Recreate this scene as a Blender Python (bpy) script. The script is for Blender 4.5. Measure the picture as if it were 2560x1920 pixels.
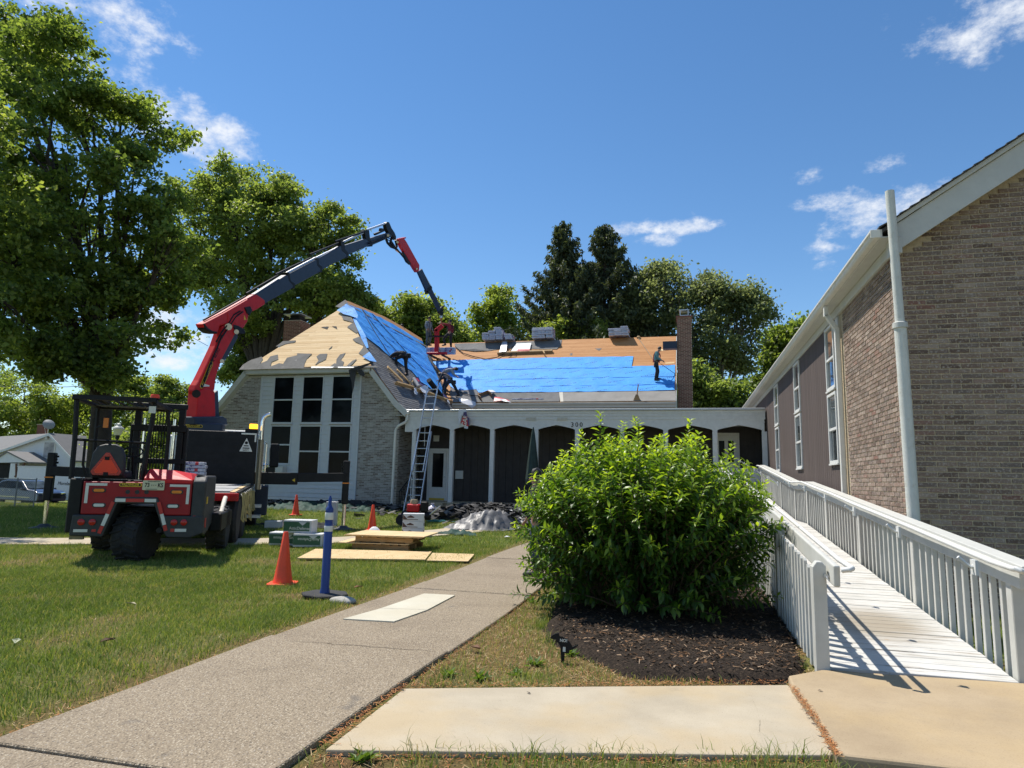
import bpy, bmesh, math, random
import numpy as np
from mathutils import Vector, Matrix, Quaternion
for _o in list(bpy.data.objects): bpy.data.objects.remove(_o)
SC = bpy.context.scene
COL = SC.collection
R = math.radians
# ---------------------------------------------------------------- camera
CAM_H = 1.5; FPX = 1680.0
PITCH = math.atan(240.6/FPX); ROLL = R(1.27); YAW = R(14.6)
_f0 = Vector((-math.sin(YAW), math.cos(YAW), 0)); _r0 = Vector((math.cos(YAW), math.sin(YAW), 0)); _u0 = Vector((0,0,1))
_fw = _f0*math.cos(PITCH)+_u0*math.sin(PITCH); _up = _u0*math.cos(PITCH)-_f0*math.sin(PITCH)
_cr = _r0*math.cos(ROLL)+_up*math.sin(ROLL); _cu = _up*math.cos(ROLL)-_r0*math.sin(ROLL)
cam_d = bpy.data.cameras.new('camera'); cam = bpy.data.objects.new('camera', cam_d); COL.objects.link(cam)
cam_d.sensor_width = 36.0; cam_d.lens = 36.0*FPX/2560.0; cam_d.clip_start = 0.05; cam_d.clip_end = 3000
_m = Matrix((_cr, _cu, -_fw)).transposed().to_4x4(); _m.translation = (0,0,CAM_H); cam.matrix_world = _m
SC.camera = cam
# ---------------------------------------------------------------- sun and sky
SUN_EL = R(61); SUN_AZ = R(65)            # azimuth measured from +Y towards -X
TOSUN = Vector((-math.sin(SUN_AZ)*math.cos(SUN_EL), math.cos(SUN_AZ)*math.cos(SUN_EL), math.sin(SUN_EL)))
sun_d = bpy.data.lights.new('sun', 'SUN'); sun_d.energy = 5.0; sun_d.angle = R(0.53); sun_d.color = (1.0, 0.945, 0.86)
sun = bpy.data.objects.new('sun', sun_d); COL.objects.link(sun)
sun.rotation_euler = (-TOSUN).to_track_quat('-Z', 'Y').to_euler(); sun.location = (-20, 20, 60)
SC.view_settings.view_transform = 'Standard'; SC.view_settings.look = 'None'
SC.view_settings.exposure = 0.36; SC.view_settings.gamma = 1.0; SC.view_settings.use_curve_mapping = False
W = bpy.data.worlds.new('World'); SC.world = W; W.use_nodes = True

def ray(px, py):
    return _fw + _cr*((px-1280.0)/FPX) - _cu*((py-960.0)/FPX)
def gz(px, py, z=0.0):
    d = ray(px, py); return Vector((0,0,CAM_H)) + d*((z-CAM_H)/d.z)
def gy(px, py, y):
    d = ray(px, py); return Vector((0,0,CAM_H)) + d*(y/d.y)
def gx(px, py, x):
    d = ray(px, py); return Vector((0,0,CAM_H)) + d*(x/d.x)
def gp(px, py, p0, n):
    d = ray(px, py); o = Vector((0,0,CAM_H)); return o + d*((Vector(p0)-o).dot(n)/d.dot(n))

def world_nodes():
    nt = W.node_tree; N = nt.nodes; L = nt.links; N.clear()
    out = N.new('ShaderNodeOutputWorld'); bg = N.new('ShaderNodeBackground'); bg.inputs[1].default_value = 0.086
    sky = N.new('ShaderNodeTexSky'); sky.sky_type = 'NISHITA'; sky.sun_disc = False
    sky.sun_elevation = SUN_EL; sky.sun_rotation = -SUN_AZ; sky.altitude = 30; sky.air_density = 1.0; sky.dust_density = 0.0; sky.ozone_density = 2.0
    hs = N.new('ShaderNodeHueSaturation'); hs.inputs['Saturation'].default_value = 1.20; hs.inputs['Value'].default_value = 1.36
    L.new(sky.outputs[0], hs.inputs['Color'])
    tc = N.new('ShaderNodeTexCoord'); D = tc.outputs['Generated']
    def math_(op, a, b=None, c=None, clamp=False):
        m = N.new('ShaderNodeMath'); m.operation = op; m.use_clamp = clamp
        for i, v in enumerate((a, b, c)):
            if v is None: continue
            if isinstance(v, (int, float)): m.inputs[i].default_value = v
            else: L.new(v, m.inputs[i])
        return m.outputs[0]
    def noise(scale, detail, rough, stretch=(1,1,1), w=0.0):
        mp = N.new('ShaderNodeMapping'); mp.inputs['Scale'].default_value = stretch; mp.inputs['Location'].default_value = (w, w*.7, w*.3)
        L.new(D, mp.inputs[0])
        n = N.new('ShaderNodeTexNoise'); n.inputs['Scale'].default_value = scale; n.inputs['Detail'].default_value = detail; n.inputs['Roughness'].default_value = rough
        L.new(mp.outputs[0], n.inputs['Vector']); return n.outputs[0]
    n1 = noise(13, 9, .66, (1,1,1.7)); n2 = noise(34, 7, .65, (1,1,1.6), 3.1)
    nn = math_('ADD', math_('MULTIPLY', n1, .7), math_('MULTIPLY', n2, .3))
    # cumulus puffs: direction of the centre, half width, half height (radians)
    puffs = [((330,60),.10,.030,.6),((372,72),.035,.018,.8),((255,18),.07,.028,.85),((540,345),.050,.032,1.45),((500,310),.035,.024,1.3),((590,370),.025,.014,1.0),
             ((250,220),.075,.05,.85),((400,285),.05,.04,.95),((150,150),.06,.05,.8),((430,830),.085,.030,1.15),((400,900),.045,.014,.9),((520,870),.05,.018,.7),
             ((1590,567),.034,.012,.95),((1710,566),.050,.013,1.05),((1645,600),.032,.010,.9),((1720,535),.012,.006,.6),
             ((2210,407),.027,.012,.85),((2300,412),.02,.008,.45),((2020,440),.027,.011,.7),((2150,560),.055,.016,.55),((2110,500),.060,.014,.6),((2255,520),.075,.032,.95),((2060,622),.025,.011,.35),((2090,668),.022,.009,.35),
             ((2490,50),.075,.038,1.0),((2420,90),.05,.02,.6),((2600,20),.07,.05,1.0),((2215,20),.012,.03,.35),((2000,815),.10,.014,.35),((1930,805),.06,.014,.4),((1900,880),.06,.02,.35),((1850,960),.12,.02,.35)]
    tot = None
    for (p, sx, sy, amp) in puffs:
        d = ray(*p).normalized()
        e = d.cross(Vector((0,0,1))).normalized(); u = e.cross(d).normalized()
        va = N.new('ShaderNodeVectorMath'); va.operation = 'DOT_PRODUCT'; L.new(D, va.inputs[0]); va.inputs[1].default_value = e/sx
        vb = N.new('ShaderNodeVectorMath'); vb.operation = 'DOT_PRODUCT'; L.new(D, vb.inputs[0]); vb.inputs[1].default_value = u/sy
        vc = N.new('ShaderNodeVectorMath'); vc.operation = 'DOT_PRODUCT'; L.new(D, vc.inputs[0]); vc.inputs[1].default_value = d
        r2 = math_('ADD', math_('POWER', math_('ABSOLUTE', va.outputs['Value']), 2.0), math_('POWER', math_('ABSOLUTE', vb.outputs['Value']), 2.0))
        g = math_('MULTIPLY', math_('SUBTRACT', 1.0, math_('MULTIPLY', r2, .55), None, True), amp)
        g = math_('MULTIPLY', g, math_('GREATER_THAN', vc.outputs['Value'], 0.0))
        tot = g if tot is None else math_('MAXIMUM', tot, g)
    # broken fair-weather cloud over the rest of the sky, out of the picture
    f = N.new('ShaderNodeVectorMath'); f.operation = 'DOT_PRODUCT'; L.new(D, f.inputs[0]); f.inputs[1].default_value = _fw
    away = math_('SUBTRACT', 0.70, f.outputs['Value'], None, True)
    tot = math_('MAXIMUM', tot, math_('MULTIPLY', math_('MINIMUM', math_('MULTIPLY', away, 3.0), 1.0), .42))
    c = math_('ADD', math_('MULTIPLY', tot, .62), math_('MULTIPLY', math_('SUBTRACT', nn, .5), 3.0))
    mr = N.new('ShaderNodeMapRange'); mr.interpolation_type = 'SMOOTHSTEP'; L.new(math_('MULTIPLY', c, math_('GREATER_THAN', tot, 0.01)), mr.inputs[0])
    mr.inputs[1].default_value = .20; mr.inputs[2].default_value = .95; mr.inputs[3].default_value = 0; mr.inputs[4].default_value = .93
    mx = N.new('ShaderNodeMix'); mx.data_type = 'RGBA'
    L.new(mr.outputs[0], mx.inputs['Factor']); L.new(hs.outputs[0], mx.inputs['A']); 
    cr = N.new('ShaderNodeMix'); cr.data_type = 'RGBA'; cr.inputs['A'].default_value = (6.8,7.4,8.4,1); cr.inputs['B'].default_value = (9.8,9.9,10.1,1)
    L.new(n2, cr.inputs['Factor']); L.new(cr.outputs['Result'], mx.inputs['B'])
    L.new(mx.outputs['Result'], bg.inputs[0]); L.new(bg.outputs[0], out.inputs[0])
world_nodes()

# ---------------------------------------------------------------- helpers
def link(name, me, parent=None):
    o = bpy.data.objects.new(name, me); COL.objects.link(o)
    if parent is not None: o.parent = parent
    return o
def tag(o, label=None, cat=None, group=None, kind=None):
    if label: o['label'] = label
    if cat: o['category'] = cat
    if group: o['group'] = group
    if kind: o['kind'] = kind
    return o
def thing(name, label, cat, loc=(0,0,0), rotz=0.0, group=None):
    o = bpy.data.objects.new(name, None); COL.objects.link(o)
    o.location = loc; o.rotation_euler = (0,0,rotz); o.empty_display_size = .2
    o.matrix_basis = Matrix.Translation(Vector(loc)) @ Matrix.Rotation(rotz, 4, 'Z')
    return tag(o, label, cat, group)
def wmat(o):
    m = o.matrix_basis.copy()
    while o.parent is not None: o = o.parent; m = o.matrix_basis @ m
    return m
def copy_tree(o, parent=None):
    c = o.copy(); COL.objects.link(c)
    if parent is not None: c.parent = parent
    for ch in [x for x in o.children]: copy_tree(ch, c)
    return c

class MB:
    def __init__(s, M=None): s.v=[]; s.f=[]; s.t=[]; s.M=M
    def add(s, vs, fs, tone=0.0):
        b=len(s.v)
        for p in vs:
            p=Vector(p); s.v.append(tuple(s.M@p) if s.M else tuple(p))
        for f in fs: s.f.append(tuple(b+i for i in f)); s.t.append(tone)
        return s
    def bx(s, x0,y0,z0,x1,y1,z1, tone=0.0):
        if x1<x0:x0,x1=x1,x0
        if y1<y0:y0,y1=y1,y0
        if z1<z0:z0,z1=z1,z0
        return s.add([(x0,y0,z0),(x1,y0,z0),(x1,y1,z0),(x0,y1,z0),(x0,y0,z1),(x1,y0,z1),(x1,y1,z1),(x0,y1,z1)],
              [(3,2,1,0),(4,5,6,7),(0,1,5,4),(1,2,6,5),(2,3,7,6),(3,0,4,7)], tone)
    def beam(s, p0, p1, w, h, up=(0,0,1), tone=0.0, w1=None, h1=None):
        p0=Vector(p0);p1=Vector(p1);d=(p1-p0).normalized();u=Vector(up)
        sd=d.cross(u)
        if sd.length<1e-5: sd=d.cross(Vector((0,1,0)))
        sd.normalize();u=sd.cross(d).normalized()
        w1=w if w1 is None else w1;h1=h if h1 is None else h1
        vs=[p0-sd*w/2-u*h/2,p0+sd*w/2-u*h/2,p0+sd*w/2+u*h/2,p0-sd*w/2+u*h/2,
            p1-sd*w1/2-u*h1/2,p1+sd*w1/2-u*h1/2,p1+sd*w1/2+u*h1/2,p1-sd*w1/2+u*h1/2]
        return s.add(vs,[(0,1,2,3),(7,6,5,4),(0,4,5,1),(1,5,6,2),(2,6,7,3),(3,7,4,0)],tone)
    def prism(s, poly, vec, tone=0.0):
        n=len(poly);vec=Vector(vec);a=[Vector(p) for p in poly];b=[p+vec for p in a]
        return s.add(a+b,[tuple(range(n))[::-1],tuple(range(n,2*n))]+[(i,(i+1)%n,n+(i+1)%n,n+i) for i in range(n)],tone)
    def tube(s, pts, r, n=8, caps=True, tone=0.0, flat=1.0):
        pts=[Vector(p) for p in pts]; m=len(pts); rs=r if isinstance(r,(list,tuple)) else [r]*m
        vs=[];prev=None
        for i,p in enumerate(pts):
            d=(pts[min(i+1,m-1)]-pts[max(i-1,0)]).normalized()
            if prev is None:
                a=Vector((0,0,1)) if abs(d.z)<.9 else Vector((1,0,0)); x=d.cross(a).normalized()
            else:
                x=prev-d*prev.dot(d)
                if x.length<1e-6: x=d.orthogonal()
                x.normalize()
            prev=x;y=d.cross(x)
            for k in range(n):
                an=2*math.pi*k/n; vs.append(p+x*(math.cos(an)*rs[i])+y*(math.sin(an)*rs[i]*flat))
        fs=[(i*n+k,i*n+(k+1)%n,(i+1)*n+(k+1)%n,(i+1)*n+k) for i in range(m-1) for k in range(n)]
        if caps: fs+= [tuple(range(n))[::-1], tuple((m-1)*n+k for k in range(n))]
        return s.add(vs,fs,tone)
    def lathe(s, prof, c=(0,0,0), n=16, axis='z', tone=0.0):
        c=Vector(c);vs=[];m=len(prof)
        for (r,h) in prof:
            for k in range(n):
                a=2*math.pi*k/n;x,y=r*math.cos(a),r*math.sin(a)
                vs.append(c+(Vector((x,y,h)) if axis=='z' else Vector((h,x,y)) if axis=='x' else Vector((y,h,x))))
        fs=[(i*n+k,i*n+(k+1)%n,(i+1)*n+(k+1)%n,(i+1)*n+k) for i in range(m-1) for k in range(n)]
        fs+=[tuple(range(n))[::-1],tuple((m-1)*n+k for k in range(n))]
        return s.add(vs,fs,tone)
    def build(s, name, mat, parent=None, smooth=False, bevel=0.0, world=True, tone=False, seg=1):
        me=bpy.data.meshes.new(name)
        vs=s.v
        if parent is not None and world:
            inv=wmat(parent).inverted(); vs=[tuple(inv@Vector(p)) for p in vs]
        me.from_pydata(vs,[],s.f)
        if tone:
            at=me.attributes.new('tone','FLOAT','FACE'); at.data.foreach_set('value',s.t)
        if mat: me.materials.append(mat)
        if len(s.f)<4000:
            bm=bmesh.new();bm.from_mesh(me);bmesh.ops.recalc_face_normals(bm,faces=bm.faces);bm.to_mesh(me);bm.free()
        if smooth:
            me.polygons.foreach_set('use_smooth',[True]*len(me.polygons)); me.set_sharp_from_angle(angle=R(38))
        o=link(name,me,parent)
        if bevel>0:
            b=o.modifiers.new('bevel','BEVEL');b.width=bevel;b.segments=seg;b.limit_method='ANGLE';b.angle_limit=R(35)
        return o

def np_mesh(name, V, F, mat, parent=None, tone=None, smooth=False):
    """V (n,3), F (m,k) arrays -> object"""
    me=bpy.data.meshes.new(name); k=F.shape[1]; m=len(F)
    me.vertices.add(len(V)); me.vertices.foreach_set('co',np.asarray(V,np.float32).ravel())
    me.loops.add(m*k); me.loops.foreach_set('vertex_index',np.asarray(F,np.int32).ravel())
    me.polygons.add(m); me.polygons.foreach_set('loop_start',np.arange(0,m*k,k,dtype=np.int32)); me.polygons.foreach_set('loop_total',np.full(m,k,np.int32))
    me.update(calc_edges=True)
    if tone is not None:
        at=me.attributes.new('tone','FLOAT','FACE'); at.data.foreach_set('value',np.asarray(tone,np.float32))
    if smooth: me.polygons.foreach_set('use_smooth',[True]*m)
    if mat: me.materials.append(mat)
    return link(name,me,parent)

# ---------------------------------------------------------------- materials
def srgb(r,g,b):
    f=lambda c: (c/255/12.92) if c/255<=.04045 else ((c/255+.055)/1.055)**2.4
    return (f(r),f(g),f(b))
class NT:
    def __init__(s,name):
        s.m=bpy.data.materials.new(name); s.m.use_nodes=True; s.N=s.m.node_tree.nodes; s.L=s.m.node_tree.links
        s.N.clear(); s.out=s.N.new('ShaderNodeOutputMaterial'); s.p=s.N.new('ShaderNodeBsdfPrincipled'); s.L.new(s.p.outputs[0],s.out.inputs[0])
    def n(s,t,**k):
        x=s.N.new(t)
        for a,b in k.items(): setattr(x,a,b)
        return x
    def inp(s,sock,v):
        if isinstance(v,(int,float)): sock.default_value=v
        elif isinstance(v,(tuple,list)): sock.default_value=tuple(v)+((1,) if len(v)==3 and sock.type=='RGBA' else ())
        else: s.L.new(v,sock)
    def math(s,op,a,b=None,clamp=False):
        x=s.n('ShaderNodeMath',operation=op,use_clamp=clamp); s.inp(x.inputs[0],a)
        if b is not None: s.inp(x.inputs[1],b)
        return x.outputs[0]
    def coord(s,kind='Object',scale=(1,1,1),rot=(0,0,0)):
        t=s.n('ShaderNodeTexCoord'); mp=s.n('ShaderNodeMapping'); mp.inputs['Scale'].default_value=scale; mp.inputs['Rotation'].default_value=rot
        if kind=='World':
            g=s.n('ShaderNodeNewGeometry'); s.L.new(g.outputs['Position'],mp.inputs[0])
        else: s.L.new(t.outputs[kind],mp.inputs[0])
        return mp.outputs[0]
    def noise(s,vec,scale,detail=4,rough=.55,dist=0):
        x=s.n('ShaderNodeTexNoise'); s.L.new(vec,x.inputs['Vector']); x.inputs['Scale'].default_value=scale; x.inputs['Detail'].default_value=detail; x.inputs['Roughness'].default_value=rough; x.inputs['Distortion'].default_value=dist
        return x.outputs[0]
    def voro(s,vec,scale,feature='F1',out='Distance'):
        x=s.n('ShaderNodeTexVoronoi',feature=feature); s.L.new(vec,x.inputs['Vector']); x.inputs['Scale'].default_value=scale
        return x.outputs[out]
    def ramp(s,fac,stops,interp='LINEAR'):
        x=s.n('ShaderNodeValToRGB'); x.color_ramp.interpolation=interp; e=x.color_ramp.elements
        while len(e)<len(stops): e.new(.5)
        for i,(p,c) in enumerate(stops): e[i].position=p; e[i].color=tuple(c)+(1,)
        s.L.new(fac,x.inputs[0]); return x.outputs[0]
    def step(s,fac,a,b,lo=0.0,hi=1.0):
        x=s.n('ShaderNodeMapRange',interpolation_type='SMOOTHSTEP'); s.L.new(fac,x.inputs[0])
        for i,v in enumerate((a,b,lo,hi)): x.inputs[1+i].default_value=v
        return x.outputs[0]
    def mix(s,fac,a,b,mode='MIX'):
        x=s.n('ShaderNodeMix',data_type='RGBA',blend_type=mode); s.inp(x.inputs['Factor'],fac); s.inp(x.inputs['A'],a); s.inp(x.inputs['B'],b); return x.outputs['Result']
    def rnd(s):
        o=s.n('ShaderNodeObjectInfo'); a=s.n('ShaderNodeAttribute',attribute_name='tone'); return s.math('FRACT',s.math('ADD',o.outputs['Random'],a.outputs['Fac']))
    def tone(s): return s.n('ShaderNodeAttribute',attribute_name='tone').outputs['Fac']
    def bump(s,h,strength=.3,dist=.01):
        x=s.n('ShaderNodeBump'); x.inputs['Strength'].default_value=strength; x.inputs['Distance'].default_value=dist; s.L.new(h,x.inputs['Height']); s.L.new(x.outputs[0],s.p.inputs['Normal'])
    def set(s,col=None,rough=None,metal=None,spec=None):
        if col is not None: s.inp(s.p.inputs['Base Color'],col)
        if rough is not None: s.inp(s.p.inputs['Roughness'],rough)
        if metal is not None: s.inp(s.p.inputs['Metallic'],metal)
        if spec is not None: s.inp(s.p.inputs['Specular IOR Level'],spec)
        return s

def simple(name,col,rough=.6,metal=0.0,var=.12,vs=6.0,bump=.0,bs=40.0,spec=.5,dirt=0.0,dcol=(.06,.05,.035),coat=0.0):
    """paint / plastic / metal with mottling, optional grime and fine relief"""
    t=NT(name); c=t.coord(); n=t.noise(c,vs,5,.6)
    lo=tuple(max(0,x*(1-var)) for x in col); hi=tuple(min(1,x*(1+var)) for x in col)
    cc=t.ramp(n,[(.3,lo),(.7,hi)])
    if dirt>0:
        d=t.noise(c,vs*2.3,6,.7); cc=t.mix(t.math('MULTIPLY',t.step(d,.5,.72),dirt),cc,dcol)
    rr=t.math('ADD',t.math('MULTIPLY',t.noise(c,vs*3,3,.6),.22),rough-.11,True)
    t.set(cc,rr,metal,spec)
    if coat>0: t.p.inputs['Coat Weight'].default_value=coat; t.p.inputs['Coat Roughness'].default_value=.12
    if bump>0: t.bump(t.noise(c,bs,4,.6),bump,.004)
    return t.m

def brick_mat(name,stops,mott=(.55,.5,.45),mamt=.5,seed=0):
    t=NT(name); c=t.coord('World'); r=t.rnd()
    base=t.ramp(r,stops)
    n=t.noise(c,38,5,.65); n2=t.noise(c,9,3,.6)
    base=t.mix(t.math('MULTIPLY',t.step(n,.5,.66),mamt),base,mott)
    base=t.mix(t.math('MULTIPLY',t.step(n2,.35,.75),.35),base,t.mix(1.0,base,(.62,.58,.55),'MULTIPLY'))
    t.set(base,.9,0,.2); t.bump(t.noise(c,120,4,.7),.5,.004); return t.m

def leaf_mat(name,stops,trans=.45,rough=.5,spec=.35,tg=(1.9,1.75,.7)):
    t=NT(name); a=t.tone(); col=t.ramp(a,stops)
    t.set(col,rough,0,spec)
    tr=t.n('ShaderNodeBsdfTranslucent'); t.L.new(t.mix(1.0,col,tg,'MULTIPLY'),tr.inputs[0])
    ms=t.n('ShaderNodeMixShader'); ms.inputs[0].default_value=trans
    t.L.new(t.p.outputs[0],ms.inputs[1]); t.L.new(tr.outputs[0],ms.inputs[2]); t.L.new(ms.outputs[0],t.out.inputs[0]); return t.m

def glass_dark(name,col=(.006,.0075,.009),rough=.06):
    t=NT(name); c=t.coord(); t.set(t.ramp(t.noise(c,1.5,3,.5),[(.3,tuple(x*.6 for x in col)),(.7,tuple(x*1.6 for x in col))]),rough,0,.06)
    t.bump(t.noise(c,2.2,2,.5),.06,.02); return t.m

MT={}
MT['white']=simple('white_paint',(.64,.645,.62),.55,var=.06,dirt=.25,dcol=(.42,.38,.30))
MT['whitewood']=None
MT['trim']=simple('off_white_trim',(.54,.54,.50),.5,var=.05,dirt=.2,dcol=(.42,.40,.33))
MT['gutter']=simple('gutter_white',(.70,.69,.63),.4,var=.05,dirt=.25,dcol=(.40,.38,.30))
MT['vinyl']=simple('vinyl_siding',(.53,.56,.575),.5,var=.04,dirt=.15,dcol=(.4,.4,.37))
MT['mortar']=simple('mortar',(.50,.41,.28),.95,var=.2,vs=30,bump=.6,bs=200)
MT['mortarh']=simple('pale_mortar',(.50,.48,.43),.95,var=.2,vs=30,bump=.4,bs=200)
MT['black']=simple('black_paint',(.010,.0105,.012),.5,spec=.22,var=.3,vs=5,dirt=.3,dcol=(.03,.028,.025))
MT['blackmat']=simple('matt_black',(.018,.018,.019),.8,spec=.2,var=.3,vs=5,dirt=.3,dcol=(.06,.055,.05))
MT['rubber']=simple('tyre_rubber',(.020,.020,.021),.85,var=.3,vs=10,dirt=.45,dcol=(.085,.075,.06),bump=.3)
MT['red']=simple('red_enamel',(.56,.014,.016),.48,var=.12,vs=3,dirt=.2,dcol=(.20,.02,.02),spec=.3)
MT['boomgrey']=simple('blue_grey_enamel',(.028,.040,.066),.42,var=.12,vs=3,dirt=.15,dcol=(.07,.08,.09),spec=.3)
MT['steel']=simple('galvanised_steel',(.55,.56,.57),.38,metal=.85,var=.15,vs=12)
MT['alu']=simple('aluminium',(.66,.67,.69),.40,metal=.8,var=.12,vs=14)
MT['chrome']=simple('chrome',(.78,.78,.78),.14,metal=1.0,var=.06,vs=8)
MT['glass']=glass_dark('dark_window_glass')
MT['orange']=simple('cone_orange',(.90,.075,.018),.5,var=.08,vs=6,dirt=.18,dcol=(.32,.05,.02))
MT['wood']=None
# ---------------------------------------------------------------- more materials
def painted_wood():
    t=NT('worn_white_paint_on_wood'); c=t.coord('World'); r=t.rnd()
    base=t.ramp(t.noise(c,3,4,.6),[(.3,(.50,.49,.45)),(.7,(.60,.59,.555))])
    base=t.mix(t.math('MULTIPLY',r,.16),base,(.55,.53,.48))
    cs=t.coord('World',(1.4,22,9)); n=t.noise(cs,1.0,6,.72); worn=t.math('MULTIPLY',t.step(n,.545,.63),.72)
    base=t.mix(worn,base,(.26,.21,.16))
    ru=t.step(t.noise(c,5.5,3,.6),.70,.76); base=t.mix(t.math('MULTIPLY',ru,.55),base,(.45,.26,.11))
    d=t.n('ShaderNodeVectorMath',operation='DISTANCE'); t.L.new(t.coord('World',(1.3,1.1,0)),d.inputs[0]); d.inputs[1].default_value=(2.28,8.25,0)
    pt=t.math('MULTIPLY',t.step(t.math('ADD',d.outputs['Value'],t.math('MULTIPLY',t.noise(cs,1.3,5,.7),.9)),1.35,.70),.85); base=t.mix(pt,base,(.30,.25,.18))
    t.set(base,.6,0,.3); t.bump(t.math('SUBTRACT',t.noise(cs,2,4,.6),t.math('MULTIPLY',worn,.4)),.35,.004); return t.m
MT['deckpaint']=painted_wood()
def painted_picket():
    t=NT('white_picket_paint'); c=t.coord('World'); cs=t.coord('World',(14,14,1.2)); r=t.rnd()
    base=t.ramp(t.noise(c,4,4,.6),[(.3,(.47,.47,.43)),(.7,(.57,.57,.53))])
    base=t.mix(t.math('MULTIPLY',r,.15),base,(.52,.51,.46))
    n=t.noise(cs,1.5,6,.7); base=t.mix(t.math('MULTIPLY',t.step(n,.64,.72),.6),base,(.30,.27,.21))
    t.set(base,.55,0,.35); t.bump(n,.2,.003); return t.m
MT['picket']=painted_picket()
def lumber(name,lo,hi,scale=(1,1,1),rough=.75,knot=.6):
    t=NT(name); c=t.coord('Object',scale); r=t.rnd(); n=t.noise(c,1.0,6,.65,.6)
    base=t.ramp(n,[(.28,lo),(.72,hi)])
    base=t.mix(t.math('MULTIPLY',r,.55),base,t.mix(1.0,base,(.72,.60,.45),'MULTIPLY'))
    k=t.voro(t.coord('Object',(3,3,3)),1.6); base=t.mix(t.math('MULTIPLY',t.step(k,.09,.03),knot),base,(.20,.10,.04))
    t.set(base,rough,0,.25); t.bump(n,.2,.003); return t.m
MT['boards']=lumber('new_roof_boards',(.66,.46,.24),(.80,.62,.37),(2.2,26,26))
MT['boards_old']=lumber('weathered_orange_roof_boards',(.42,.20,.075),(.58,.31,.13),(2.2,26,26))
MT['plywood']=lumber('plywood_sheet',(.56,.42,.22),(.70,.55,.33),(5,1.2,5),knot=0.0)
MT['lumber']=lumber('construction_lumber',(.46,.29,.12),(.60,.42,.21),(3,20,20))
MT['pallet']=lumber('pallet_wood',(.26,.17,.08),(.42,.29,.15),(3,14,14))

# ---------------------------------------------------------------- terrain
def sstep(a,b,x):
    t=np.clip((np.asarray(x,float)-a)/(b-a),0,1); return t*t*(3-2*t)
_rg=np.random.default_rng(5); _NG=_rg.random((64,64))
def vnoise(x,y):
    x=np.asarray(x,float);y=np.asarray(y,float);xi=np.floor(x).astype(int);yi=np.floor(y).astype(int);fx=x-xi;fy=y-yi;fx=fx*fx*(3-2*fx);fy=fy*fy*(3-2*fy)
    g=lambda i,j:_NG[i%64,j%64]
    return (g(xi,yi)*(1-fx)+g(xi+1,yi)*fx)*(1-fy)+(g(xi,yi+1)*(1-fx)+g(xi+1,yi+1)*fx)*fy
def fbm(x,y): return vnoise(x,y)*.5+vnoise(x*2.1+7,y*2.1+3)*.3+vnoise(x*4.3+1,y*4.3+9)*.2
def gh(x,y):
    x=np.asarray(x,float);y=np.asarray(y,float)
    zc=-x*.252+y*.968
    return .26*sstep(18.5,24.5,y)*sstep(-24,-20,x)*sstep(60,50,y) - 1.15*sstep(29.5,42,zc)*sstep(-15,-22,x) + .035*(fbm(x*.6,y*.6)-.5)*sstep(2,5,np.abs(x+2.85)) 
def ghf(x,y): return float(gh(x,y))

MULCH=[gz(*p) for p in ((1400,1498),(1372,1560),(1378,1600),(1480,1655),(1560,1690),(1700,1706),(1965,1712),(1990,1690),(2010,1670),(1905,1440),(1890,1400),(1700,1390),(1480,1410))]
def inpoly(x,y,poly):
    x=np.asarray(x,float);y=np.asarray(y,float);c=np.zeros(x.shape,bool);n=len(poly)
    for i in range(n):
        a=poly[i];b=poly[(i+1)%n]
        q=((a[1]>y)!=(b[1]>y)); 
        with np.errstate(divide='ignore',invalid='ignore'): xx=(b[0]-a[0])*(y-a[1])/((b[1]-a[1]) if b[1]!=a[1] else 1e-9)+a[0]
        c^=q&(x<xx)
    return c
WALK=[(-30,4.0),(-20,8.3),(-13.4,11.4),(-8.35,14.3),(-6.95,17.2),(-6.3,19.6),(-6.5,21.8),(-8.6,23.6)]
def walkd(x,y):
    d=np.full(np.shape(x),1e9)
    for a,b in zip(WALK[:-1],WALK[1:]):
        ax,ay=a;bx,by=b;L=(bx-ax)**2+(by-ay)**2
        t=np.clip(((x-ax)*(bx-ax)+(y-ay)*(by-ay))/L,0,1); d=np.minimum(d,np.hypot(x-ax-t*(bx-ax),y-ay-t*(by-ay)))
    return d
def bareness(x,y):
    """0 = full turf, 1 = bare soil with dead pine needles"""
    x=np.asarray(x,float);y=np.asarray(y,float)
    n=fbm(x*.55+3,y*.55+11); n2=fbm(x*1.7+20,y*1.7)
    b=sstep(.50,.70,n*.6+n2*.4)*.62
    right=(x>-2.05); dm=np.hypot((x+.3)/2.6,(y-6.6)/2.0)
    b=np.where(right&(y>4.2)&(y<12), np.maximum(b*.9, sstep(1.35,.65,dm)*.72*sstep(.30,.55,n2+.08)),b)
    b=np.where(right&(y>4.2)&(y<7.2)&(x>-1.2),np.maximum(b,.74*sstep(.30,.58,n2+.1)),b)
    b=np.where(y<4.6,np.where(right,np.maximum(b,.35+.5*sstep(.4,.6,n2)),b),b)
    edge=np.abs(x+3.72); b=np.where((x<-3.7),np.maximum(b,sstep(.35,.08,edge)*.85),b)
    edge=np.abs(x+1.98); b=np.where((x>-2.0)&(y>4.6),np.maximum(b,sstep(.25,.05,edge)*.8),b)
    b=np.maximum(b,.8*sstep(.9,.3,np.hypot(x+4.6,(y-7.9)*1.2))*sstep(.35,.55,n2+.1))
    return np.clip(b,0,1)

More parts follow.
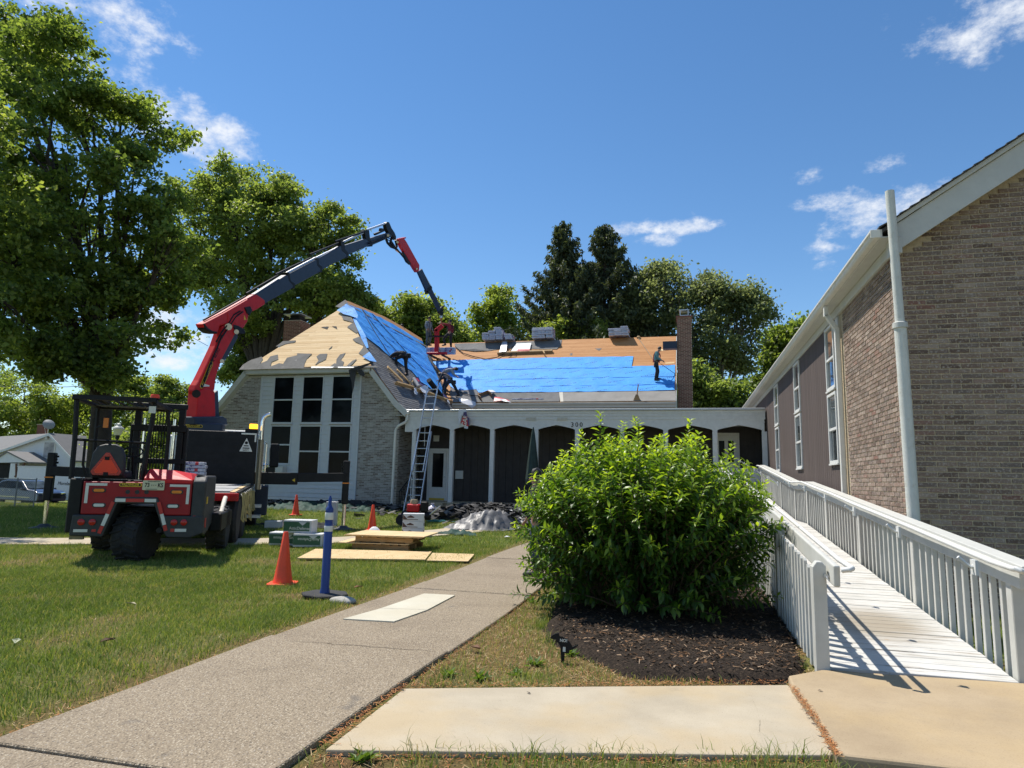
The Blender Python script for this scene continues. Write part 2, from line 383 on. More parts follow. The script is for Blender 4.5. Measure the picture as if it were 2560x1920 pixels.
def ground_material():
    t=NT('lawn_soil'); c=t.coord('World'); b=t.n('ShaderNodeAttribute',attribute_name='bare').outputs['Fac']
    n=t.noise(c,2.2,5,.6); nf=t.noise(c,55,5,.75)
    turf=t.ramp(n,[(.25,(.075,.110,.026)),(.55,(.130,.180,.042)),(.8,(.20,.205,.072))])
    turf=t.mix(t.math('MULTIPLY',t.step(nf,.4,.62),.55),turf,(.22,.20,.08))
    soil=t.ramp(t.noise(c,34,6,.75),[(.3,(.075,.042,.020)),(.5,(.165,.092,.045)),(.72,(.30,.19,.095))])
    t.set(t.mix(b,turf,soil),.95,0,.12); t.bump(t.math('ADD',nf,t.noise(c,140,3,.7)),.8,.02); return t.m
MT['ground']=ground_material()
def make_ground():
    def lines(lo,hi,st,far,sgnlo=True):
        a=list(np.arange(lo,hi+.001,st)); g=st
        x=hi
        while x<far: g*=1.35; x+=g; a.append(x)
        g=st;x=lo
        while x>-far: g*=1.35; x-=g; a.insert(0,x)
        return np.array(a)
    xs=lines(-14,6,.22,900);ys=lines(-2,26,.22,900)
    xs=np.unique(np.concatenate([xs,np.arange(-60,-14,1.0)]));ys=np.unique(np.concatenate([ys,np.arange(26,60,1.0)]))
    X,Y=np.meshgrid(xs,ys); Z=gh(X,Y)
    far=np.hypot(X,Y-10); Z=Z+0.0
    # pavements and path are separate sheets above the lawn: sink the soil a little beneath them
    V=np.stack([X.ravel(),Y.ravel(),Z.ravel()],1); nx=len(xs);ny=len(ys)
    i,j=np.meshgrid(np.arange(nx-1),np.arange(ny-1)); a=(j*nx+i).ravel()
    F=np.stack([a,a+1,a+nx+1,a+nx],1)
    o=np_mesh('lawn',V,F,MT['ground'],smooth=True)
    at=o.data.attributes.new('bare','FLOAT','POINT'); at.data.foreach_set('value',bareness(X,Y).ravel().astype(np.float32))
    tag(o,kind='structure')
make_ground()

# ---------------------------------------------------------------- path and pavements
def aggregate():
    t=NT('exposed_aggregate'); c=t.coord('World'); v=t.voro(c,84,out='Color'); d=t.voro(c,84)
    bw=t.n('ShaderNodeRGBToBW'); t.L.new(v,bw.inputs[0])
    peb=t.ramp(bw.outputs[0],[(.15,(.085,.068,.050)),(.42,(.24,.19,.13)),(.62,(.37,.30,.205)),(.8,(.47,.41,.31)),(.95,(.22,.20,.185))])
    base=t.mix(t.step(d,.34,.52),peb,(.25,.200,.138))
    big=t.noise(c,1.1,5,.6); base=t.mix(t.math('MULTIPLY',t.step(big,.45,.7),.35),base,t.mix(1.0,base,(.55,.52,.5),'MULTIPLY'))
    st=t.step(t.noise(c,2.0,3,.6),.66,.74); base=t.mix(t.math('MULTIPLY',st,.5),base,(.09,.085,.08))
    t.set(base,.85,0,.3); t.bump(t.math('SUBTRACT',1.0,d),.7,.008); return t.m
def concrete(name,a,b,warm=(.45,.33,.17)):
    t=NT(name); c=t.coord('World'); n=t.noise(c,1.7,6,.65); f=t.noise(c,120,3,.7)
    base=t.ramp(n,[(.3,a),(.7,b)]); base=t.mix(t.math('MULTIPLY',t.step(t.noise(c,.9,4,.6),.42,.66),.45),base,warm)
    base=t.mix(t.math('MULTIPLY',t.step(f,.52,.62),.28),base,t.mix(1.0,base,(.6,.57,.52),'MULTIPLY'))
    sp=t.voro(c,26); base=t.mix(t.math('MULTIPLY',t.step(sp,.09,.05),.55),base,(.14,.10,.07))
    base=t.mix(t.math('MULTIPLY',t.step(t.noise(c,6,6,.75),.60,.70),.22),base,(.22,.19,.15))
    t.set(base,.85,0,.25); t.bump(t.math('ADD',f,t.math('MULTIPLY',n,.6)),.35,.005); return t.m
MT['agg']=aggregate(); MT['conc']=concrete('pale_concrete',(.36,.31,.23),(.46,.40,.30)); MT['conc2']=concrete('warm_concrete',(.32,.245,.155),(.42,.33,.215)); MT['concw']=concrete('patch_concrete',(.46,.43,.34),(.56,.53,.43),(.5,.44,.32))

def slab(name,poly,z0,z1,mat,bevel=.012):
    m=MB(); m.prism([(p[0],p[1],z0) for p in poly],(0,0,z1-z0)); o=m.build(name,mat,bevel=bevel,seg=2); return tag(o,kind='structure')
def make_paths():
    # aggregate path: bays with joints; the bays follow the photo's joints
    joints=[-1.0,3.05,5.72,8.75,9.35,12.6,15.9,19.2,22.6]
    w0,w1=-3.70,-1.995
    def row(y,h=.028): return [(w0+.03*math.sin(y*.8),y),(w1+.03*math.sin(y*.9+1),y)]
    root=[]
    for k,(a,b) in enumerate(zip(joints[:-1],joints[1:])):
        n=8; m=MB(); tilt=(.0,.012,.0,.006,.0,.008,.0,.0)[k]; V=[];Fc=[]
        for i in range(n+1):
            y=a+.006+(b-a-.012)*i/n; l,r=row(y); zt=.030+tilt+ghf(-2.85,y)
            V+=[(l[0],y,zt),(r[0],y,zt),(l[0],y,zt-.13),(r[0],y,zt-.13)]
        for i in range(n):
            q=4*i; Fc+=[(q,q+1,q+5,q+4),(q,q+4,q+6,q+2),(q+1,q+3,q+7,q+5)]
        Fc+=[(0,2,3,1),(4*n,4*n+1,4*n+3,4*n+2)]
        m.add(V,Fc); tag(m.build('path',MT['agg'],bevel=.008),kind='structure')
    # the pale patch set into the left half of the path
    q=[gz(*p,.036) for p in ((858,1548),(985,1555),(1138,1489),(1060,1485))]
    sl=[gz(*p,.036) for p in ((952,1522),(1068,1526))]
    slab('path_patch',[q[0],q[1],sl[1],sl[0]],.0,.043,MT['concw'],.003)
    e=.004
    slab('path_patch',[sl[0]+Vector((0,e,0)),sl[1]+Vector((0,e,0)),q[2],q[3]],.0,.044,MT['concw'],.003)
    # curved walk in front of the house
    L=[];Rr=[]
    pts=[Vector((x,y)) for x,y in WALK]
    dense=[]
    for i in range(len(pts)-1):
        p0=pts[max(i-1,0)];p1=pts[i];p2=pts[i+1];p3=pts[min(i+2,len(pts)-1)]
        for k in range(8):
            t=k/8; dense.append(.5*((2*p1)+(-p0+p2)*t+(2*p0-5*p1+4*p2-p3)*t*t+(-p0+3*p1-3*p2+p3)*t**3))
    dense.append(pts[-1]); m=MB()
    for i in range(len(dense)-1):
        a,b=dense[i],dense[i+1]; d0=(dense[min(i+1,len(dense)-1)]-dense[max(i-1,0)]).normalized(); d1=(dense[min(i+2,len(dense)-1)]-dense[i]).normalized()
        n0=Vector((-d0.y,d0.x))*.72;n1=Vector((-d1.y,d1.x))*.72
        za=.025+ghf(a.x,a.y);zb=.025+ghf(b.x,b.y)
        m.add([(a-n0).to_3d()+Vector((0,0,za)),(a+n0).to_3d()+Vector((0,0,za)),(b+n1).to_3d()+Vector((0,0,zb)),(b-n1).to_3d()+Vector((0,0,zb)),
               (a-n0).to_3d()+Vector((0,0,za-.1)),(a+n0).to_3d()+Vector((0,0,za-.1)),(b+n1).to_3d()+Vector((0,0,zb-.1)),(b-n1).to_3d()+Vector((0,0,zb-.1))],
              [(0,1,2,3),(0,3,7,4),(1,5,6,2)])
    tag(m.build('path',MT['conc']),kind='structure')
    # pale slab left of the ramp, cracked across near its right end
    A=[gz(*p,.03) for p in ((812,1876),(1010,1722),(1590,1716),(1872,1714),(1905,1890),(1500,1884))]
    cr=[gz(*p,.03) for p in ((1872,1714),(1880,1745),(1893,1775),(1900,1800),(1899,1830),(1912,1868),(1913,1889))]
    for z in A+cr: z.z=0
    A2=[A[0],A[1],A[2]]+cr+[A[5]]
    r=[gz(*p,.03) for p in ((1970,1713),(1990,1735),(2030,1790),(2062,1845),(2088,1889))]
    B=[A[0],A[1],A[2],cr[0]]+r[::1]+[cr[-1],A[5]]
    slab('pavement',[p for p in B],-.1,.034,MT['conc'],.010)
    C=[gz(*p,.085) for p in ((1970,1689),(2052,1674),(2560,1708),(2900,1732),(2900,1975),(2560,1940),(2096,1888),(2040,1790),(1978,1712))]
    slab('pavement',C,-.1,.088,MT['conc2'],.02)
    # pine needles lying in the joint
    g=random.Random(3); m=MB()
    J=[gz(*p,.09) for p in ((1978,1714),(2010,1755),(2040,1795),(2070,1850),(2096,1888))]
    def scatter(a,b,n,w,z,L=.04):
        for _ in range(n):
            t=g.random(); p=a.lerp(b,t)+Vector((g.gauss(0,w),g.gauss(0,w),0)); p.z=z+g.random()*.008; an=g.random()*6.28; d=Vector((math.cos(an),math.sin(an),g.uniform(-.08,.15)))*L*g.uniform(.4,1)
            s=Vector((-d.y,d.x,0)).normalized()*.0022
            m.add([p-s,p+s,p+d+s,p+d-s],[(0,1,2,3)],g.random())
    for a,b in zip(J[:-1],J[1:]): scatter(a,b,110,.008,.088)
    for y in np.arange(2.8,13,.5):
        scatter(Vector((-3.72,y,0)),Vector((-3.72,y+.5,0)),int(110/(1+.25*y)),.025,.02); 
        if y>4.5: scatter(Vector((-1.97,y,0)),Vector((-1.97,y+.5,0)),int(70/(1+.25*y)),.025,.02)
    scatter(gz(812,1876),gz(1010,1722),230,.02,.034)
    scatter(gz(1010,1722),gz(1965,1712),420,.05,.02)
    scatter(gz(812,1892),gz(2090,1905),700,.05,.012)
    t=NT('dry_pine_needle'); t.set(t.ramp(t.tone(),[(0,(.25,.085,.025)),(.6,(.38,.15,.05)),(1,(.45,.27,.12))]),.8,0,.2)
    tag(m.build('pine_needles',t.m,tone=True),kind='stuff')
make_paths()
def litter():
    # dead needles and straw over the bare soil
    g=np.random.default_rng(31); Vs=[];N0=0
    n=26000; x=np.concatenate([g.uniform(-2.0,1.0,n),g.uniform(-2,5,9000),g.uniform(-9,-3.6,12000)]); y=np.concatenate([g.uniform(4.6,9.5,n),g.uniform(3.0,4.6,9000),g.uniform(3,9,12000)])
    b=bareness(x,y); k=(g.random(len(x))<b)&~((x>-3.7)&(x<-1.99)); slabq=[gz(*p) for p in ((812,1876),(1010,1722),(1590,1716),(1872,1714),(1990,1690),(2052,1696),(2560,1738),(2900,1764),(2900,1990),(2560,1958),(2096,1902),(1905,1890),(1500,1884))]
    k&=~inpoly(x,y,[(p.x,p.y) for p in slabq]); x=x[k];y=y[k];N=len(x); L=g.uniform(.02,.075,N);w=g.uniform(.0009,.0024,N);an=g.uniform(0,6.28,N);tl=g.uniform(-.1,.4,N)
    d=np.stack([np.cos(an)*L,np.sin(an)*L,tl*L],1);sd=np.stack([-np.sin(an)*w,np.cos(an)*w,w*0],1);P=np.stack([x,y,gh(x,y)+.006],1); V=np.concatenate([P-sd,P+sd,P+d+sd*.6,P+d-sd*.6]);a=np.arange(N)
    t=NT('dry_straw'); t.set(t.ramp(t.tone(),[(0,(.20,.085,.030)),(.4,(.34,.17,.065)),(.75,(.46,.31,.15)),(1,(.58,.48,.28))]),.8,0,.2); tag(np_mesh('dry_straw',V,np.stack([a,a+N,a+2*N,a+3*N],1),t.m,tone=g.random(N)),'dead pine needles and straw on the bare soil','dry straw',kind='stuff')
    # open cracks across the aggregate path
    m=MB(); soil=simple('crack_soil',(.035,.026,.018),.95); g2=random.Random(4)
    def crack(pix,w,z):
        pts=[gz(*p,z) for p in pix]; D=[]
        for a,b in zip(pts[:-1],pts[1:]):
            for k in range(6): q=a.lerp(b,k/6); q.y+=g2.gauss(0,.008); D.append(q)
        D.append(pts[-1]); n=len(D)
        for i in range(n-1):
            f0=w*math.sin(math.pi*min(.98,i/(n-1)+.02))**.5*g2.uniform(.6,1.3);f1=w*math.sin(math.pi*min(.98,(i+1)/(n-1)))**.5
            m.add([D[i]-Vector((0,f0,0)),D[i+1]-Vector((0,f1,0)),D[i+1]+Vector((0,f1,0)),D[i]+Vector((0,f0,0))],[(0,1,2,3)])
    crack([(548,1740),(640,1749),(700,1757),(758,1760),(800,1745),(885,1722),(930,1714)],.022,.037); crack([(1872,1714),(1880,1745),(1893,1775),(1900,1800),(1899,1830),(1912,1868),(1913,1889)],.006,.036); crack([(722,1602),(860,1611),(1010,1622),(1090,1628)],.004,.046)
    tag(m.build('path_crack',soil),kind='structure')
litter()

# ---------------------------------------------------------------- mulch bed
def make_mulch():
    t=NT('dark_mulch'); c=t.coord('World'); n=t.noise(c,40,6,.75)
    t.set(t.ramp(n,[(.3,(.010,.008,.007)),(.55,(.046,.034,.025)),(.78,(.16,.11,.072))]),.95,0,.15); t.bump(n,1.0,.03); MT['mulch']=t.m
    xs=np.arange(-2.6,1.6,.07);ys=np.arange(4.4,11.6,.07);X,Y=np.meshgrid(xs,ys)
    ins=inpoly(X+.16*(fbm(X*3,Y*3)-.5),Y+.22*(fbm(X*3+5,Y*3+2)-.5),MULCH); # distance to edge approximated by blurred mask
    s=ins.astype(float)
    for _ in range(5): s=(s+np.roll(s,1,0)+np.roll(s,-1,0)+np.roll(s,1,1)+np.roll(s,-1,1))/5
    Z=-.03+.10*sstep(.15,.9,s)+.028*(fbm(X*6,Y*6)-.4)*s+.05*s*np.exp(-((X+.35)**2+(Y-8.6)**2)/1.2)
    V=np.stack([X.ravel(),Y.ravel(),Z.ravel()],1);nx=len(xs);ny=len(ys);i,j=np.meshgrid(np.arange(nx-1),np.arange(ny-1));a=(j*nx+i).ravel();F=np.stack([a,a+1,a+nx+1,a+nx],1)
    keep=(s.ravel()[F].max(1)>.12); tag(np_mesh('mulch_bed',V,F[keep],MT['mulch'],smooth=True),kind='structure')
    g=np.random.default_rng(8); N=15000; px=g.uniform(-2.1,1.1,N);py=g.uniform(5.0,10.2,N)
    k=inpoly(px,py,[(p.x*1.03-.01,p.y) for p in MULCH]); px=px[k];py=py[k];N=len(px)
    ix=np.clip(((px+2.6)/.07).astype(int),0,nx-1);iy=np.clip(((py-4.4)/.07).astype(int),0,ny-1); pz=np.maximum(Z[iy,ix],0)+.006
    L=g.uniform(.02,.06,N);wd=g.uniform(.003,.011,N);an=g.uniform(0,6.28,N);tl=g.uniform(-.35,.5,N)
    d=np.stack([np.cos(an)*L,np.sin(an)*L,tl*L],1);sd=np.stack([-np.sin(an)*wd,np.cos(an)*wd,g.uniform(-.3,.3,N)*wd],1);P=np.stack([px,py,pz],1)
    V=np.concatenate([P-d/2-sd,P-d/2+sd,P+d/2+sd*.6,P+d/2-sd*.6]);a=np.arange(N);F=np.stack([a,a+N,a+2*N,a+3*N],1)
    t=NT('mulch_chip'); t.set(t.ramp(t.tone(),[(0,(.010,.008,.007)),(.6,(.040,.030,.023)),(.84,(.15,.08,.038)),(1,(.33,.24,.16))]),.9,0,.2)
    tag(np_mesh('mulch_chips',V,F,t.m,tone=g.random(N)),kind='stuff')
make_mulch()
# ---------------------------------------------------------------- wheelchair ramp
DY0,DY1,DY2,DY3,DY4=6.06,15.14,16.7,24.0,24.62
def dz(y):
    if y<DY0: return .092
    if y<DY1: return .092+(y-DY0)*(.75-.092)/(DY1-DY0)
    if y<DY2: return .75
    if y<DY3: return .75+(y-DY2)*(.58)/(DY3-DY2)
    return 1.33
DX0,DX1=1.065,2.385
def make_ramp():
    root=thing('wheelchair_ramp','long white painted wooden ramp with picket railings beside the brown siding building','ramp',(DX0,DY0,0))
    rn=random.Random(4)
    # planks share one mesh
    me=MB().bx(-(DX1-DX0)/2,-.0665,-.030,(DX1-DX0)/2,.0665,0).build('deck_plank',MT['deckpaint'],bevel=.004)
    y=DY0+.07;first=True
    while y<DY4:
        zz=dz(y);sl=math.atan((dz(y+.05)-dz(y-.05))/.1)
        o=me if first else me.copy()
        if not first: COL.objects.link(o)
        o.parent=root; o.matrix_basis=wmat(root).inverted()@Matrix.Translation(((DX0+DX1)/2+rn.uniform(-.006,.006),y,zz+rn.uniform(-.0025,.0025)))@Matrix.Rotation(sl+rn.uniform(-.004,.004),4,'X')@Matrix.Rotation(rn.uniform(-.003,.003),4,'Z')
        first=False; y+=.1435
    def run(name,x,z_off,w,h,y0,y1,mat,bev=.006,step=None):
        ks=[y0]+[k for k in (DY1,DY2,DY3) if y0<k<y1]+[y1]
        m=MB()
        for a,b in zip(ks[:-1],ks[1:]): m.beam((x,a,dz(a+.001)+z_off),(x,b,dz(b-.001)+z_off),w,h)
        return m.build(name,mat,root,bevel=bev,seg=2)
    # side beams under the planks
    run('side_beam',DX0+.02,-.13,.045,.19,DY0+.02,DY4,MT['picket']); run('side_beam',DX1-.02,-.13,.045,.19,DY0+.02,DY4,MT['picket'])
    # right railing: square balusters, posts, top board with cap
    bal=MB().bx(-.022,-.022,-.12,.022,.022,.80).build('baluster',MT['picket'],bevel=.003)
    post=MB().bx(-.05,-.05,-.14,.05,.05,.80).build('post',MT['picket'],bevel=.006)
    f=[True,True]
    def put(o,k,x,y,z,sz=1.0,ry=0.0):
        c=o if f[k] else o.copy()
        if not f[k]: COL.objects.link(c)
        f[k]=False; c.parent=root; c.matrix_basis=wmat(root).inverted()@Matrix.Translation((x,y,z))@Matrix.Rotation(ry,4,'Z')@Matrix.Scale(sz,4,(0,0,1))
        return c
    posts=[6.15,8.47,10.85,13.2,15.15,16.75,19.1,21.4,23.8]
    for p in posts: put(post,1,DX1+.058,p,dz(p))
    for a,b in zip(posts[:-1],posts[1:]):
        n=round((b-a)/.192)
        for i in range(1,n): put(bal,0,DX1+.052+rn.uniform(-.002,.002),a+(b-a)*i/n+rn.uniform(-.006,.006),dz(a+(b-a)*i/n)+rn.uniform(-.008,.004),1,rn.uniform(-.05,.05))
    run('top_board',DX1+.015,.76,.040,.145,5.92,DY4,MT['picket'])
    o=run('rail_cap',DX1+.085,.842,.15,.034,5.90,DY4,MT['trim'])
    def pipe(x,zo,y0,y1,ret):
        pts=[];yy=y0
        ks=[y0]+[k for k in np.arange(math.ceil(y0*2)/2+.25,y1,.5)]+[y1]
        for k in ks: pts.append((x+.004*math.sin(k*2.1),k,dz(k)+zo+.004*math.sin(k*1.7)))
        pts=[(x+ret,y0-.01,dz(y0)+zo-.02),(x+ret*.35,y0-.04,dz(y0)+zo-.008),(x+ret*.08,y0-.025,dz(y0)+zo)]+pts
        return MB().tube(pts,.0205,12).build('handrail',MT['white'],root,smooth=True)
    pipe(DX1-.065,.845,5.86,DY4,.075)
    br=MB()
    br.tube([(0,0,-.02),(.03,0,-.05),(.05,0,-.065),(.068,0,-.06)],.009,6); br.bx(.06,-.03,-.10,.072,.03,-.03)
    bo=br.build('rail_bracket',MT['white'],root,smooth=True); k=True
    for y in np.arange(6.25,DY4,1.18):
        c=bo if k else bo.copy()
        if not k: COL.objects.link(c)
        k=False; c.parent=root; c.matrix_basis=wmat(root).inverted()@Matrix.Translation((DX1-.068,y,dz(y)+.842))
    # left railing: boards with clipped tops, reaching to the ground
    lp=[6.03,8.35,10.7,13.0,15.2,17.5,19.8,22.1,24.3]
    def clipped(name,w,t,h,ch):
        m=MB(); m.prism([(-t/2,-w/2,0),(-t/2,w/2,0),(-t/2,w/2,h-ch),(-t/2,w/2-ch,h),(-t/2,-w/2+ch,h),(-t/2,-w/2,h-ch)],(t,0,0)); return m
    for p in lp:
        h=dz(p)+.80; m=MB(Matrix.Translation((DX0-.045,p,0))); 
        m.prism([(-.05,-.05,-.05),(.05,-.05,-.05),(.05,-.05,h-.02),(.02,-.05,h+.015),(-.02,-.05,h+.015),(-.05,-.05,h-.03)],(0,.1,0)); m.build('post',MT['picket'],root,bevel=.006,seg=2)
    for a,b in zip(lp[:-1],lp[1:]):
        n=round((b-a)/.185)
        for i in range(1,n):
            y=a+(b-a)*i/n+rn.uniform(-.006,.006); h=dz(y)+.735-.03+rn.uniform(-.01,.01)
            m=MB(Matrix.Translation((DX0-.062,y,.03+rn.uniform(-.01,.02)))@Matrix.Rotation(rn.uniform(-.012,.012),4,'X')); 
            w=.072;t=.024;ch=.02
            m.prism([(-t/2,-w/2,0),(-t/2,w/2,0),(-t/2,w/2,h-ch),(-t/2,w/2-ch,h),(-t/2,-w/2+ch,h),(-t/2,-w/2,h-ch)],(t,0,0)); m.build('picket',MT['picket'],root)
    run('top_board',DX0+.048,.728,.048,.165,5.80,DY4,MT['picket'],.012)
    run('skirt_rail',DX0-.035,.60,.03,.09,6.05,DY4,MT['picket'])
    pipe(DX0+.155,.80,5.78,DY4,-.075)
    MB().tube([(DX0-.0,5.975,.80),(DX0-.0,5.96,.80)],.02,8).tube([(DX0,5.965,.80),(DX0,5.93,.79),(DX0+.01,5.92,.77)],.006,6).build('hook',MT['steel'],root)
make_ramp()

# ---------------------------------------------------------------- brick walls
def brick_wall(root,o,u,n,rects,mat,mortar,L=.235,Hc=.0665,joint=.012,near=0,inside=None,proud=.005,seed=1,holes=()):
    """courses of separate bricks over a mortar sheet. o origin, u direction along wall, n outward normal; rects list (u0,u1,z0,z1)
    inside(u,z) -> bool limits the wall to a gable outline."""
    rn=random.Random(seed); o=Vector(o);u=Vector(u);n=Vector(n);out=[]
    for (u0,u1,z0,z1) in rects:
        row=0;z=z0
        while z<z1-.01:
            h=min(Hc,z1-z)-joint; x=u0-(L/2 if row%2 else 0)+rn.uniform(-.01,.01)
            while x<u1:
                a=max(x,u0);b=min(x+L-joint,u1)
                if b-a>.03 and h>.02:
                    ok=True
                    if inside: ok=inside(a,z) and inside(b,z) and inside(a,z+h) and inside(b,z+h)
                    for (ha,hb,hc,hd) in holes:
                        if b>ha and a<hb and z+h>hc and z<hd: ok=False
                    if ok: out.append((a,b,z,z+h))
                x+=L
            row+=1;z+=Hc
    cam=Vector((0,0,CAM_H)); out.sort(key=lambda q:((o+u*((q[0]+q[1])/2)+Vector((0,0,(q[2]+q[3])/2)))-cam).length)
    def geo(m,a,b,c,d,e,j):
        P=lambda x,z,k:o+u*x+Vector((0,0,z))+n*k
        ch=.003
        m.add([P(a,c,-.01),P(b,c,-.01),P(b,d,-.01),P(a,d,-.01),P(a+ch,c+ch,e),P(b-ch,c+ch,e+j),P(b-ch,d-ch,e+j),P(a+ch,d-ch,e)],
              [(4,5,6,7),(0,1,5,4),(1,2,6,5),(2,3,7,6),(3,0,4,7)],rn.random())
    full=[q for q in out if q[1]-q[0]>L-joint-.002 and q[3]-q[2]>Hc-joint-.002]
    part=full[:near]; ps=set(map(id,part))
    m=MB()
    for q in out:
        if id(q) not in ps: geo(m,*q,proud+rn.uniform(-.002,.0025),rn.uniform(-.0015,.0015))
    ob=m.build('brick',mat,root,tone=True); ob['kind']='stuff'
    if part:
        var=[]
        for k in range(4):
            mm=MB(); a=L-joint;h=Hc-joint; rr=random.Random(k+9); e=proud+rr.uniform(-.002,.0025);ch=.003
            mm.add([(0,-.01,0),(a,-.01,0),(a,-.01,h),(0,-.01,h),(ch,e,ch),(a-ch,e+rr.uniform(-.002,.002),ch),(a-ch*1.4,e,h-ch),(ch,e,h-ch)],[(4,5,6,7),(0,1,5,4),(1,2,6,5),(2,3,7,6),(3,0,4,7)])
            var.append(mm.build('brick',mat))
        rot=Matrix((u,n,Vector((0,0,1)))).transposed().to_4x4(); inv=wmat(root).inverted(); used=[False]*4
        for q in part:
            k=rn.randrange(4); c=var[k] if not used[k] else var[k].copy()
            if used[k]: COL.objects.link(c)
            used[k]=True; c.parent=root; c.matrix_basis=inv@(Matrix.Translation(o+u*q[0]+Vector((0,0,q[2])))@rot)
MT['brick_r']=brick_mat('weathered_brown_brick',[(0,(.14,.098,.076)),(.25,(.225,.158,.122)),(.5,(.29,.212,.164)),(.70,(.18,.138,.115)),(.88,(.35,.275,.22)),(1,(.23,.122,.092))],(.60,.53,.46),.6)
MT['brick_h']=brick_mat('whitewashed_brick',[(0,(.20,.185,.165)),(.4,(.30,.285,.26)),(.75,(.40,.385,.36)),(.90,(.19,.155,.13)),(1,(.14,.10,.08))],(.46,.45,.42),.55)
MT['brick_red']=brick_mat('red_chimney_brick',[(0,(.14,.060,.045)),(.5,(.21,.085,.060)),(1,(.26,.12,.085))],(.30,.2,.16),.25)
def siding_mat():
    t=NT('brown_vertical_siding'); c=t.coord('World',(14,14,.7)); n=t.noise(c,1,5,.6); r=t.rnd()
    b=t.ramp(n,[(.3,(.088,.068,.060)),(.7,(.125,.100,.090))]); b=t.mix(t.math('MULTIPLY',r,.35),b,(.075,.058,.052))
    t.set(b,.75,0,.25); t.bump(n,.2,.004); return t.m
MT['siding']=siding_mat()
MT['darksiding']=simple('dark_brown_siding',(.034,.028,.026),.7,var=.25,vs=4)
def shingle_mat(name,lo,hi):
    t=NT(name); c=t.coord('World'); r=t.rnd(); n=t.noise(c,3,5,.6); f=t.noise(c,160,2,.7)
    b=t.ramp(r,[(0,lo),(1,hi)]); b=t.mix(t.math('MULTIPLY',t.step(n,.4,.7),.4),b,t.mix(1.0,b,(.7,.7,.72),'MULTIPLY')); b=t.mix(t.math('MULTIPLY',f,.35),b,(.28,.27,.26))
    t.set(b,.92,0,.15); t.bump(f,.5,.004); return t.m
MT['shingle']=shingle_mat('grey_asphalt_shingle',(.105,.105,.108),(.20,.195,.19)); MT['shingledk']=shingle_mat('dark_asphalt_shingle',(.03,.03,.034),(.06,.06,.064))

XR=2.75
def stacked_window(root,y0,y1):
    """two double-hung units one above the other on the face X=XR"""
    for (z0,z1) in ((1.95,3.29),(3.36,4.60)):
        x=XR; fr=MB(); w=.055
        fr.bx(x-.045,y0,z0,x+.02,y0+w,z1);fr.bx(x-.045,y1-w,z0,x+.02,y1,z1);fr.bx(x-.045,y0+w,z0,x+.02,y1-w,z0+w);fr.bx(x-.045,y0+w,z1-w,x+.02,y1-w,z1)
        zm=(z0+z1)/2-.02; fr.bx(x-.035,y0+w,zm-.025,x+.02,y1-w,zm+.025)
        f=fr.build('window',MT['white'],root,bevel=.004)
        MB().bx(x-.006,y0+w,z0+w,x+.0,y1-w,zm-.025).build('pane',MT['glassr'],f); MB().bx(x-.016,y0+w,zm+.025,x-.008,y1-w,z1-w).build('pane',MT['glassr'],f)
        MB().bx(x-.06,y0-.01,z0-.03,x+.01,y1+.01,z0-.001).build('sill',MT['white'],f)
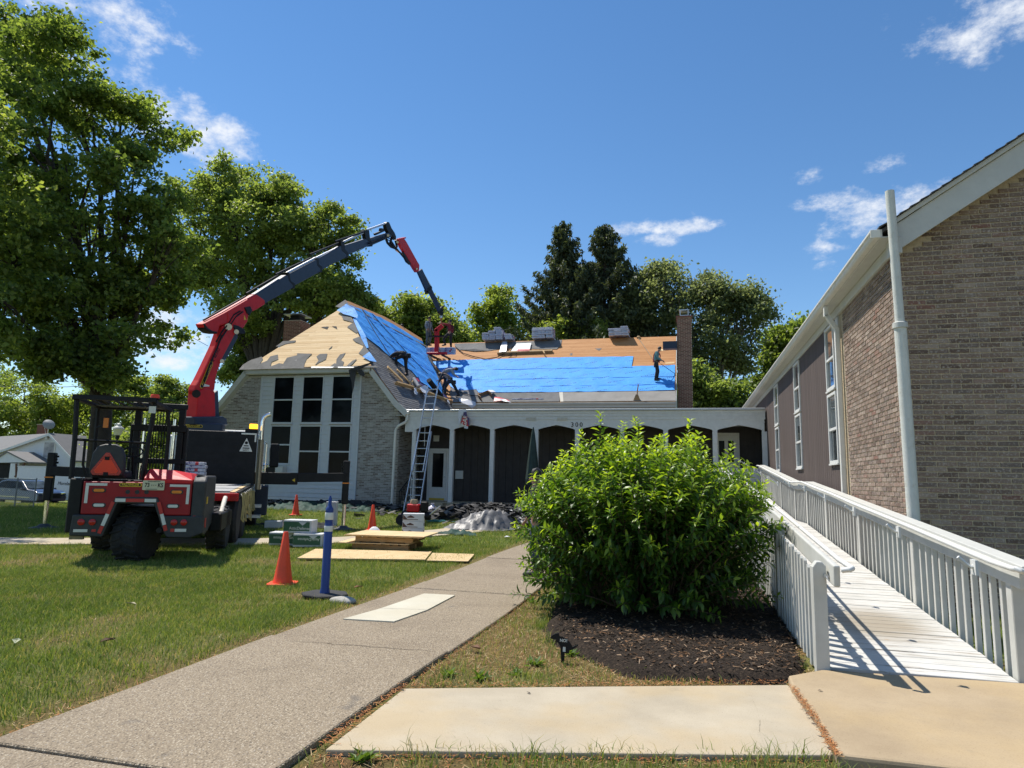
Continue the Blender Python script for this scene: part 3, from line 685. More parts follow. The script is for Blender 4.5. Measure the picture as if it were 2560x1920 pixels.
def make_right_building():
    g=NT('reflecting_window_glass'); g.set((.05,.06,.065),.04,.0,.8); g.p.inputs['IOR'].default_value=1.9; c=g.coord(); g.bump(g.noise(c,1.6,2,.5),.05,.02); MT['glassr']=g.m
    root=thing('brick_building','brown brick building with dark vertical siding and a tall painted pipe at its corner','building',(XR,9.72,0))
    Yf=9.72; Yb=32.6; XW=9.4; zr=lambda x: 4.98+.655*(x-2.75)   # roof underside at the front wall
    xr=8.4
    # solid walls behind the bricks
    m=MB(); poly=[(XR,Yf,-.1),(14.1,Yf,-.1),(14.1,Yf,4.8),(xr,Yf,zr(xr)-.10),(XR,Yf,4.86)]
    m.prism([(p[0],Yf+.004,p[2]) for p in poly],(0,.2,0)); m.build('wall',MT['mortar'],root)
    m=MB(); m.bx(XR+.004,Yf+.21,-.1,XR+.2,Yb,4.80); m.build('wall',MT['mortar'],root)
    m=MB(); m.bx(13.9,Yf+.21,-.1,14.1,Yb,4.7); m.prism([(XR+.2,Yb-.2,-.1),(13.9,Yb-.2,-.1),(13.9,Yb-.2,4.7),(xr,Yb-.2,zr(xr)-.1),(XR+.2,Yb-.2,4.8)],(0,.2,0)); m.build('wall',MT['siding'],root)
    brick_wall(root,(XR-.004,Yf,0),(1,0,0),(0,-1,0),[(0,7.0,.0,9.0)],MT['brick_r'],None,near=230,inside=lambda a,z: z<zr(XR+a)-.30,seed=2)
    brick_wall(root,(XR,Yf,0),(0,1,0),(-1,0,0),[(0.0,3.13,.0,4.63)],MT['brick_r'],None,near=60,seed=3)
    # siding boards with recessed grooves
    y=13.37;rn=random.Random(1)
    wins=[(13.53,14.31),(17.60,18.45),(21.64,22.48)]
    while y<Yb-.1:
        w=.198; m=MB(); segs=[(0.0,4.78)]
        for a,b in wins:
            if y+w>a+.01 and y<b-.01: segs=[(0.0,1.93),(4.61,4.78)]
        for z0,z1 in segs:
            m=MB(); m.prism([(XR-.012,y,z0),(XR-.012,y+w-.012,z0),(XR+.004,y+w-.002,z0),(XR+.004,y-.002,z0)],(0,0,z1-z0)); m.build('siding_board',MT['siding'],root)
        if len(segs)==2:
            for a,b in wins:
                if y+w>a+.01 and y<b-.01:
                    if y<a: MB().bx(XR-.012,y,1.935,XR+.003,a,4.605).build('siding_board',MT['siding'],root)
                    if y+w>b: MB().bx(XR-.012,b,1.935,XR+.003,y+w-.012,4.605).build('siding_board',MT['siding'],root)
        y+=w
    for a,b in wins: stacked_window(root,a,b)
    # white corner board and downspout between brick and siding
    MB().bx(XR-.03,13.12,.0,XR+.01,13.36,4.618).build('corner_board',MT['trim'],root,bevel=.004)
    m=MB(); m.beam((XR-.075,13.02,.1),(XR-.075,13.02,4.36),.075,.10,up=(0,1,0)); m.beam((XR-.075,13.02,4.34),(XR-.24,13.02,4.62),.075,.10,up=(0,1,0)); m.beam((XR-.24,13.02,4.58),(XR-.24,13.02,4.77),.075,.10,up=(0,1,0))
    for k in range(5): 
        t=k/5; m.beam((XR-.075-.165*t,13.02,4.34+.28*t),(XR-.075-.165*(t+.06),13.02,4.34+.28*(t+.06)),.083,.108,up=(0,1,0))
    m.build('downspout',MT['gutter'],root,bevel=.012,seg=2)
    # frieze, soffit, gutter
    MB().bx(XR-.045,Yf-.02,4.625,XR+.01,Yb,4.775).build('frieze',MT['trim'],root,bevel=.004)
    MB().bx(XR-.215,Yf-.27,4.780,XR+.02,Yb,4.795).build('soffit',MT['trim'],root)
    MB().bx(XR-.09,Yf-.27,4.56,XR+.03,Yf-.021,4.778).build('frieze_return',MT['trim'],root,bevel=.003)
    gx0=XR-.34; gz_=-.245; prof=[(gx0+a,b+gz_) for a,b in ((0,5.14),(0,5.11),(.02,5.09),(.03,5.06),(.05,5.035),(.115,5.03),(.115,5.045),(.06,5.05),(.03,5.11),(.012,5.14))]
    m=MB(); m.prism([(p[0],Yf-.26,p[1]) for p in prof],(0,Yb-Yf+.3,0)); m.bx(gx0,Yf-.275,4.785,gx0+.12,Yf-.262,4.895); m.build('gutter',MT['gutter'],root,bevel=.003)
    MB().bx(gx0+.118,Yf-.26,4.796,gx0+.145,Yb,4.90).build('fascia',MT['trim'],root)
    # rake boards along the gable
    zt=lambda x: zr(x)+.06
    def rake(x0,x1,lo,hi,ya,yb,nm,mat): 
        m=MB(); m.prism([(x0,ya,zt(x0)+lo),(x1,ya,zt(x1)+lo),(x1,ya,zt(x1)+hi),(x0,ya,zt(x0)+hi)],(0,yb-ya,0)); return m.build(nm,mat,root,bevel=.004)
    rake(XR-.05,xr,-.42,-.055,Yf-.21,Yf-.17,'rake_board',MT['trim']); rake(XR-.1,xr,-.05,.02,Yf-.25,Yf-.17,'rake_trim',MT['trim'])
    m=MB(); m.prism([(XR-.05,Yf-.169,zt(XR)-.12),(xr,Yf-.169,zt(xr)-.12),(xr,Yf-.169,zt(xr)-.10),(XR-.05,Yf-.169,zt(XR)-.10)],(0,.168,0)); m.build('soffit',MT['trim'],root)
    # roof: shingle courses stepping down both slopes
    m=MB(); s=math.hypot(1,.655); n=46; x0=XR-.24
    for k in range(n):
        a=x0+(xr-x0)*k/n;b=x0+(xr-x0)*(k+1)/n
        m.add([(a,Yf-.30,zt(a)+.028),(b+.02,Yf-.30,zt(b)+.034),(b+.02,Yb+.1,zt(b)+.034),(a,Yb+.1,zt(a)+.028),(a,Yf-.30,zt(a)+.046),(b+.02,Yf-.30,zt(b)+.038),(b+.02,Yb+.1,zt(b)+.038),(a,Yb+.1,zt(a)+.046)],[(3,2,1,0),(4,5,6,7),(0,1,5,4),(2,3,7,6),(0,4,7,3)],rn.random())
    o=m.build('shingle',MT['shingledk'],root,tone=True); o['kind']='stuff'
    m=MB(); m.prism([(x0+.05,Yf-.24,zt(x0)+.026),(xr,Yf-.24,zt(xr)+.026),(xr,Yf-.24,zt(xr)-.02),(x0+.05,Yf-.24,zt(x0)-.02)],(0,Yb-Yf+.3,0))
    m.prism([(xr,Yf-.24,zt(xr)+.03),(14.6,Yf-.24,zt(xr)-.655*(14.6-xr)),(14.6,Yf-.24,zt(xr)-.655*(14.6-xr)-.06),(xr,Yf-.24,zt(xr)-.03)],(0,Yb-Yf+.3,0)); m.build('roof',MT['shingledk'],root)
    # painted vent pipe standing at the corner
    top=gy(2224,478,9.36);bot=Vector((top.x+.06,9.38,0.0)); mid=Vector((top.x+.03,9.37,3.58))
    m=MB(); m.tube([mid,top],.056,18); m.tube([bot,mid],.072,18)
    o=m.build('vent_pipe',simple('pipe_paint',(.60,.61,.56),.6,var=.08,vs=5,dirt=.35,dcol=(.40,.33,.22),bump=.5,bs=60),root,smooth=True)
    c=MB().lathe([(.074,-.05),(.088,-.045),(.088,.02),(.075,.03)],mid,18).build('pipe_collar',MT['trim'],o,smooth=True)
make_right_building()
# ---------------------------------------------------------------- house with clipped gable, cross wing and covered walkway
YF=25.0; XC=-15.36; ZR=9.48; SL=1.18; ZE=4.10; HW=(ZR-ZE)/SL   # half width at the eaves
YFR=24.75                                                      # front edge of the roof
ZH=6.0; YA=27.8                                                # hip eave height, hip apex
HX=(ZR-ZH)/SL
P_RIGHT=(Vector((XC,30,ZR)),Vector((SL,0,1)).normalized())
HS=(ZR-ZH)/(YA-YFR)
P_HIP=(Vector((XC,YA,ZR)),Vector((0,-HS,1)).normalized())
WY0=32.8; WZ0=5.40; WYR=38.3; ZW=9.74; WS=(ZW-WZ0)/(WYR-WY0)
P_WING=(Vector((-8,WYR,ZW)),Vector((0,-WS,1)).normalized())
XWR=-.45
def on(px,py,pl,off=0.0): return gp(px,py,pl[0]+pl[1]*off,pl[1])

def cover(name,pix,pl,off,mat,parent,thick=.006,wr=0.0,cell=.25,seed=0,world=None,kind=None):
    """a sheet lying on a roof plane, its outline found from the picture, with its own thickness and wrinkles"""
    pts=world if world else [on(x,y,pl,off) for x,y in pix]
    n=pl[1]; bm=bmesh.new(); vs=[bm.verts.new(p) for p in pts]; f=bm.faces.new(vs)
    bmesh.ops.triangulate(bm,faces=[f])
    if wr>0:
        for _ in range(7):
            es=[e for e in bm.edges if e.calc_length()>cell]
            if not es: break
            bmesh.ops.subdivide_edges(bm,edges=es,cuts=1,use_grid_fill=True)
            bmesh.ops.triangulate(bm,faces=bm.faces[:])
        t1=n.orthogonal().normalized() if abs(n.z)<.99 else Vector((1,0,0)); t2=n.cross(t1)
        for v in bm.verts:
            a=v.co.dot(t1);b=v.co.dot(t2)
            v.co+=n*float((fbm(np.array(a*1.9+seed),np.array(b*1.3+seed*2))-.45)*wr+abs(math.sin(a*3.1+2*math.sin(b*.9+seed)))**6*wr*.5)
    ext=bmesh.ops.extrude_face_region(bm,geom=bm.faces[:]); bmesh.ops.translate(bm,vec=-n*thick,verts=[g for g in ext['geom'] if isinstance(g,bmesh.types.BMVert)])
    bmesh.ops.recalc_face_normals(bm,faces=bm.faces)
    me=bpy.data.meshes.new(name)
    if parent is not None: bm.transform(wmat(parent).inverted())
    bm.to_mesh(me); bm.free(); me.materials.append(mat); o=link(name,me,parent)
    if wr>0: me.polygons.foreach_set('use_smooth',[True]*len(me.polygons)); me.set_sharp_from_angle(angle=R(50))
    if kind: o['kind']=kind
    return o

def underlay_mat(name,col,ax_u,ax_v,dark):
    """blue roofing underlayment with slanted rows of printed lettering"""
    t=NT(name); g=t.n('ShaderNodeNewGeometry')
    def dot(v):
        d=t.n('ShaderNodeVectorMath',operation='DOT_PRODUCT'); t.L.new(g.outputs['Position'],d.inputs[0]); d.inputs[1].default_value=v; return d.outputs['Value']
    u=dot(ax_u);v=dot(ax_v)
    up=t.math('ADD',t.math('MULTIPLY',u,.94),t.math('MULTIPLY',v,.34)); vp=t.math('SUBTRACT',t.math('MULTIPLY',v,.94),t.math('MULTIPLY',u,.34))
    row=t.math('MULTIPLY',vp,1/.62); ri=t.math('FLOOR',row); fr=t.math('FRACT',row)
    cu=t.math('ADD',t.math('MULTIPLY',up,1/1.75),t.math('MULTIPLY',ri,.37)); fc=t.math('FRACT',cu)
    inrow=t.math('MULTIPLY',t.math('GREATER_THAN',fr,.42),t.math('LESS_THAN',fr,.52)); incol=t.math('MULTIPLY',t.math('GREATER_THAN',fc,.12),t.math('LESS_THAN',fc,.66))
    ch=t.math('GREATER_THAN',t.math('FRACT',t.math('MULTIPLY',cu,17.0)),.34)
    wd=t.math('GREATER_THAN',t.math('FRACT',t.math('MULTIPLY',cu,5.3)),.16)
    ink=t.math('MULTIPLY',t.math('MULTIPLY',inrow,incol),t.math('MULTIPLY',ch,wd))
    n=t.noise(t.coord('World'),2.0,4,.6)
    base=t.ramp(n,[(.3,tuple(c*.88 for c in col)),(.7,tuple(min(1,c*1.10) for c in col))])
    t.set(t.mix(t.math('MULTIPLY',ink,.8),base,dark),.62,0,.16); t.bump(t.noise(t.coord('World',(1,1,1)),5,5,.62,1.5),.45,.05); return t.m
MT['blue']=underlay_mat('blue_underlayment',(.070,.34,.82),(1,0,0),(0,.8,.6),(.02,.045,.16))
MT['blue2']=underlay_mat('blue_underlayment_slope',(.070,.34,.82),(0,-1,0),(-.65,0,.76),(.02,.045,.16))
MT['felt']=simple('grey_roofing_felt',(.15,.148,.142),.9,var=.18,vs=3,bump=.3,bs=60)
MT['feltlight']=simple('pale_grey_roofing_felt',(.27,.255,.23),.9,var=.12,vs=2,bump=.3,bs=60)
MT['feltblack']=simple('black_roofing_felt',(.045,.045,.047),.9,var=.25,vs=3,bump=.3,bs=60)
MT['cream']=simple('cream_panel',(.50,.47,.39),.7,var=.08,vs=2,dirt=.3,dcol=(.34,.31,.25))

def house():
    root=thing('brick_house','whitewashed brick house with clipped gable and half stripped roof under repair','house',(XC,YF,0)); rn=random.Random(11)
    xl,xr_=XC-HW+.36,XC+HW-.36; Yback=46
    zs=lambda x: ZR-SL*abs(x-XC)-.30
    # walls
    m=MB(); P=[(xl,-.1),(xr_,-.1),(xr_,zs(xr_)),(XC+HX-.0,5.72),(XC-HX+.0,5.72),(xl,zs(xl))]
    m.prism([(x,YF+.004,z) for x,z in P],(0,.2,0)); m.build('wall',MT['mortarh'],root)
    m=MB(); m.bx(xr_-.2,YF+.21,-.1,xr_-.004,Yback,4.1); m.build('wall',MT['mortarh'],root); m=MB(); m.bx(xl,YF+.21,-.1,xl+.2,Yback,4.1); m.build('wall',MT['mortarh'],root)
    m=MB(); m.prism([(xl+.2,Yback-.2,-.1),(xr_-.2,Yback-.2,-.1),(xr_-.2,Yback-.2,4.1),(XC,Yback-.2,ZR-.4),(xl+.2,Yback-.2,4.1)],(0,.2,0)); m.build('wall',MT['mortarh'],root)
    wx0,wx1=-17.62,-12.93                                             # white sided bay with the windows
    ins=lambda a,z: z<min(5.70,zs(XC+a)-.02)
    brick_wall(root,(XC,YF,0),(1,0,0),(0,-1,0),[(xl-XC,wx0-XC-.02,.0,5.9),(wx1-XC+.02,xr_-XC,.0,5.9)],MT['brick_h'],None,near=240,inside=ins,seed=5)
    brick_wall(root,(xr_,YF,0),(0,1,0),(1,0,0),[(.0,2.4,.0,4.0)],MT['brick_h'],None,near=0,seed=6)
    # windows: three columns of two units; each unit is frame, panes and sill
    cols=[]
    for (gl,gr) in ((686,733),(758,806),(833,880)):
        a=gy(gl,1000,YF).x; b=gy(gr,1000,YF).x; cols.append((a,b))
    zt=gy(800,938,YF).z; zm=gy(800,1050,YF).z; zb=gy(800,1165,YF).z
    cols=[(-17.02-.5,-17.02+.5)]*0+cols
    w=.85
    cx=[-16.98,-15.36,-13.74]
    cx=[(c[0]+c[1])/2 for c in cols]
    d0=(cx[2]-cx[0])/2; cx=[cx[1]-d0,cx[1],cx[1]+d0]; hw=.505
    zt=5.66
    units=[]
    for i,c in enumerate(cx):
        units.append((c,3.66,zt)); units.append((c,(1.95,1.30,1.30)[0] if i==0 else 1.42,3.58))
    # siding boards of the bay, run between the windows
    z=.62; hcs=.185; 
    while z<5.68:
        h=min(hcs,5.70-z); spans=[(wx0,wx1)]
        for (c,a,b) in units:
            if z+h>a-.03 and z<b+.03:
                ns=[]
                for (p,q) in spans:
                    if c-hw-.0>p and c+hw<q+.001: ns+= [(p,c-hw),(c+hw,q)]
                    elif c+hw>p and c-hw<q:
                        if p<c-hw: ns.append((p,c-hw))
                        if q>c+hw: ns.append((c+hw,q))
                    else: ns.append((p,q))
                spans=ns
        for (p,q) in spans:
            if q-p<.03: continue
            m=MB(); m.prism([(p,YF-.012,z+h),(p,YF-.040,z),(p,YF-.002,z),(p,YF-.002,z+h)],(q-p,0,0)); m.build('siding_board',MT['vinyl'],root)
        z+=hcs
    MB().bx(wx0-.02,YF-.05,.45,wx0+.05,YF-.0,5.7).bx(wx1-.05,YF-.05,.45,wx1+.02,YF-.0,5.7).build('corner_trim',MT['vinyl'],root)['kind']='stuff'
    MB().bx(wx0+.03,YF-.06,.50,wx1-.03,YF-.01,.60).build('trim_board',MT['white'],root)
    # dark opening under the siding with posts
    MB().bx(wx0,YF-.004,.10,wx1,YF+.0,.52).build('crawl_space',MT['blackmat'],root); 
    for k in (.28,.5,.8): MB().bx(wx0+(wx1-wx0)*k,YF-.02,.1,wx0+(wx1-wx0)*k+.16,YF-.005,.5).build('pier',MT['brick_h'],root)
    for (c,a,b) in units:
        fr=MB(); y0,y1=YF-.055,YF+.0; t=.05
        fr.bx(c-hw,y0,a,c-hw+t,y1,b).bx(c+hw-t,y0,a,c+hw,y1,b).bx(c-hw+t,y0,a,c+hw-t,y1,a+t).bx(c-hw+t,y0,b-t,c+hw-t,y1,b)
        zm=(a+b)/2; fr.bx(c-hw+t,y0+.01,zm-.03,c+hw-t,y1,zm+.03)
        f=fr.build('window',MT['vinyl'],root,bevel=.005)
        for q0,q1,yy in ((a+t,zm-.03,YF-.012),(zm+.03,b-t,YF-.020)):
            MB().bx(c-hw+t,yy,q0,c+hw-t,yy+.006,q1).build('pane',MT['glass'],f)
        MB().bx(c-hw-.03,YF-.075,a-.035,c+hw+.03,YF-.004,a-.003).build('sill',MT['vinyl'],f)
    # window air conditioner below the short left window
    c=cx[0]; ac=MB(); ac.bx(c-.50,YF-.34,1.42,c+.40,YF-.0,1.86)
    a=ac.build('air_conditioner',MT['trim'],root,bevel=.012)
    MB().bx(c-.46,YF-.345,1.46,c+.05,YF-.341,1.82).build('grille',MT['black'],a)
    for k in range(5): MB().bx(c+.10+k*.058,YF-.35,1.46,c+.125+k*.058,YF-.341,1.82).build('slat',MT['white'],a)
    MB().prism([(c-.42,YF-.32,1.40),(c+.34,YF-.32,1.40),(c+.30,YF-.02,1.17),(c-.38,YF-.02,1.17)],(0,.02,.01)).build('bracket',MT['trim'],a)
    # eave trim of the clipped gable, rake boards, gutter and downspout
    MB().bx(XC-HX-.02,YFR-.03,ZH-.24,XC+HX+.02,YFR+.0,ZH-.03).build('fascia',MT['trim'],root,bevel=.006)
    MB().bx(XC-HX-.1,YFR+.001,ZH-.26,XC+HX+.1,YF+.0,ZH-.235).build('soffit',MT['trim'],root)
    for s in (-1,1):
        q=[(XC+s*HX,ZH),(XC+s*(HW-.45),ZE+.45*SL),(XC+s*(HW+.05),ZE+.10)]
        m=MB()
        for (a,b) in zip(q[:-1],q[1:]): m.prism([(a[0],YFR-.03,a[1]-.03),(b[0],YFR-.03,b[1]-.03),(b[0]-s*.05,YFR-.03,b[1]-.30),(a[0]-s*.05,YFR-.03,a[1]-.30)],(0,.035,0))
        m.build('rake_board',MT['trim'],root)['kind']='stuff'
        m=MB()
        for (a,b) in zip(q[:-1],q[1:]): m.prism([(a[0]-s*.05,YFR+.006,a[1]-.30),(b[0]-s*.05,YFR+.006,b[1]-.30),(b[0]-s*.05,YFR+.006,b[1]-.28),(a[0]-s*.05,YFR+.006,a[1]-.28)],(0,YF-YFR,0))
        m.build('soffit',MT['trim'],root)['kind']='stuff'
    xe=XC+HW
    MB().bx(xe-.02,YFR-.02,ZE-.10,xe+.14,31.6,ZE+.03).build('gutter',MT['gutter'],root,bevel=.02)
    MB().bx(xe-.40,YFR,ZE-.14,xe-.02,31.6,ZE-.115).build('soffit',MT['trim'],root)
    m=MB(); m.tube([(xe+.06,YFR+.05,ZE-.1),(xe+.06,YFR+.05,ZE-.28),(xe-.0,YFR+.04,ZE-.40),(xe-.30,YFR+.04,ZE-.55),(xe-.42,YFR+.05,ZE-.72),(xe-.44,YFR+.06,.35)],.055,8); m.build('downspout',MT['gutter'],root,smooth=True)
    # roof decks
    t=.12
    def slabroof(poly,n,name='roof_deck',mat=MT['boards_old']):
        m=MB(); m.prism(poly,-Vector(n)*t); m.build(name,mat,root)
    Er=(XC+HW+.08,ZE-.08*SL+.0)
    slabroof([(XC,YA,ZR),(XC+HX,YFR,ZH),(Er[0],YFR,Er[1]),(Er[0],46.4,Er[1]),(XC,46.4,ZR)],P_RIGHT[1]); 
    slabroof([(XC,YA,ZR),(XC,46.4,ZR),(XC-HW-.08,46.4,Er[1]),(XC-HW-.08,YFR,Er[1]),(XC-HX,YFR,ZH)],Vector((-SL,0,1)).normalized(),mat=MT['shingle'])
    # hip face: bare boards, each course one board
    n=P_HIP[1]; up=Vector((0,YA-YFR,ZR-ZH)).normalized(); Ls=Vector((0,YA-YFR,ZR-ZH)).length; cw=.138; k=0; s=0.0
    slabroof([(XC-HX,YFR,ZH),(XC+HX,YFR,ZH),(XC,YA,ZR)],n)
    while s<Ls-.05:
        e=min(s+cw-.006,Ls-.01); f0=1-s/Ls; f1=1-e/Ls; b=Vector((XC,YFR,ZH))+n*(.004+rn.uniform(0,.004)); j=rn.uniform(-.02,.02)
        x0,x1=-HX*f0,HX*f0; cut=rn.uniform(-.6,.6)*HX*f0
        for (a0,a1,c0,c1) in (((x0,cut-.002,-HX*f1,cut-.002)),((cut+.002,x1,cut+.002,HX*f1))):
            if a1-a0<.05 or c1-c0<.02: continue
            q=[b+up*s+Vector((a0,0,0)),b+up*s+Vector((a1,0,0)),b+up*e+Vector((c1,0,0)),b+up*e+Vector((c0,0,0))]
            MB().prism(q,n*.016).build('roof_board',MT['boards'],root)
        s+=cw
    # felt left on the hip: torn strip along the eave and patches
    H=P_HIP; Z=2.989; ZP=lambda pts:[(440+x/Z,520+y/Z) for x,y in pts]
    o=.028
    cover('felt_patch',ZP([(470,1208),(500,1172),(560,1135),(640,1110),(650,1130),(625,1165),(680,1140),(705,1108),(760,1095),(765,1130),(715,1150),(705,1185),(770,1160),(800,1165),(830,1120),(905,1100),(905,1085),(1015,1090),(975,1130),(960,1165),(955,1192),(1010,1195),(1150,1185),(1185,1160),(1260,1183),(1495,1180),(1510,1192),(1300,1195),(900,1200)]),H,o+.012,MT['felt'],root,thick=.016,wr=.02,cell=.22)
    cover('felt_patch',ZP([(1050,1110),(1075,1090),(1130,1088),(1120,1130),(1060,1160),(1040,1172),(1065,1140)]),H,o+.012,MT['felt'],root,thick=.016,wr=.02,cell=.22)
    cover('felt_patch',ZP([(1195,1182),(1200,1130),(1225,1095),(1265,1082),(1250,1110),(1230,1135),(1255,1150),(1245,1180)]),H,o+.012,MT['felt'],root,thick=.016,wr=.02,cell=.22)
    cover('felt_patch',ZP([(745,1035),(800,995),(895,990),(890,1003),(820,1015),(770,1035)]),H,o+.012,MT['felt'],root,thick=.016,wr=.02,cell=.22)
    cover('felt_patch',ZP([(1275,1180),(1320,1140),(1350,1130),(1320,1165),(1300,1180)]),H,o+.012,MT['felt'],root,thick=.016,wr=.02,cell=.22)
    cover('felt_patch',ZP([(1085,890),(1140,885),(1130,905)]),H,o+.01,MT['feltblack'],root); cover('felt_patch',ZP([(1165,882),(1200,885),(1205,905)]),H,o+.01,MT['feltblack'],root)
    cover('felt_patch',ZP([(1190,735),(1265,684),(1300,725),(1245,752)]),H,o+.004,MT['felt'],root)
    cover('felt_patch',ZP([(1235,800),(1290,795),(1375,925),(1345,935),(1280,890),(1325,855),(1250,835)]),H,o+.012,MT['felt'],root,thick=.016,wr=.02,cell=.22)
    cover('felt_patch',ZP([(1320,980),(1385,955),(1430,1050),(1465,1115),(1440,1130),(1365,1085),(1405,1030),(1340,1000)]),H,o+.012,MT['felt'],root,thick=.016,wr=.02,cell=.22)
    cover('felt_patch',ZP([(1140,1055),(1168,1030),(1160,1045)]),H,o+.012,MT['felt'],root,thick=.016,wr=.02,cell=.22)
    cover('metal_flashing',ZP([(1010,1184),(1330,1186),(1330,1194),(1010,1196)]),H,o+.02,MT['white'],root)
    # torn black felt hanging over the right window
    m=MB(); 
    for i,(pts) in enumerate([[(1290,1210),(1330,1195),(1355,1205),(1345,1240),(1335,1290),(1330,1330),(1318,1380),(1312,1300),(1300,1260)],[(1350,1215),(1385,1205),(1415,1240),(1400,1258),(1375,1250)],[(1300,1200),(1470,1150),(1475,1156),(1380,1200),(1340,1215)]]):
        w=[gy(440+x/Z,520+y/Z,YFR-.08-.05*i) for x,y in pts]; m.prism(w,(0,.015,0))
        for k,p in enumerate(w): pass
    m.build('hanging_felt',MT['feltblack'],root)['kind']='stuff'
    # right slope: grey shingles below, blue underlayment above, bare brown boards by the ridge
    n=P_RIGHT[1]; dn=Vector((1,0,-SL)).normalized(); Lr=(Er[0]-XC)/dn.x; m=MB(); cw=.14; s=0.0; row=0
    while s<Lr-.02:
        x=XC+dn.x*s; y0=YFR-.02 if s>HX/dn.x else YFR+(YA-YFR)*(1-s*dn.x/HX); y=y0-(row%3)*.11
        s1=min(s+cw+.03,Lr)
        zv=ZR+dn.z*s; yv=WY0+(zv-WZ0)/WS
        while y<min(yv+.1,46.4):
            a=max(y,y0);b=min(y+.325,yv+.1)
            if b-a>.02:
                p=Vector((XC,0,ZR))+dn*s; q=Vector((XC,0,ZR))+dn*s1; h0=.012;h1=.022+rn.uniform(0,.004)
                m.add([p+Vector((0,a,0))+n*h0,p+Vector((0,b-.005,0))+n*h0,q+Vector((0,b-.005,0))+n*h1,q+Vector((0,a,0))+n*h1,q+Vector((0,b-.005,0))+n*.008,q+Vector((0,a,0))+n*.008],[(0,1,2,3),(3,2,4,5)],rn.random()*.999)
            y+=.33
        s+=cw; row+=1
    o_=m.build('shingle',MT['shingle'],root,tone=True); o_['kind']='stuff'
    A=P_RIGHT
    blue=ZP([(1272,712),(1345,745),(1420,768),(1560,835),(1700,915),(1840,1000),(1868,1050),(1880,1110),(1945,1240),(1985,1330),(1990,1400),(1930,1372),(1830,1300),(1760,1215),(1640,1140),(1560,1075),(1480,1010),(1412,955),(1385,960),(1360,870),(1330,820),(1300,770)])
    cover('blue_underlayment',blue,A,.05,MT['blue2'],root,wr=.05,cell=.3,seed=3)
    cover('bare_board_strip',ZP([(1262,690),(1300,700),(1420,752),(1560,812),(1700,890),(1835,975),(1845,1002),(1700,918),(1560,838),(1420,770),(1345,747),(1275,715)]),A,.034,MT['boards_old'],root)
    for a,b in (((1395,800),(1800,1010)),((1420,880),(1870,1120)),((1470,965),(1930,1225))):
        n_=12; up_=[(a[0]+(b[0]-a[0])*i/n_, a[1]+(b[1]-a[1])*i/n_+1.5*math.sin(i*1.7)) for i in range(n_+1)]
        cover('lap_seam',ZP(up_+[(x,y+4) for x,y in up_[::-1]]),A,.074,MT['blue2'],root,.004)
    # loose corners of the blue sheet folded onto the hip
    cover('blue_underlayment',ZP([(1205,770),(1270,720),(1330,745),(1360,800),(1355,825),(1300,805),(1250,795)]),H,.07,MT['blue'],root,wr=.08,cell=.18,seed=9)
    cover('blue_underlayment',ZP([(1320,825),(1350,835),(1420,960),(1440,1045),(1425,1048),(1390,985),(1345,880)]),H,.06,MT['blue'],root,wr=.06,cell=.15,seed=5)
    cover('blue_underlayment',ZP([(1395,1115),(1445,1075),(1500,1148),(1445,1140)]),H,.06,MT['blue'],root,wr=.06,cell=.12,seed=6)
    # ridge battens
    MB().prism([(XC-.12,YA,ZR-.03),(XC+.12,YA,ZR-.03),(XC+.02,YA,ZR+.07),(XC-.02,YA,ZR+.07)],(0,11.5,0)).build('ridge_board',MT['felt'],root)
    # brick chimney behind the left slope
    c=gx(744,800,XC-2.2); cx_,cy_=c.x,c.y; ch=thing('chimney','red brick chimney with metal cap behind the left roof slope','chimney',(cx_,cy_,5))
    ZT=gy(735,806,cy_).z
    MB().bx(cx_-.42,cy_-.42,5,cx_+.42,cy_+.42,ZT).build('stack',MT['mortar'],ch)
    for (oo,uu,nn) in (((cx_-.425,cy_-.425,0),(1,0,0),(0,-1,0)),((cx_+.425,cy_-.425,0),(0,1,0),(1,0,0))):
        brick_wall(ch,oo,uu,nn,[(0,.85,6,ZT)],MT['brick_red'],None,seed=8)
    MB().bx(cx_-.30,cy_-.30,ZT+.001,cx_+.30,cy_+.30,ZT+.10).bx(cx_-.24,cy_-.24,ZT+.10,cx_+.24,cy_+.24,ZT+.26).build('flue',MT['black'],ch)
    MB().bx(cx_-.46,cy_-.46,ZT+.27,cx_+.46,cy_+.46,ZT+.31).build('cap',MT['steel'],ch)
    return root
HOUSE=house()

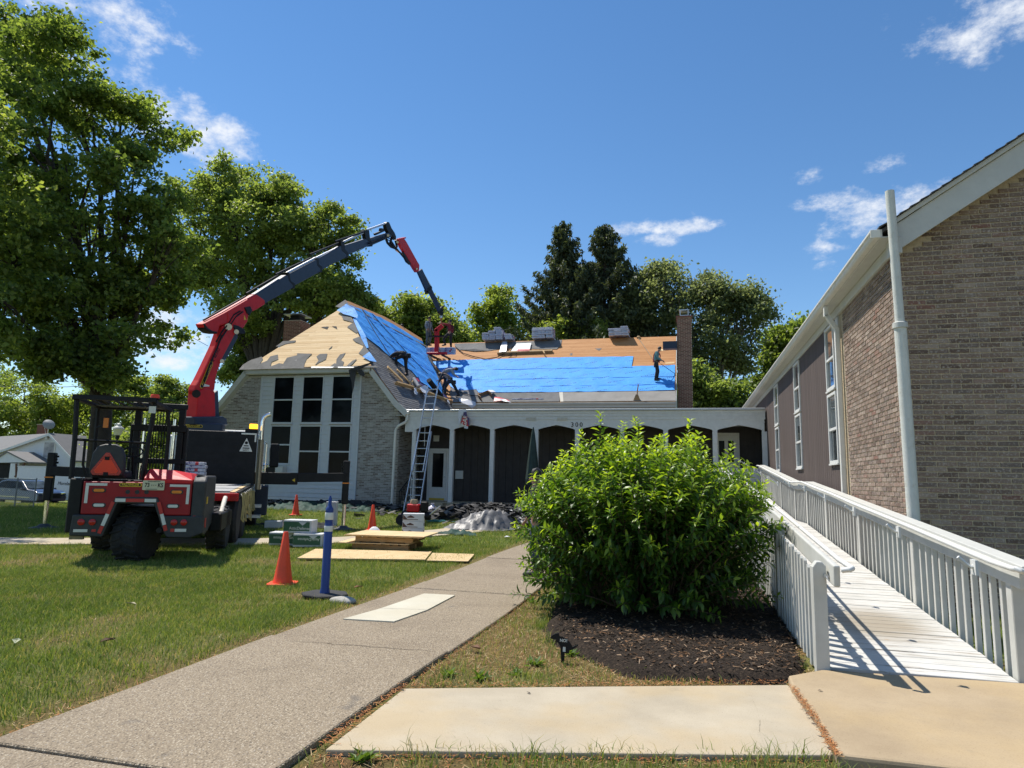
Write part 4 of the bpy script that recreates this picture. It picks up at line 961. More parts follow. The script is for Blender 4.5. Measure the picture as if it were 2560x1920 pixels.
def wing():
    root=thing('roof_wing','long house wing with a roof of blue underlayment and bare orange boards','house wing',(-8,WY0+.4,0)); rn=random.Random(21)
    yw=WY0+.38; Pn=P_WING[1]
    xb=lambda z: XC+(ZR-min(z,ZR))/SL     # where the wing plane meets the right slope (valley)
    # walls: cream panels below the eave
    MB().bx(-14,yw+.0,0,XWR-.05,yw+.2,5.2).build('wall',MT['trim'],root); 
    m=MB(); m.prism([(XWR-.25,yw+.2,0),(XWR-.25,44,0),(XWR-.25,44,5.1),(XWR-.25,WYR,ZW-.2),(XWR-.25,yw+.2,5.2)],(.2,0,0)); m.build('wall',MT['trim'],root)
    MB().bx(-14,43.8,0,XWR-.25,44,5.1).build('wall',MT['trim'],root)
    for k in range(5):
        x0=-11.3+k*2.15; MB().bx(x0,yw-.02,4.25,x0+2.1,yw-.001,4.92).build('wall_panel',MT['cream'],root)
    MB().bx(XWR-.75,yw-.03,4.2,XWR-.6,yw-.001,5.2).build('corner_trim',MT['trim'],root)
    # roof decks
    m=MB(); m.prism([(xb(WZ0)+.0,WY0,WZ0),(XWR,WY0,WZ0),(XWR,WYR,ZW),(XC+.2,WYR,ZW)],-Pn*.12); m.build('roof_deck',MT['boards_old'],root)
    m=MB(); m.prism([(XC+.2,WYR,ZW),(XWR,WYR,ZW),(XWR,44.2,5.0),(XC+.2,44.2,5.0)],-Vector((0,.6,.8))*.12); m.build('roof_deck',MT['shingle'],root)
    up=Vector((0,WYR-WY0,ZW-WZ0)).normalized(); Ls=Vector((0,WYR-WY0,ZW-WZ0)).length; cw=.142; s=2.0
    while s<Ls-.02:
        e=min(s+cw-.007,Ls); z=WZ0+(ZW-WZ0)*s/Ls; x0=xb(z)+.04; x=x0; b=Vector((0,WY0,WZ0))
        x=x0-rn.uniform(0,3)
        while x<XWR:
            a=max(x,x0);c=min(x+rn.choice([3.0,3.6,4.2]),XWR)
            if c-a>.05:
                h=.003+rn.uniform(0,.005); q=[b+up*s+Vector((a,0,0))+Pn*h,b+up*s+Vector((c-.004,0,0))+Pn*h,b+up*e+Vector((c-.004,0,0))+Pn*h,b+up*e+Vector((a,0,0))+Pn*h]
                MB().prism(q,Pn*.017).build('roof_board',MT['boards_old'],root)
            x=c if c>x else x+3
        s+=cw
    Z=2.836; ZP=lambda pts:[(960+x/Z,740+y/Z) for x,y in pts]; A=P_WING
    cover('blue_underlayment',ZP([(345,465),(480,455),(800,446),(1200,436),(1500,432),(1768,428),(1756,498),(1900,494),(2064,488),(2060,668),(1800,673),(1400,678),(1000,682),(670,684),(655,660),(560,668),(500,660),(470,640),(430,570)]),A,.05,MT['blue'],root,wr=.035,cell=.3,seed=1)
    for a,b in (((600,520),(1762,500)),((560,590),(2062,566)),((690,640),(2062,622))):
        n_=14; up_=[(a[0]+(b[0]-a[0])*i/n_, a[1]+(b[1]-a[1])*i/n_+1.2*math.sin(i*1.9)) for i in range(n_+1)]
        cover('lap_seam',ZP(up_+[(x,y+3.2) for x,y in up_[::-1]]),A,.070,MT['blue'],root,.004)
    cover('starter_felt',ZP([(1270,678),(1600,674),(2064,666),(2068,742),(1270,748)]),A,.036,MT['feltlight'],root,wr=.01,cell=.5)
    cover('starter_felt',ZP([(680,684),(1000,680),(1245,677),(1245,748),(640,752),(655,720)]),A,.036,MT['felt'],root,wr=.01,cell=.5)
    cover('starter_felt',ZP([(1240,672),(1268,672),(1272,748),(1250,748)]),A,.046,MT['cream'],root)
    cover('shingle_strip',ZP([(470,650),(560,660),(655,655),(665,685),(660,748),(490,752),(470,700)]),A,.04,MT['shingle'],root)
    cover('ridge_felt',ZP([(500,338),(720,332),(1000,322),(1262,311),(1255,350),(1225,377),(1060,375),(850,372),(740,388),(640,380),(540,383),(505,360)]),A,.045,MT['felt'],root,wr=.02,cell=.4)
    cover('ridge_felt',ZP([(540,380),(640,376),(740,388),(640,392)]),A,.06,MT['feltblack'],root)
    cover('felt_patch',ZP([(1495,372),(1545,370),(1525,388)]),A,.03,MT['felt'],root); cover('felt_patch',ZP([(1318,408),(1336,405),(1334,420),(1322,420)]),A,.03,MT['felt'],root)
    cover('new_board',ZP([(1952,378),(2018,372),(2018,384),(1952,390)]),A,.03,MT['boards'],root); cover('new_board',ZP([(1995,470),(2060,466),(2060,478),(1995,482)]),A,.03,MT['boards'],root)
    # eave trim and gutter
    MB().bx(-11.75,WY0-.02,WZ0-.26,XWR,WY0+.0,WZ0-.03).build('fascia',MT['trim'],root); MB().bx(-11.7,WY0-.13,WZ0-.14,XWR-.0,WY0-.021,WZ0-.03).build('gutter',MT['cream'],root,bevel=.01)
    MB().bx(-11.7,WY0+.001,WZ0-.27,XWR,yw,WZ0-.24).build('soffit',MT['trim'],root)
    MB().prism([(XWR+.001,WY0,WZ0-.22),(XWR+.001,WY0,WZ0+.02),(XWR+.001,WYR,ZW+.02),(XWR+.001,WYR,ZW-.22)],(.03,0,0)).build('rake_board',MT['trim'],root)
    # chimney at the gable end
    ch=thing('chimney','tall red brick chimney with metal cowl at the right end of the blue roof','chimney',(-.0,34.6,0))
    x0,x1=-.41,.36;y0,y1=34.6,35.5; zt=gy(1690,792,y0).z
    MB().bx(x0+.05,y0,0,x1,y1,zt-.05).build('stack',MT['mortar'],ch)
    xs_=x0+.05
    brick_wall(ch,(xs_,y0,0),(1,0,0),(0,-1,0),[(0,x1-xs_,3.8,zt-.06)],MT['brick_red'],None,seed=9,near=180); brick_wall(ch,(xs_,y0,0),(0,1,0),(-1,0,0),[(0,y1-y0,4,zt-.06)],MT['brick_red'],None,seed=10)
    MB().bx(xs_-.05,y0-.05,zt-.05,x1+.05,y1+.05,zt+.04).build('crown',MT['brick_red'],ch)
    c=Vector(((xs_+x1)/2,(y0+y1)/2,zt)); m=MB(); m.bx(c.x-.22,c.y-.3,zt+.041,c.x+.22,c.y+.3,zt+.12)
    for sx in (-1,1):
        for sy in (-1,1): m.bx(c.x+sx*.2-.02,c.y+sy*.28-.02,zt+.12,c.x+sx*.2+.02,c.y+sy*.28+.02,zt+.36)
    m.bx(c.x-.26,c.y-.34,zt+.36,c.x+.26,c.y+.34,zt+.40); m.build('cowl',MT['steel'],ch)['kind']='stuff'
    q=on(1655,888,P_WING,.0); MB().bx(XWR-.62,y0-.35,q.z-.1,xs_-.01,y0+.1,q.z+.28).build('flashing',MT['boomgrey'],root)
wing()

def walkway():
    Y=24.9; fl=.60; root=thing('covered_walkway','white covered walkway of shallow pointed arches numbered 300','walkway',(-4,Y,0)); rn=random.Random(31)
    X0,X1=-10.86,XR-.055; zt=4.20; za=3.42; zp=3.60
    ps=[-10.46,-8.88,-7.235,-5.505,-3.93,-2.27,-.71,1.0,2.66]
    pw=.085
    # panel with arched lower edge, one piece per bay
    for a,b in zip(ps[:-1],ps[1:]):
        l,r=a+pw,b-pw; q=[(a,3.93),(a,za-.04),(l,za-.04),(l,za),(l+.05,za+.03)]
        for k in range(1,6):
            t=k/6; q.append((l+(r-l)*t, za+.03+(zp-za-.03)*(1-abs(2*t-1)**1.04)))
        q+=[(r-.05,za+.03),(r,za),(r,za-.04),(b,za-.04),(b,3.93)]
        m=MB(); m.prism([(x,Y,z) for x,z in q],(0,.06,0)); m.build('arch_panel',MT['white'],root)
    MB().bx(X0,Y,za-.1,ps[0],Y+.06,3.93).build('arch_panel',MT['white'],root)
    for i,p in enumerate(ps):
        MB().bx(p-pw,Y+.004,(fl-.2) if p<0.8 else 1.9,p+pw,Y+.17,za-.042).build('post',MT['white'],root,bevel=.008)
    # fascia in three lapped bands, metal edge on top
    for k,(z0,z1,pr) in enumerate(((3.80,3.925,.02),(3.925,4.03,.04),(4.03,4.12,.06))): MB().bx(X0,Y-pr,z0+.003,X1,Y-.001,z1).build('fascia_board',MT['white'],root)
    m=MB(); m.bx(X0-.02,Y-.12,4.123,X1,Y+.1,4.20); m.build('roof_edge',MT['steelpaint'],root,bevel=.012)
    MB().bx(X0,Y+.101,4.10,X1,WY0+.37,4.185).build('roof',MT['felt'],root)
    # ceiling, back wall boards, floor
    MB().bx(X0,Y+.07,3.70,X1,WY0+.3,3.74).build('ceiling',MT['white'],root)
    yb=26.65; x=-9.52
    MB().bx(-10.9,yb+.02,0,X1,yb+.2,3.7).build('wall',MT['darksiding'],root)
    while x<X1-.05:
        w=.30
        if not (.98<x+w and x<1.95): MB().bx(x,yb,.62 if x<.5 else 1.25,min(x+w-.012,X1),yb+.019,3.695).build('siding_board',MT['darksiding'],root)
        x+=w
    MB().bx(-10.86,Y+.0,.0,.6,yb+.02,fl).build('floor',MT['conc'],root); MB().bx(.602,Y+.18,.0,X1,yb+.02,1.30).build('floor',MT['conc'],root)
    MB().bx(ps[7]+pw+.0,Y+.02,1.30,ps[8]-pw,Y+.09,2.1).build('low_wall',MT['white'],root)
    def door(x0,x1,z0,name,glass):
        d=MB().bx(x0,yb-.06,z0,x1,yb-.005,z0+2.05).build(name,MT['white'],root,bevel=.01)
        MB().bx(x0-.09,yb-.04,z0,x0-.002,yb-.0,z0+2.15).bx(x1+.002,yb-.04,z0,x1+.09,yb-.0,z0+2.15).bx(x0-.002,yb-.04,z0+2.055,x1+.002,yb,z0+2.15).build('door_frame',MT['white'],d)
        for g in glass: MB().bx(x0+g[0],yb-.068,z0+g[1],x0+g[2],yb-.061,z0+g[3]).build('pane',MT['glass'],d)
        MB().tube([(x1-.07,yb-.12,z0+.98),(x1-.07,yb-.06,z0+.98)],.025,8).build('handle',MT['steel'],d)
        return d
    d=door(-10.42,-9.68,fl,'door',[(.14,.55,.62,1.95),])
    MB().bx(-10.38,yb-.075,fl+.02,-9.72,yb-.062,fl+.10).build('threshold',simple('yellow_strip',(.60,.42,.03),.6),d)
    door(1.08,1.85,1.30,'door',[(.12,1.05,.32,1.85),(.45,1.05,.65,1.85)])
    MB().bx(-10.30,yb-.02,3.05,-10.05,yb-.001,3.30).build('notice',MT['trim'],root)
    # louvred vents
    for p in ((1328,1047),(1406,1047)):
        c=gy(p[0],p[1],Y-.03); v=MB().bx(c.x-.21,Y-.036,c.z-.055,c.x+.21,Y-.022,c.z+.055).build('vent',MT['trim'],root)
        for k in range(3): MB().bx(c.x-.19+k*.13,Y-.040,c.z-.04,c.x-.19+k*.13+.115,Y-.037,c.z+.04).build('louvre',MT['cream'],v)
    # intercom box on the wall
    c=gy(1149,1187,yb); MB().bx(c.x-.17,yb-.06,c.z-.17,c.x+.17,yb-.001,c.z+.17).build('wall_box',MT['trim'],root,bevel=.01)
    # steps and iron railing by the house corner
    for k in range(3): MB().bx(-10.3,Y-.32*(3-k)-.1,0,-9.0,Y-.001,.2*(k+1)-.01).build('step',MT['conc'],root)
    m=MB(); pts=[(-10.42,Y-1.25,1.0),(-10.42,Y-.1,1.62)]
    r=MB().tube(pts,.022,6).build('stair_rail',MT['black'],root)
    for k in range(8):
        t=k/7; y=pts[0][1]+(pts[1][1]-pts[0][1])*t; z=pts[0][2]+(pts[1][2]-pts[0][2])*t; MB().bx(-10.43,y-.01,z-.85,-10.41,y+.01,z).build('rail_bar',MT['black'],r)
    return root
MT['steelpaint']=simple('grey_metal_edge',(.46,.47,.47),.4,metal=.2,var=.08,vs=2)
WALKWAY=walkway()

# ---------------------------------------------------------------- lettering
def text_mesh(name,s,size,depth,mat,parent,M,align='CENTER',sx=1.0,bold=0.0,shear=0.0):
    c=bpy.data.curves.new('t','FONT'); c.body=s; c.size=size; c.extrude=depth; c.align_x=align; c.align_y='CENTER'; c.offset=bold; c.shear=shear; c.resolution_u=3
    o=bpy.data.objects.new('t',c); COL.objects.link(o); dg=bpy.context.evaluated_depsgraph_get(); me=bpy.data.meshes.new_from_object(o.evaluated_get(dg)); bpy.data.objects.remove(o); bpy.data.curves.remove(c)
    me.name=name; me.transform(Matrix.Diagonal((sx,1,1,1))); me.materials.clear(); me.materials.append(mat)
    ob=link(name,me,parent); ob.matrix_basis=(wmat(parent).inverted()@M) if parent is not None else M
    return ob
def face(o,xdir,zdir=(0,0,1)):
    x=Vector(xdir).normalized();z=Vector(zdir).normalized();n=x.cross(z).normalized()   # text lies in x/z, faces n
    M=Matrix((x,z,n)).transposed().to_4x4(); M.translation=Vector(o); return M
for i,ch in enumerate('300'):
    c=gy(1431+i*11,1062,24.9); text_mesh('house_number',ch,.24,.008,MT['black'],WALKWAY,face((c.x,24.892,c.z),(1,0,0)))
# ---------------------------------------------------------------- leaves
def leaf_cloud(P,N,S,rng,aspect=.62,fold=.25,T=None):
    """quads (rhombs folded on the midrib): P centres, N normals, S lengths, T optional axis directions"""
    n=len(P); 
    if T is None: T=rng.normal(size=(n,3))
    T=T-N*(T*N).sum(1,keepdims=True); T/=np.linalg.norm(T,axis=1,keepdims=True)+1e-9; B=np.cross(N,T)
    s=S[:,None]; base=P-T*s*.5; tip=P+T*s*.5-N*s*.12; l=P-T*s*.05+B*s*aspect*.5+N*s*fold*.5; r=P-T*s*.05-B*s*aspect*.5+N*s*fold*.5
    V=np.concatenate([base,l,tip,r]); a=np.arange(n); F=np.concatenate([np.stack([a,a+2*n,a+n],1),np.stack([a,a+3*n,a+2*n],1)]); return V,F
def unit(v): return v/(np.linalg.norm(v,axis=-1,keepdims=True)+1e-9)
LEAF={}
LEAF['maple']=leaf_mat('maple_leaf',[(0,(.055,.092,.026)),(.45,(.118,.176,.045)),(.8,(.195,.260,.066)),(1,(.28,.335,.10))],.56,tg=(2.0,1.85,.85))
LEAF['maple2']=leaf_mat('light_maple_leaf',[(0,(.080,.120,.038)),(.45,(.155,.215,.062)),(.8,(.235,.295,.088)),(1,(.33,.375,.13))],.56,tg=(1.9,1.8,.85))
LEAF['airy']=leaf_mat('airy_tree_leaf',[(0,(.080,.105,.056)),(.5,(.155,.195,.095)),(1,(.25,.285,.14))],.54,tg=(1.9,1.8,1.1))
LEAF['bright']=leaf_mat('bright_leaf',[(0,(.095,.140,.036)),(.5,(.185,.245,.060)),(1,(.30,.355,.10))],.55,tg=(1.9,1.8,.8))
LEAF['spruce']=leaf_mat('spruce_needle',[(0,(.036,.053,.033)),(.6,(.075,.100,.054)),(1,(.135,.160,.088))],.25,.6)
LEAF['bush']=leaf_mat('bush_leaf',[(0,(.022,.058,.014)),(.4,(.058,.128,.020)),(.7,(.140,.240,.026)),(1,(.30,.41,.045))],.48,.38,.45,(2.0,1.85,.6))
BARK=simple('dark_bark',(.045,.036,.028),.95,var=.4,vs=6,bump=.8,bs=18); BARK2=simple('grey_bark',(.12,.105,.085),.95,var=.35,vs=6,bump=.8,bs=18)

def blob_at(px,py,rpx,Y,squash=.85):
    c=gy(px,py,Y); zc=(c-Vector((0,0,CAM_H))).dot(_fw); r=rpx*zc/FPX; return (c,r,squash)
def tree(name,label,base,blobs,mat,nleaf,size,clump=.55,bark=BARK,trunk=.35,seed=1,group=None,leaves_per=60,shell=.42,aspect=.7,limbs=True,up=.55,cat='tree',fork=None):
    rng=np.random.default_rng(seed); base=Vector(base); root=thing(name,label,cat,base,group=group)
    # trunk and limbs
    top=max(b[0].z for b in blobs); cen=sum((b[0] for b in blobs),Vector())/len(blobs); f=Vector((base.x*.9+cen.x*.1,base.y*.9+cen.y*.1,0))
    fz=base.z+(fork if fork else (min(b[0].z-b[1]*.3 for b in blobs)-base.z)*.9); f.z=max(fz,base.z+1.2)
    m=MB(); m.tube([base-Vector((0,0,.2)),base+Vector((0,0,.25)),base.lerp(f,.5)+Vector((rng.normal()*.12,rng.normal()*.12,0)),f],[trunk*1.45,trunk*1.1,trunk*.95,trunk*.85],10)
    m.build('trunk',bark,root,smooth=True)
    lm=MB()
    for (c,r,q) in blobs:
        d=c-f; mid=f+d*.5+Vector((rng.normal()*.12*r,rng.normal()*.12*r,.14*d.length)); t=trunk*.62*min(1,.5+r/6)
        lm.tube([f-Vector((0,0,.3)),f+d*.15+Vector((0,0,.08*d.length)),mid,c+Vector((0,0,-.1*r)),c+Vector((0,0,r*.55))],[t,t*.85,t*.6,t*.36,t*.10],7)
        if limbs:
            for k in range(7):
                v=Vector(unit(rng.normal(size=3)))*r*.85; v.z=abs(v.z)*.8-.15*r; s=mid.lerp(c,rng.uniform(.1,.9)); e=c+v; 
                lm.tube([s,s.lerp(e,.5)+Vector((0,0,.1*r)),e],[t*.34,t*.2,t*.04],5)
    lm.build('limb',bark,root,smooth=True)['kind']='stuff'
    # smaller lobes break up the outline
    ex=[]
    for (c,r,q) in blobs:
        if r>.8:
            for k in range(7):
                d=unit(rng.normal(size=3)); d[2]=d[2]*.8+.15; rr=r*rng.uniform(.24,.42); ex.append((c+Vector(d)*(r*rng.uniform(.85,1.22)),rr,.8))
    blobs=[(c,r*.90,q) for c,r,q in blobs]+ex
    # clumps of leaves, more of them towards the outside of each blob
    tot=sum(r**2 for _,r,_ in blobs); P=[];N=[];TN=[]
    for (c,r,q) in blobs:
        k=max(6,int(nleaf/leaves_per*r**2/tot)); d=unit(rng.normal(size=(k,3))); rad=r*(shell+(1-shell)*rng.random((k,1))**.6); cc=np.array(c)+d*rad*np.array([1,1,q])
        cr=clump*rng.uniform(.6,1.35,(k,1)); ct=rng.uniform(-.18,.18,k)
        for j in range(k):
            n_=int(leaves_per*rng.uniform(.6,1.4)); o=rng.normal(size=(n_,3))*cr[j]*np.array([.62,.62,.36]); P.append(cc[j]+o)
            nn=rng.normal(size=(n_,3))*.75+np.array([0,0,up])+d[j]*.35; N.append(unit(nn)); TN.append(np.clip(rng.normal(.45+ct[j],.2,n_),0,.999))
    P=np.concatenate(P);N=np.concatenate(N);TN=np.concatenate(TN); S=size*rng.uniform(.65,1.3,len(P))
    keep=P[:,2]>base.z+.3; P=P[keep];N=N[keep];S=S[keep];TN=TN[keep]
    V,F=leaf_cloud(P,N,S,rng,aspect); V=V-np.array(base)
    np_mesh('crown',V,F,mat,root,tone=np.concatenate([TN,TN])); return root

def trees():
    B=blob_at
    # big maple at the left
    Y=21; b=gz(212,1262); base=(gy(262,1200,21).x,21,0)
    bl=[B(60,120,120,Y),B(170,200,130,Y-1),B(-60,260,190,Y),B(120,380,180,Y-2),B(300,330,110,Y),B(330,480,110,Y-1),B(10,560,200,Y),B(200,600,170,Y-2),B(350,640,105,Y),B(60,780,180,Y-2),B(240,800,140,Y-1),B(-120,640,220,Y),B(310,840,55,Y-2),B(120,880,70,Y-3),B(220,890,60,Y-2),B(-60,830,110,Y-2),B(300,930,28,Y-2),B(250,940,26,Y-2),B(-80,60,160,Y+1),B(330,740,80,Y),B(410,500,50,Y),B(-160,500,220,Y-6),B(-110,760,130,Y-6),B(-200,300,200,Y-5),B(430,600,50,Y-1)]
    tree('maple_tree','very large dark green maple overhanging the left side of the lawn',base,bl,LEAF['maple'],88000,.19,.43,trunk=.30,seed=2,fork=4.0,leaves_per=85)
    Y=46
    bl=[B(560,510,95,Y),B(640,560,100,Y),B(500,600,100,Y+2),B(720,570,90,Y),B(820,580,62,Y),B(770,650,100,Y),B(600,690,110,Y+1),B(490,690,65,Y+2),B(690,760,120,Y),B(830,730,85,Y),B(870,760,50,Y+1),B(650,830,90,Y+2),B(600,920,55,Y+3),B(640,950,60,Y+3),B(440,660,50,Y+2),B(900,790,35,Y+2),B(540,460,60,Y),B(690,505,60,Y)]
    tree('maple_tree','tall light green maple behind the clipped gable house',(gy(640,1180,Y).x,Y,0),bl,LEAF['maple2'],72000,.29,.66,trunk=.5,seed=3,leaves_per=75)
    Y=62
    bl=[B(990,815,48,Y),B(1040,790,50,Y),B(1080,830,48,Y),B(1120,830,34,Y),B(1000,860,40,Y),B(1145,860,22,Y),B(950,800,20,Y),B(1055,860,45,Y)]
    tree('broadleaf_tree','round green tree rising behind the house ridge by the crane hook',(gy(1050,1180,Y).x,Y,0),bl,LEAF['maple2'],16000,.40,1.0,trunk=.35,seed=4)
    Y=70
    bl=[B(1225,790,34,Y),B(1270,780,40,Y),B(1215,830,32,Y),B(1280,840,44,Y),B(1330,830,35,Y),B(1240,860,40,Y),B(1250,750,20,Y),B(1195,800,14,Y)]
    tree('broadleaf_tree','thin airy yellow green tree to the left of the spruces',(gy(1260,1180,Y).x,Y,0),bl,LEAF['bright'],6500,.36,.9,trunk=.2,seed=5,leaves_per=30,shell=.2)
    Y=56
    for k,(x,y,r) in enumerate(((1400,850,44),(1480,840,34),(1375,840,30))):
        tree('broadleaf_tree',('bright young tree peeping over the ridge between the two big shingle stacks','bright slender sapling over the ridge in front of the spruce trunks','bright sapling over the ridge just left of the middle shingle stack')[k],(gy(x,1180,Y).x,Y+k*.7,0),[B(x,y,r,Y+k*.7),B(x-10,y+40,r,Y+k*.7),B(x+8,y-r*.8,r*.5,Y+k*.7)],LEAF['bright'],3600,.30,.6,trunk=.12,seed=6+k,leaves_per=36)
    # airy trees at the right of the blue roof
    Y=58
    bl=[B(1660,720,48,Y),B(1700,760,60,Y),B(1640,800,55,Y+2),B(1760,720,45,Y),B(1800,770,55,Y),B(1840,740,40,Y),B(1860,800,50,Y),B(1880,760,30,Y),B(1740,830,60,Y),B(1810,860,60,Y),B(1850,900,40,Y),B(1770,930,45,Y),B(1700,870,40,Y),B(1690,690,22,Y),B(1780,695,20,Y),B(1890,830,24,Y)]
    tree('poplar_tree','tall airy grey green tree with many bare limbs right of the brick chimney',(gy(1790,1180,Y).x,Y,0),bl,LEAF['airy'],17000,.28,.75,bark=BARK2,trunk=.36,seed=9,leaves_per=34,shell=.3,fork=4)
    Y=60
    bl=[B(1600,740,40,Y),B(1590,800,50,Y),B(1640,690,35,Y),B(1560,800,45,Y),B(1650,870,45,Y)]
    tree('poplar_tree','airy grey green tree standing between the spruce and the chimney',(gy(1620,1180,Y).x,Y,0),bl,LEAF['airy'],11000,.32,.85,bark=BARK2,trunk=.3,seed=10,leaves_per=34)
    Y=46
    bl=[B(1740,960,40,Y),B(1760,1010,50,Y),B(1800,990,45,Y),B(1830,1030,40,Y),B(1720,1020,30,Y),B(1725,920,22,Y),B(1850,1010,24,Y)]
    tree('broadleaf_tree','low bright green bushy tree beside the brick chimney',(gy(1780,1190,Y).x,Y,0),bl,LEAF['maple2'],15000,.26,.6,trunk=.2,seed=12)
    Y=62
    bl=[B(1970,860,32,Y),B(1940,900,30,Y),B(2000,850,40,Y),B(1985,900,40,Y),B(1935,950,34,Y),B(1915,985,26,Y),B(1990,960,50,Y),B(1930,840,16,Y),B(2060,860,60,Y),B(2060,960,60,Y)]
    tree('broadleaf_tree','dense green tree showing above the gutter of the brown building',(gy(1985,1190,Y).x,Y,0),bl,LEAF['maple'],12000,.36,.8,trunk=.3,seed=13)
    # trees closing the view at the far left
    Y=68; fl=[((60,1000,90),(110,1050,70),(20,1060,80),(160,1010,40)),((330,1010,60),(290,1060,60),(380,1050,55),(350,985,35),(420,1010,40)),((200,1060,70),(240,1010,50),(170,1100,60)),((450,990,45),(470,1030,45),(420,1060,50)),((30,1130,70),(-60,1080,110),(-40,990,80)),((520,1080,60),(470,1090,50))]
    lb=['feathery light green locust tree above the grey roof of the white house','light green tree behind the forklift cage roof','bright tree beside the satellite dish on the white house','green tree behind the red crane column','low green tree at the far left edge behind the white house','green tree filling the gap between crane column and brick house']
    for k,(q,l) in enumerate(zip(fl,lb)):
        yy=Y+4*(k%3)
        tree('broadleaf_tree',l,(gy(q[0][0],1180,yy).x,yy,0),[B(x,y,r,yy) for x,y,r in q],LEAF['bright' if k in (0,1,2) else 'maple2'],15000 if k!=3 else 12000,.34,.8,trunk=.25,seed=20+k)
    # far wood line that reads as one mass
    rng=np.random.default_rng(77); P=[];TN=[]
    for k in range(150):
        x=rng.uniform(-150,110); y=rng.uniform(95,125); h=rng.uniform(5,9); n_=420; c=np.array([x,y,h*.45]); o=unit(rng.normal(size=(n_,3)))*rng.uniform(.55,1,(n_,1))*np.array([5,4,h*.55]); P.append(c+o); TN.append(np.clip(rng.normal(rng.uniform(.25,.6),.16,n_),0,.999))
    P=np.concatenate(P);TN=np.concatenate(TN);N=unit(rng.normal(size=P.shape)+np.array([0,-.2,.6])); V,F=leaf_cloud(P,N,np.full(len(P),1.0)*rng.uniform(.6,1.3,len(P)),rng,.8)
    o=np_mesh('far_wood',V,F,LEAF['maple2'],tone=np.concatenate([TN,TN])); tag(o,'distant line of green woodland beyond the houses','woodland',kind='stuff')

def spruce(label,base,height,radius,seed,name='spruce_tree'):
    rng=np.random.default_rng(seed); base=Vector(base); root=thing(name,label,'tree',base)
    MB().tube([base,base+Vector((0,0,height*.5)),base+Vector((0,0,height))],[.42,.26,.03],8).build('trunk',BARK,root,smooth=True)
    P=[];T=[];S=[];br=MB(); n=int(height*12)
    for i in range(n):
        h=height*(.16+.84*(i/n)); t=(h/height); L=radius*(1-t)**.78*rng.uniform(.42,1.15)+.35; a=rng.uniform(0,6.283); d=np.array([math.cos(a),math.sin(a),0])
        k=max(5,int(L*7)); q=np.linspace(.12,1,k); droop=-.20*L*np.sin(q*2.6)+.22*L*q**3
        pts=np.array(base)+np.array([0,0,h])+d*(q*L)[:,None]+np.array([0,0,1])*droop[:,None]
        if L>1.0: br.tube([base+Vector((0,0,h)),Vector(pts[k//2]),Vector(pts[-1])],[.05,.035,.01],4,caps=False)
        sd=np.array([-d[1],d[0],0])
        for j in range(k):
            m=rng.integers(7,11); w=(.30+.55*math.sin(min(1,q[j]*1.2)*3.0))*min(1,L*.38)*.55
            o=rng.uniform(-1,1,(m,1))*sd*w+rng.normal(size=(m,3))*.09; p=pts[j]+o; p[:,2]-=np.abs(o@sd)*.3+rng.uniform(0,.28,m)
            tt=d*rng.uniform(.15,.9,(m,1))+sd*rng.uniform(-.6,.6,(m,1))+np.array([0,0,-1])*rng.uniform(.35,1.2,(m,1)); P.append(p);T.append(tt);S.append(rng.uniform(.28,.58,m))
    br.build('limb',BARK,root)['kind']='stuff'
    P=np.concatenate(P);T=unit(np.concatenate(T));S=np.concatenate(S);N=unit(rng.normal(size=P.shape)+np.array([0,-.3,.4])); V,F=leaf_cloud(P,N,S,rng,.36,.1,T); V-=np.array(base)
    tn=np.clip(rng.normal(.45,.22,len(P)),0,.999); np_mesh('crown',V,F,LEAF['spruce'],root,tone=np.concatenate([tn,tn]))
def spruces():
    Y=58
    for (px,top,w,s,l) in ((1402,556,8.6,31,'dark spruce tree, the narrower one on the left of the pair behind the blue roof'),(1505,548,9.8,32,'dark spruce tree, the broader one on the right of the pair behind the blue roof')):
        h=gy(px,top,Y).z; spruce(l,(gy(px,1180,Y).x,Y+(s-31)*1.5,0),h,w,s)

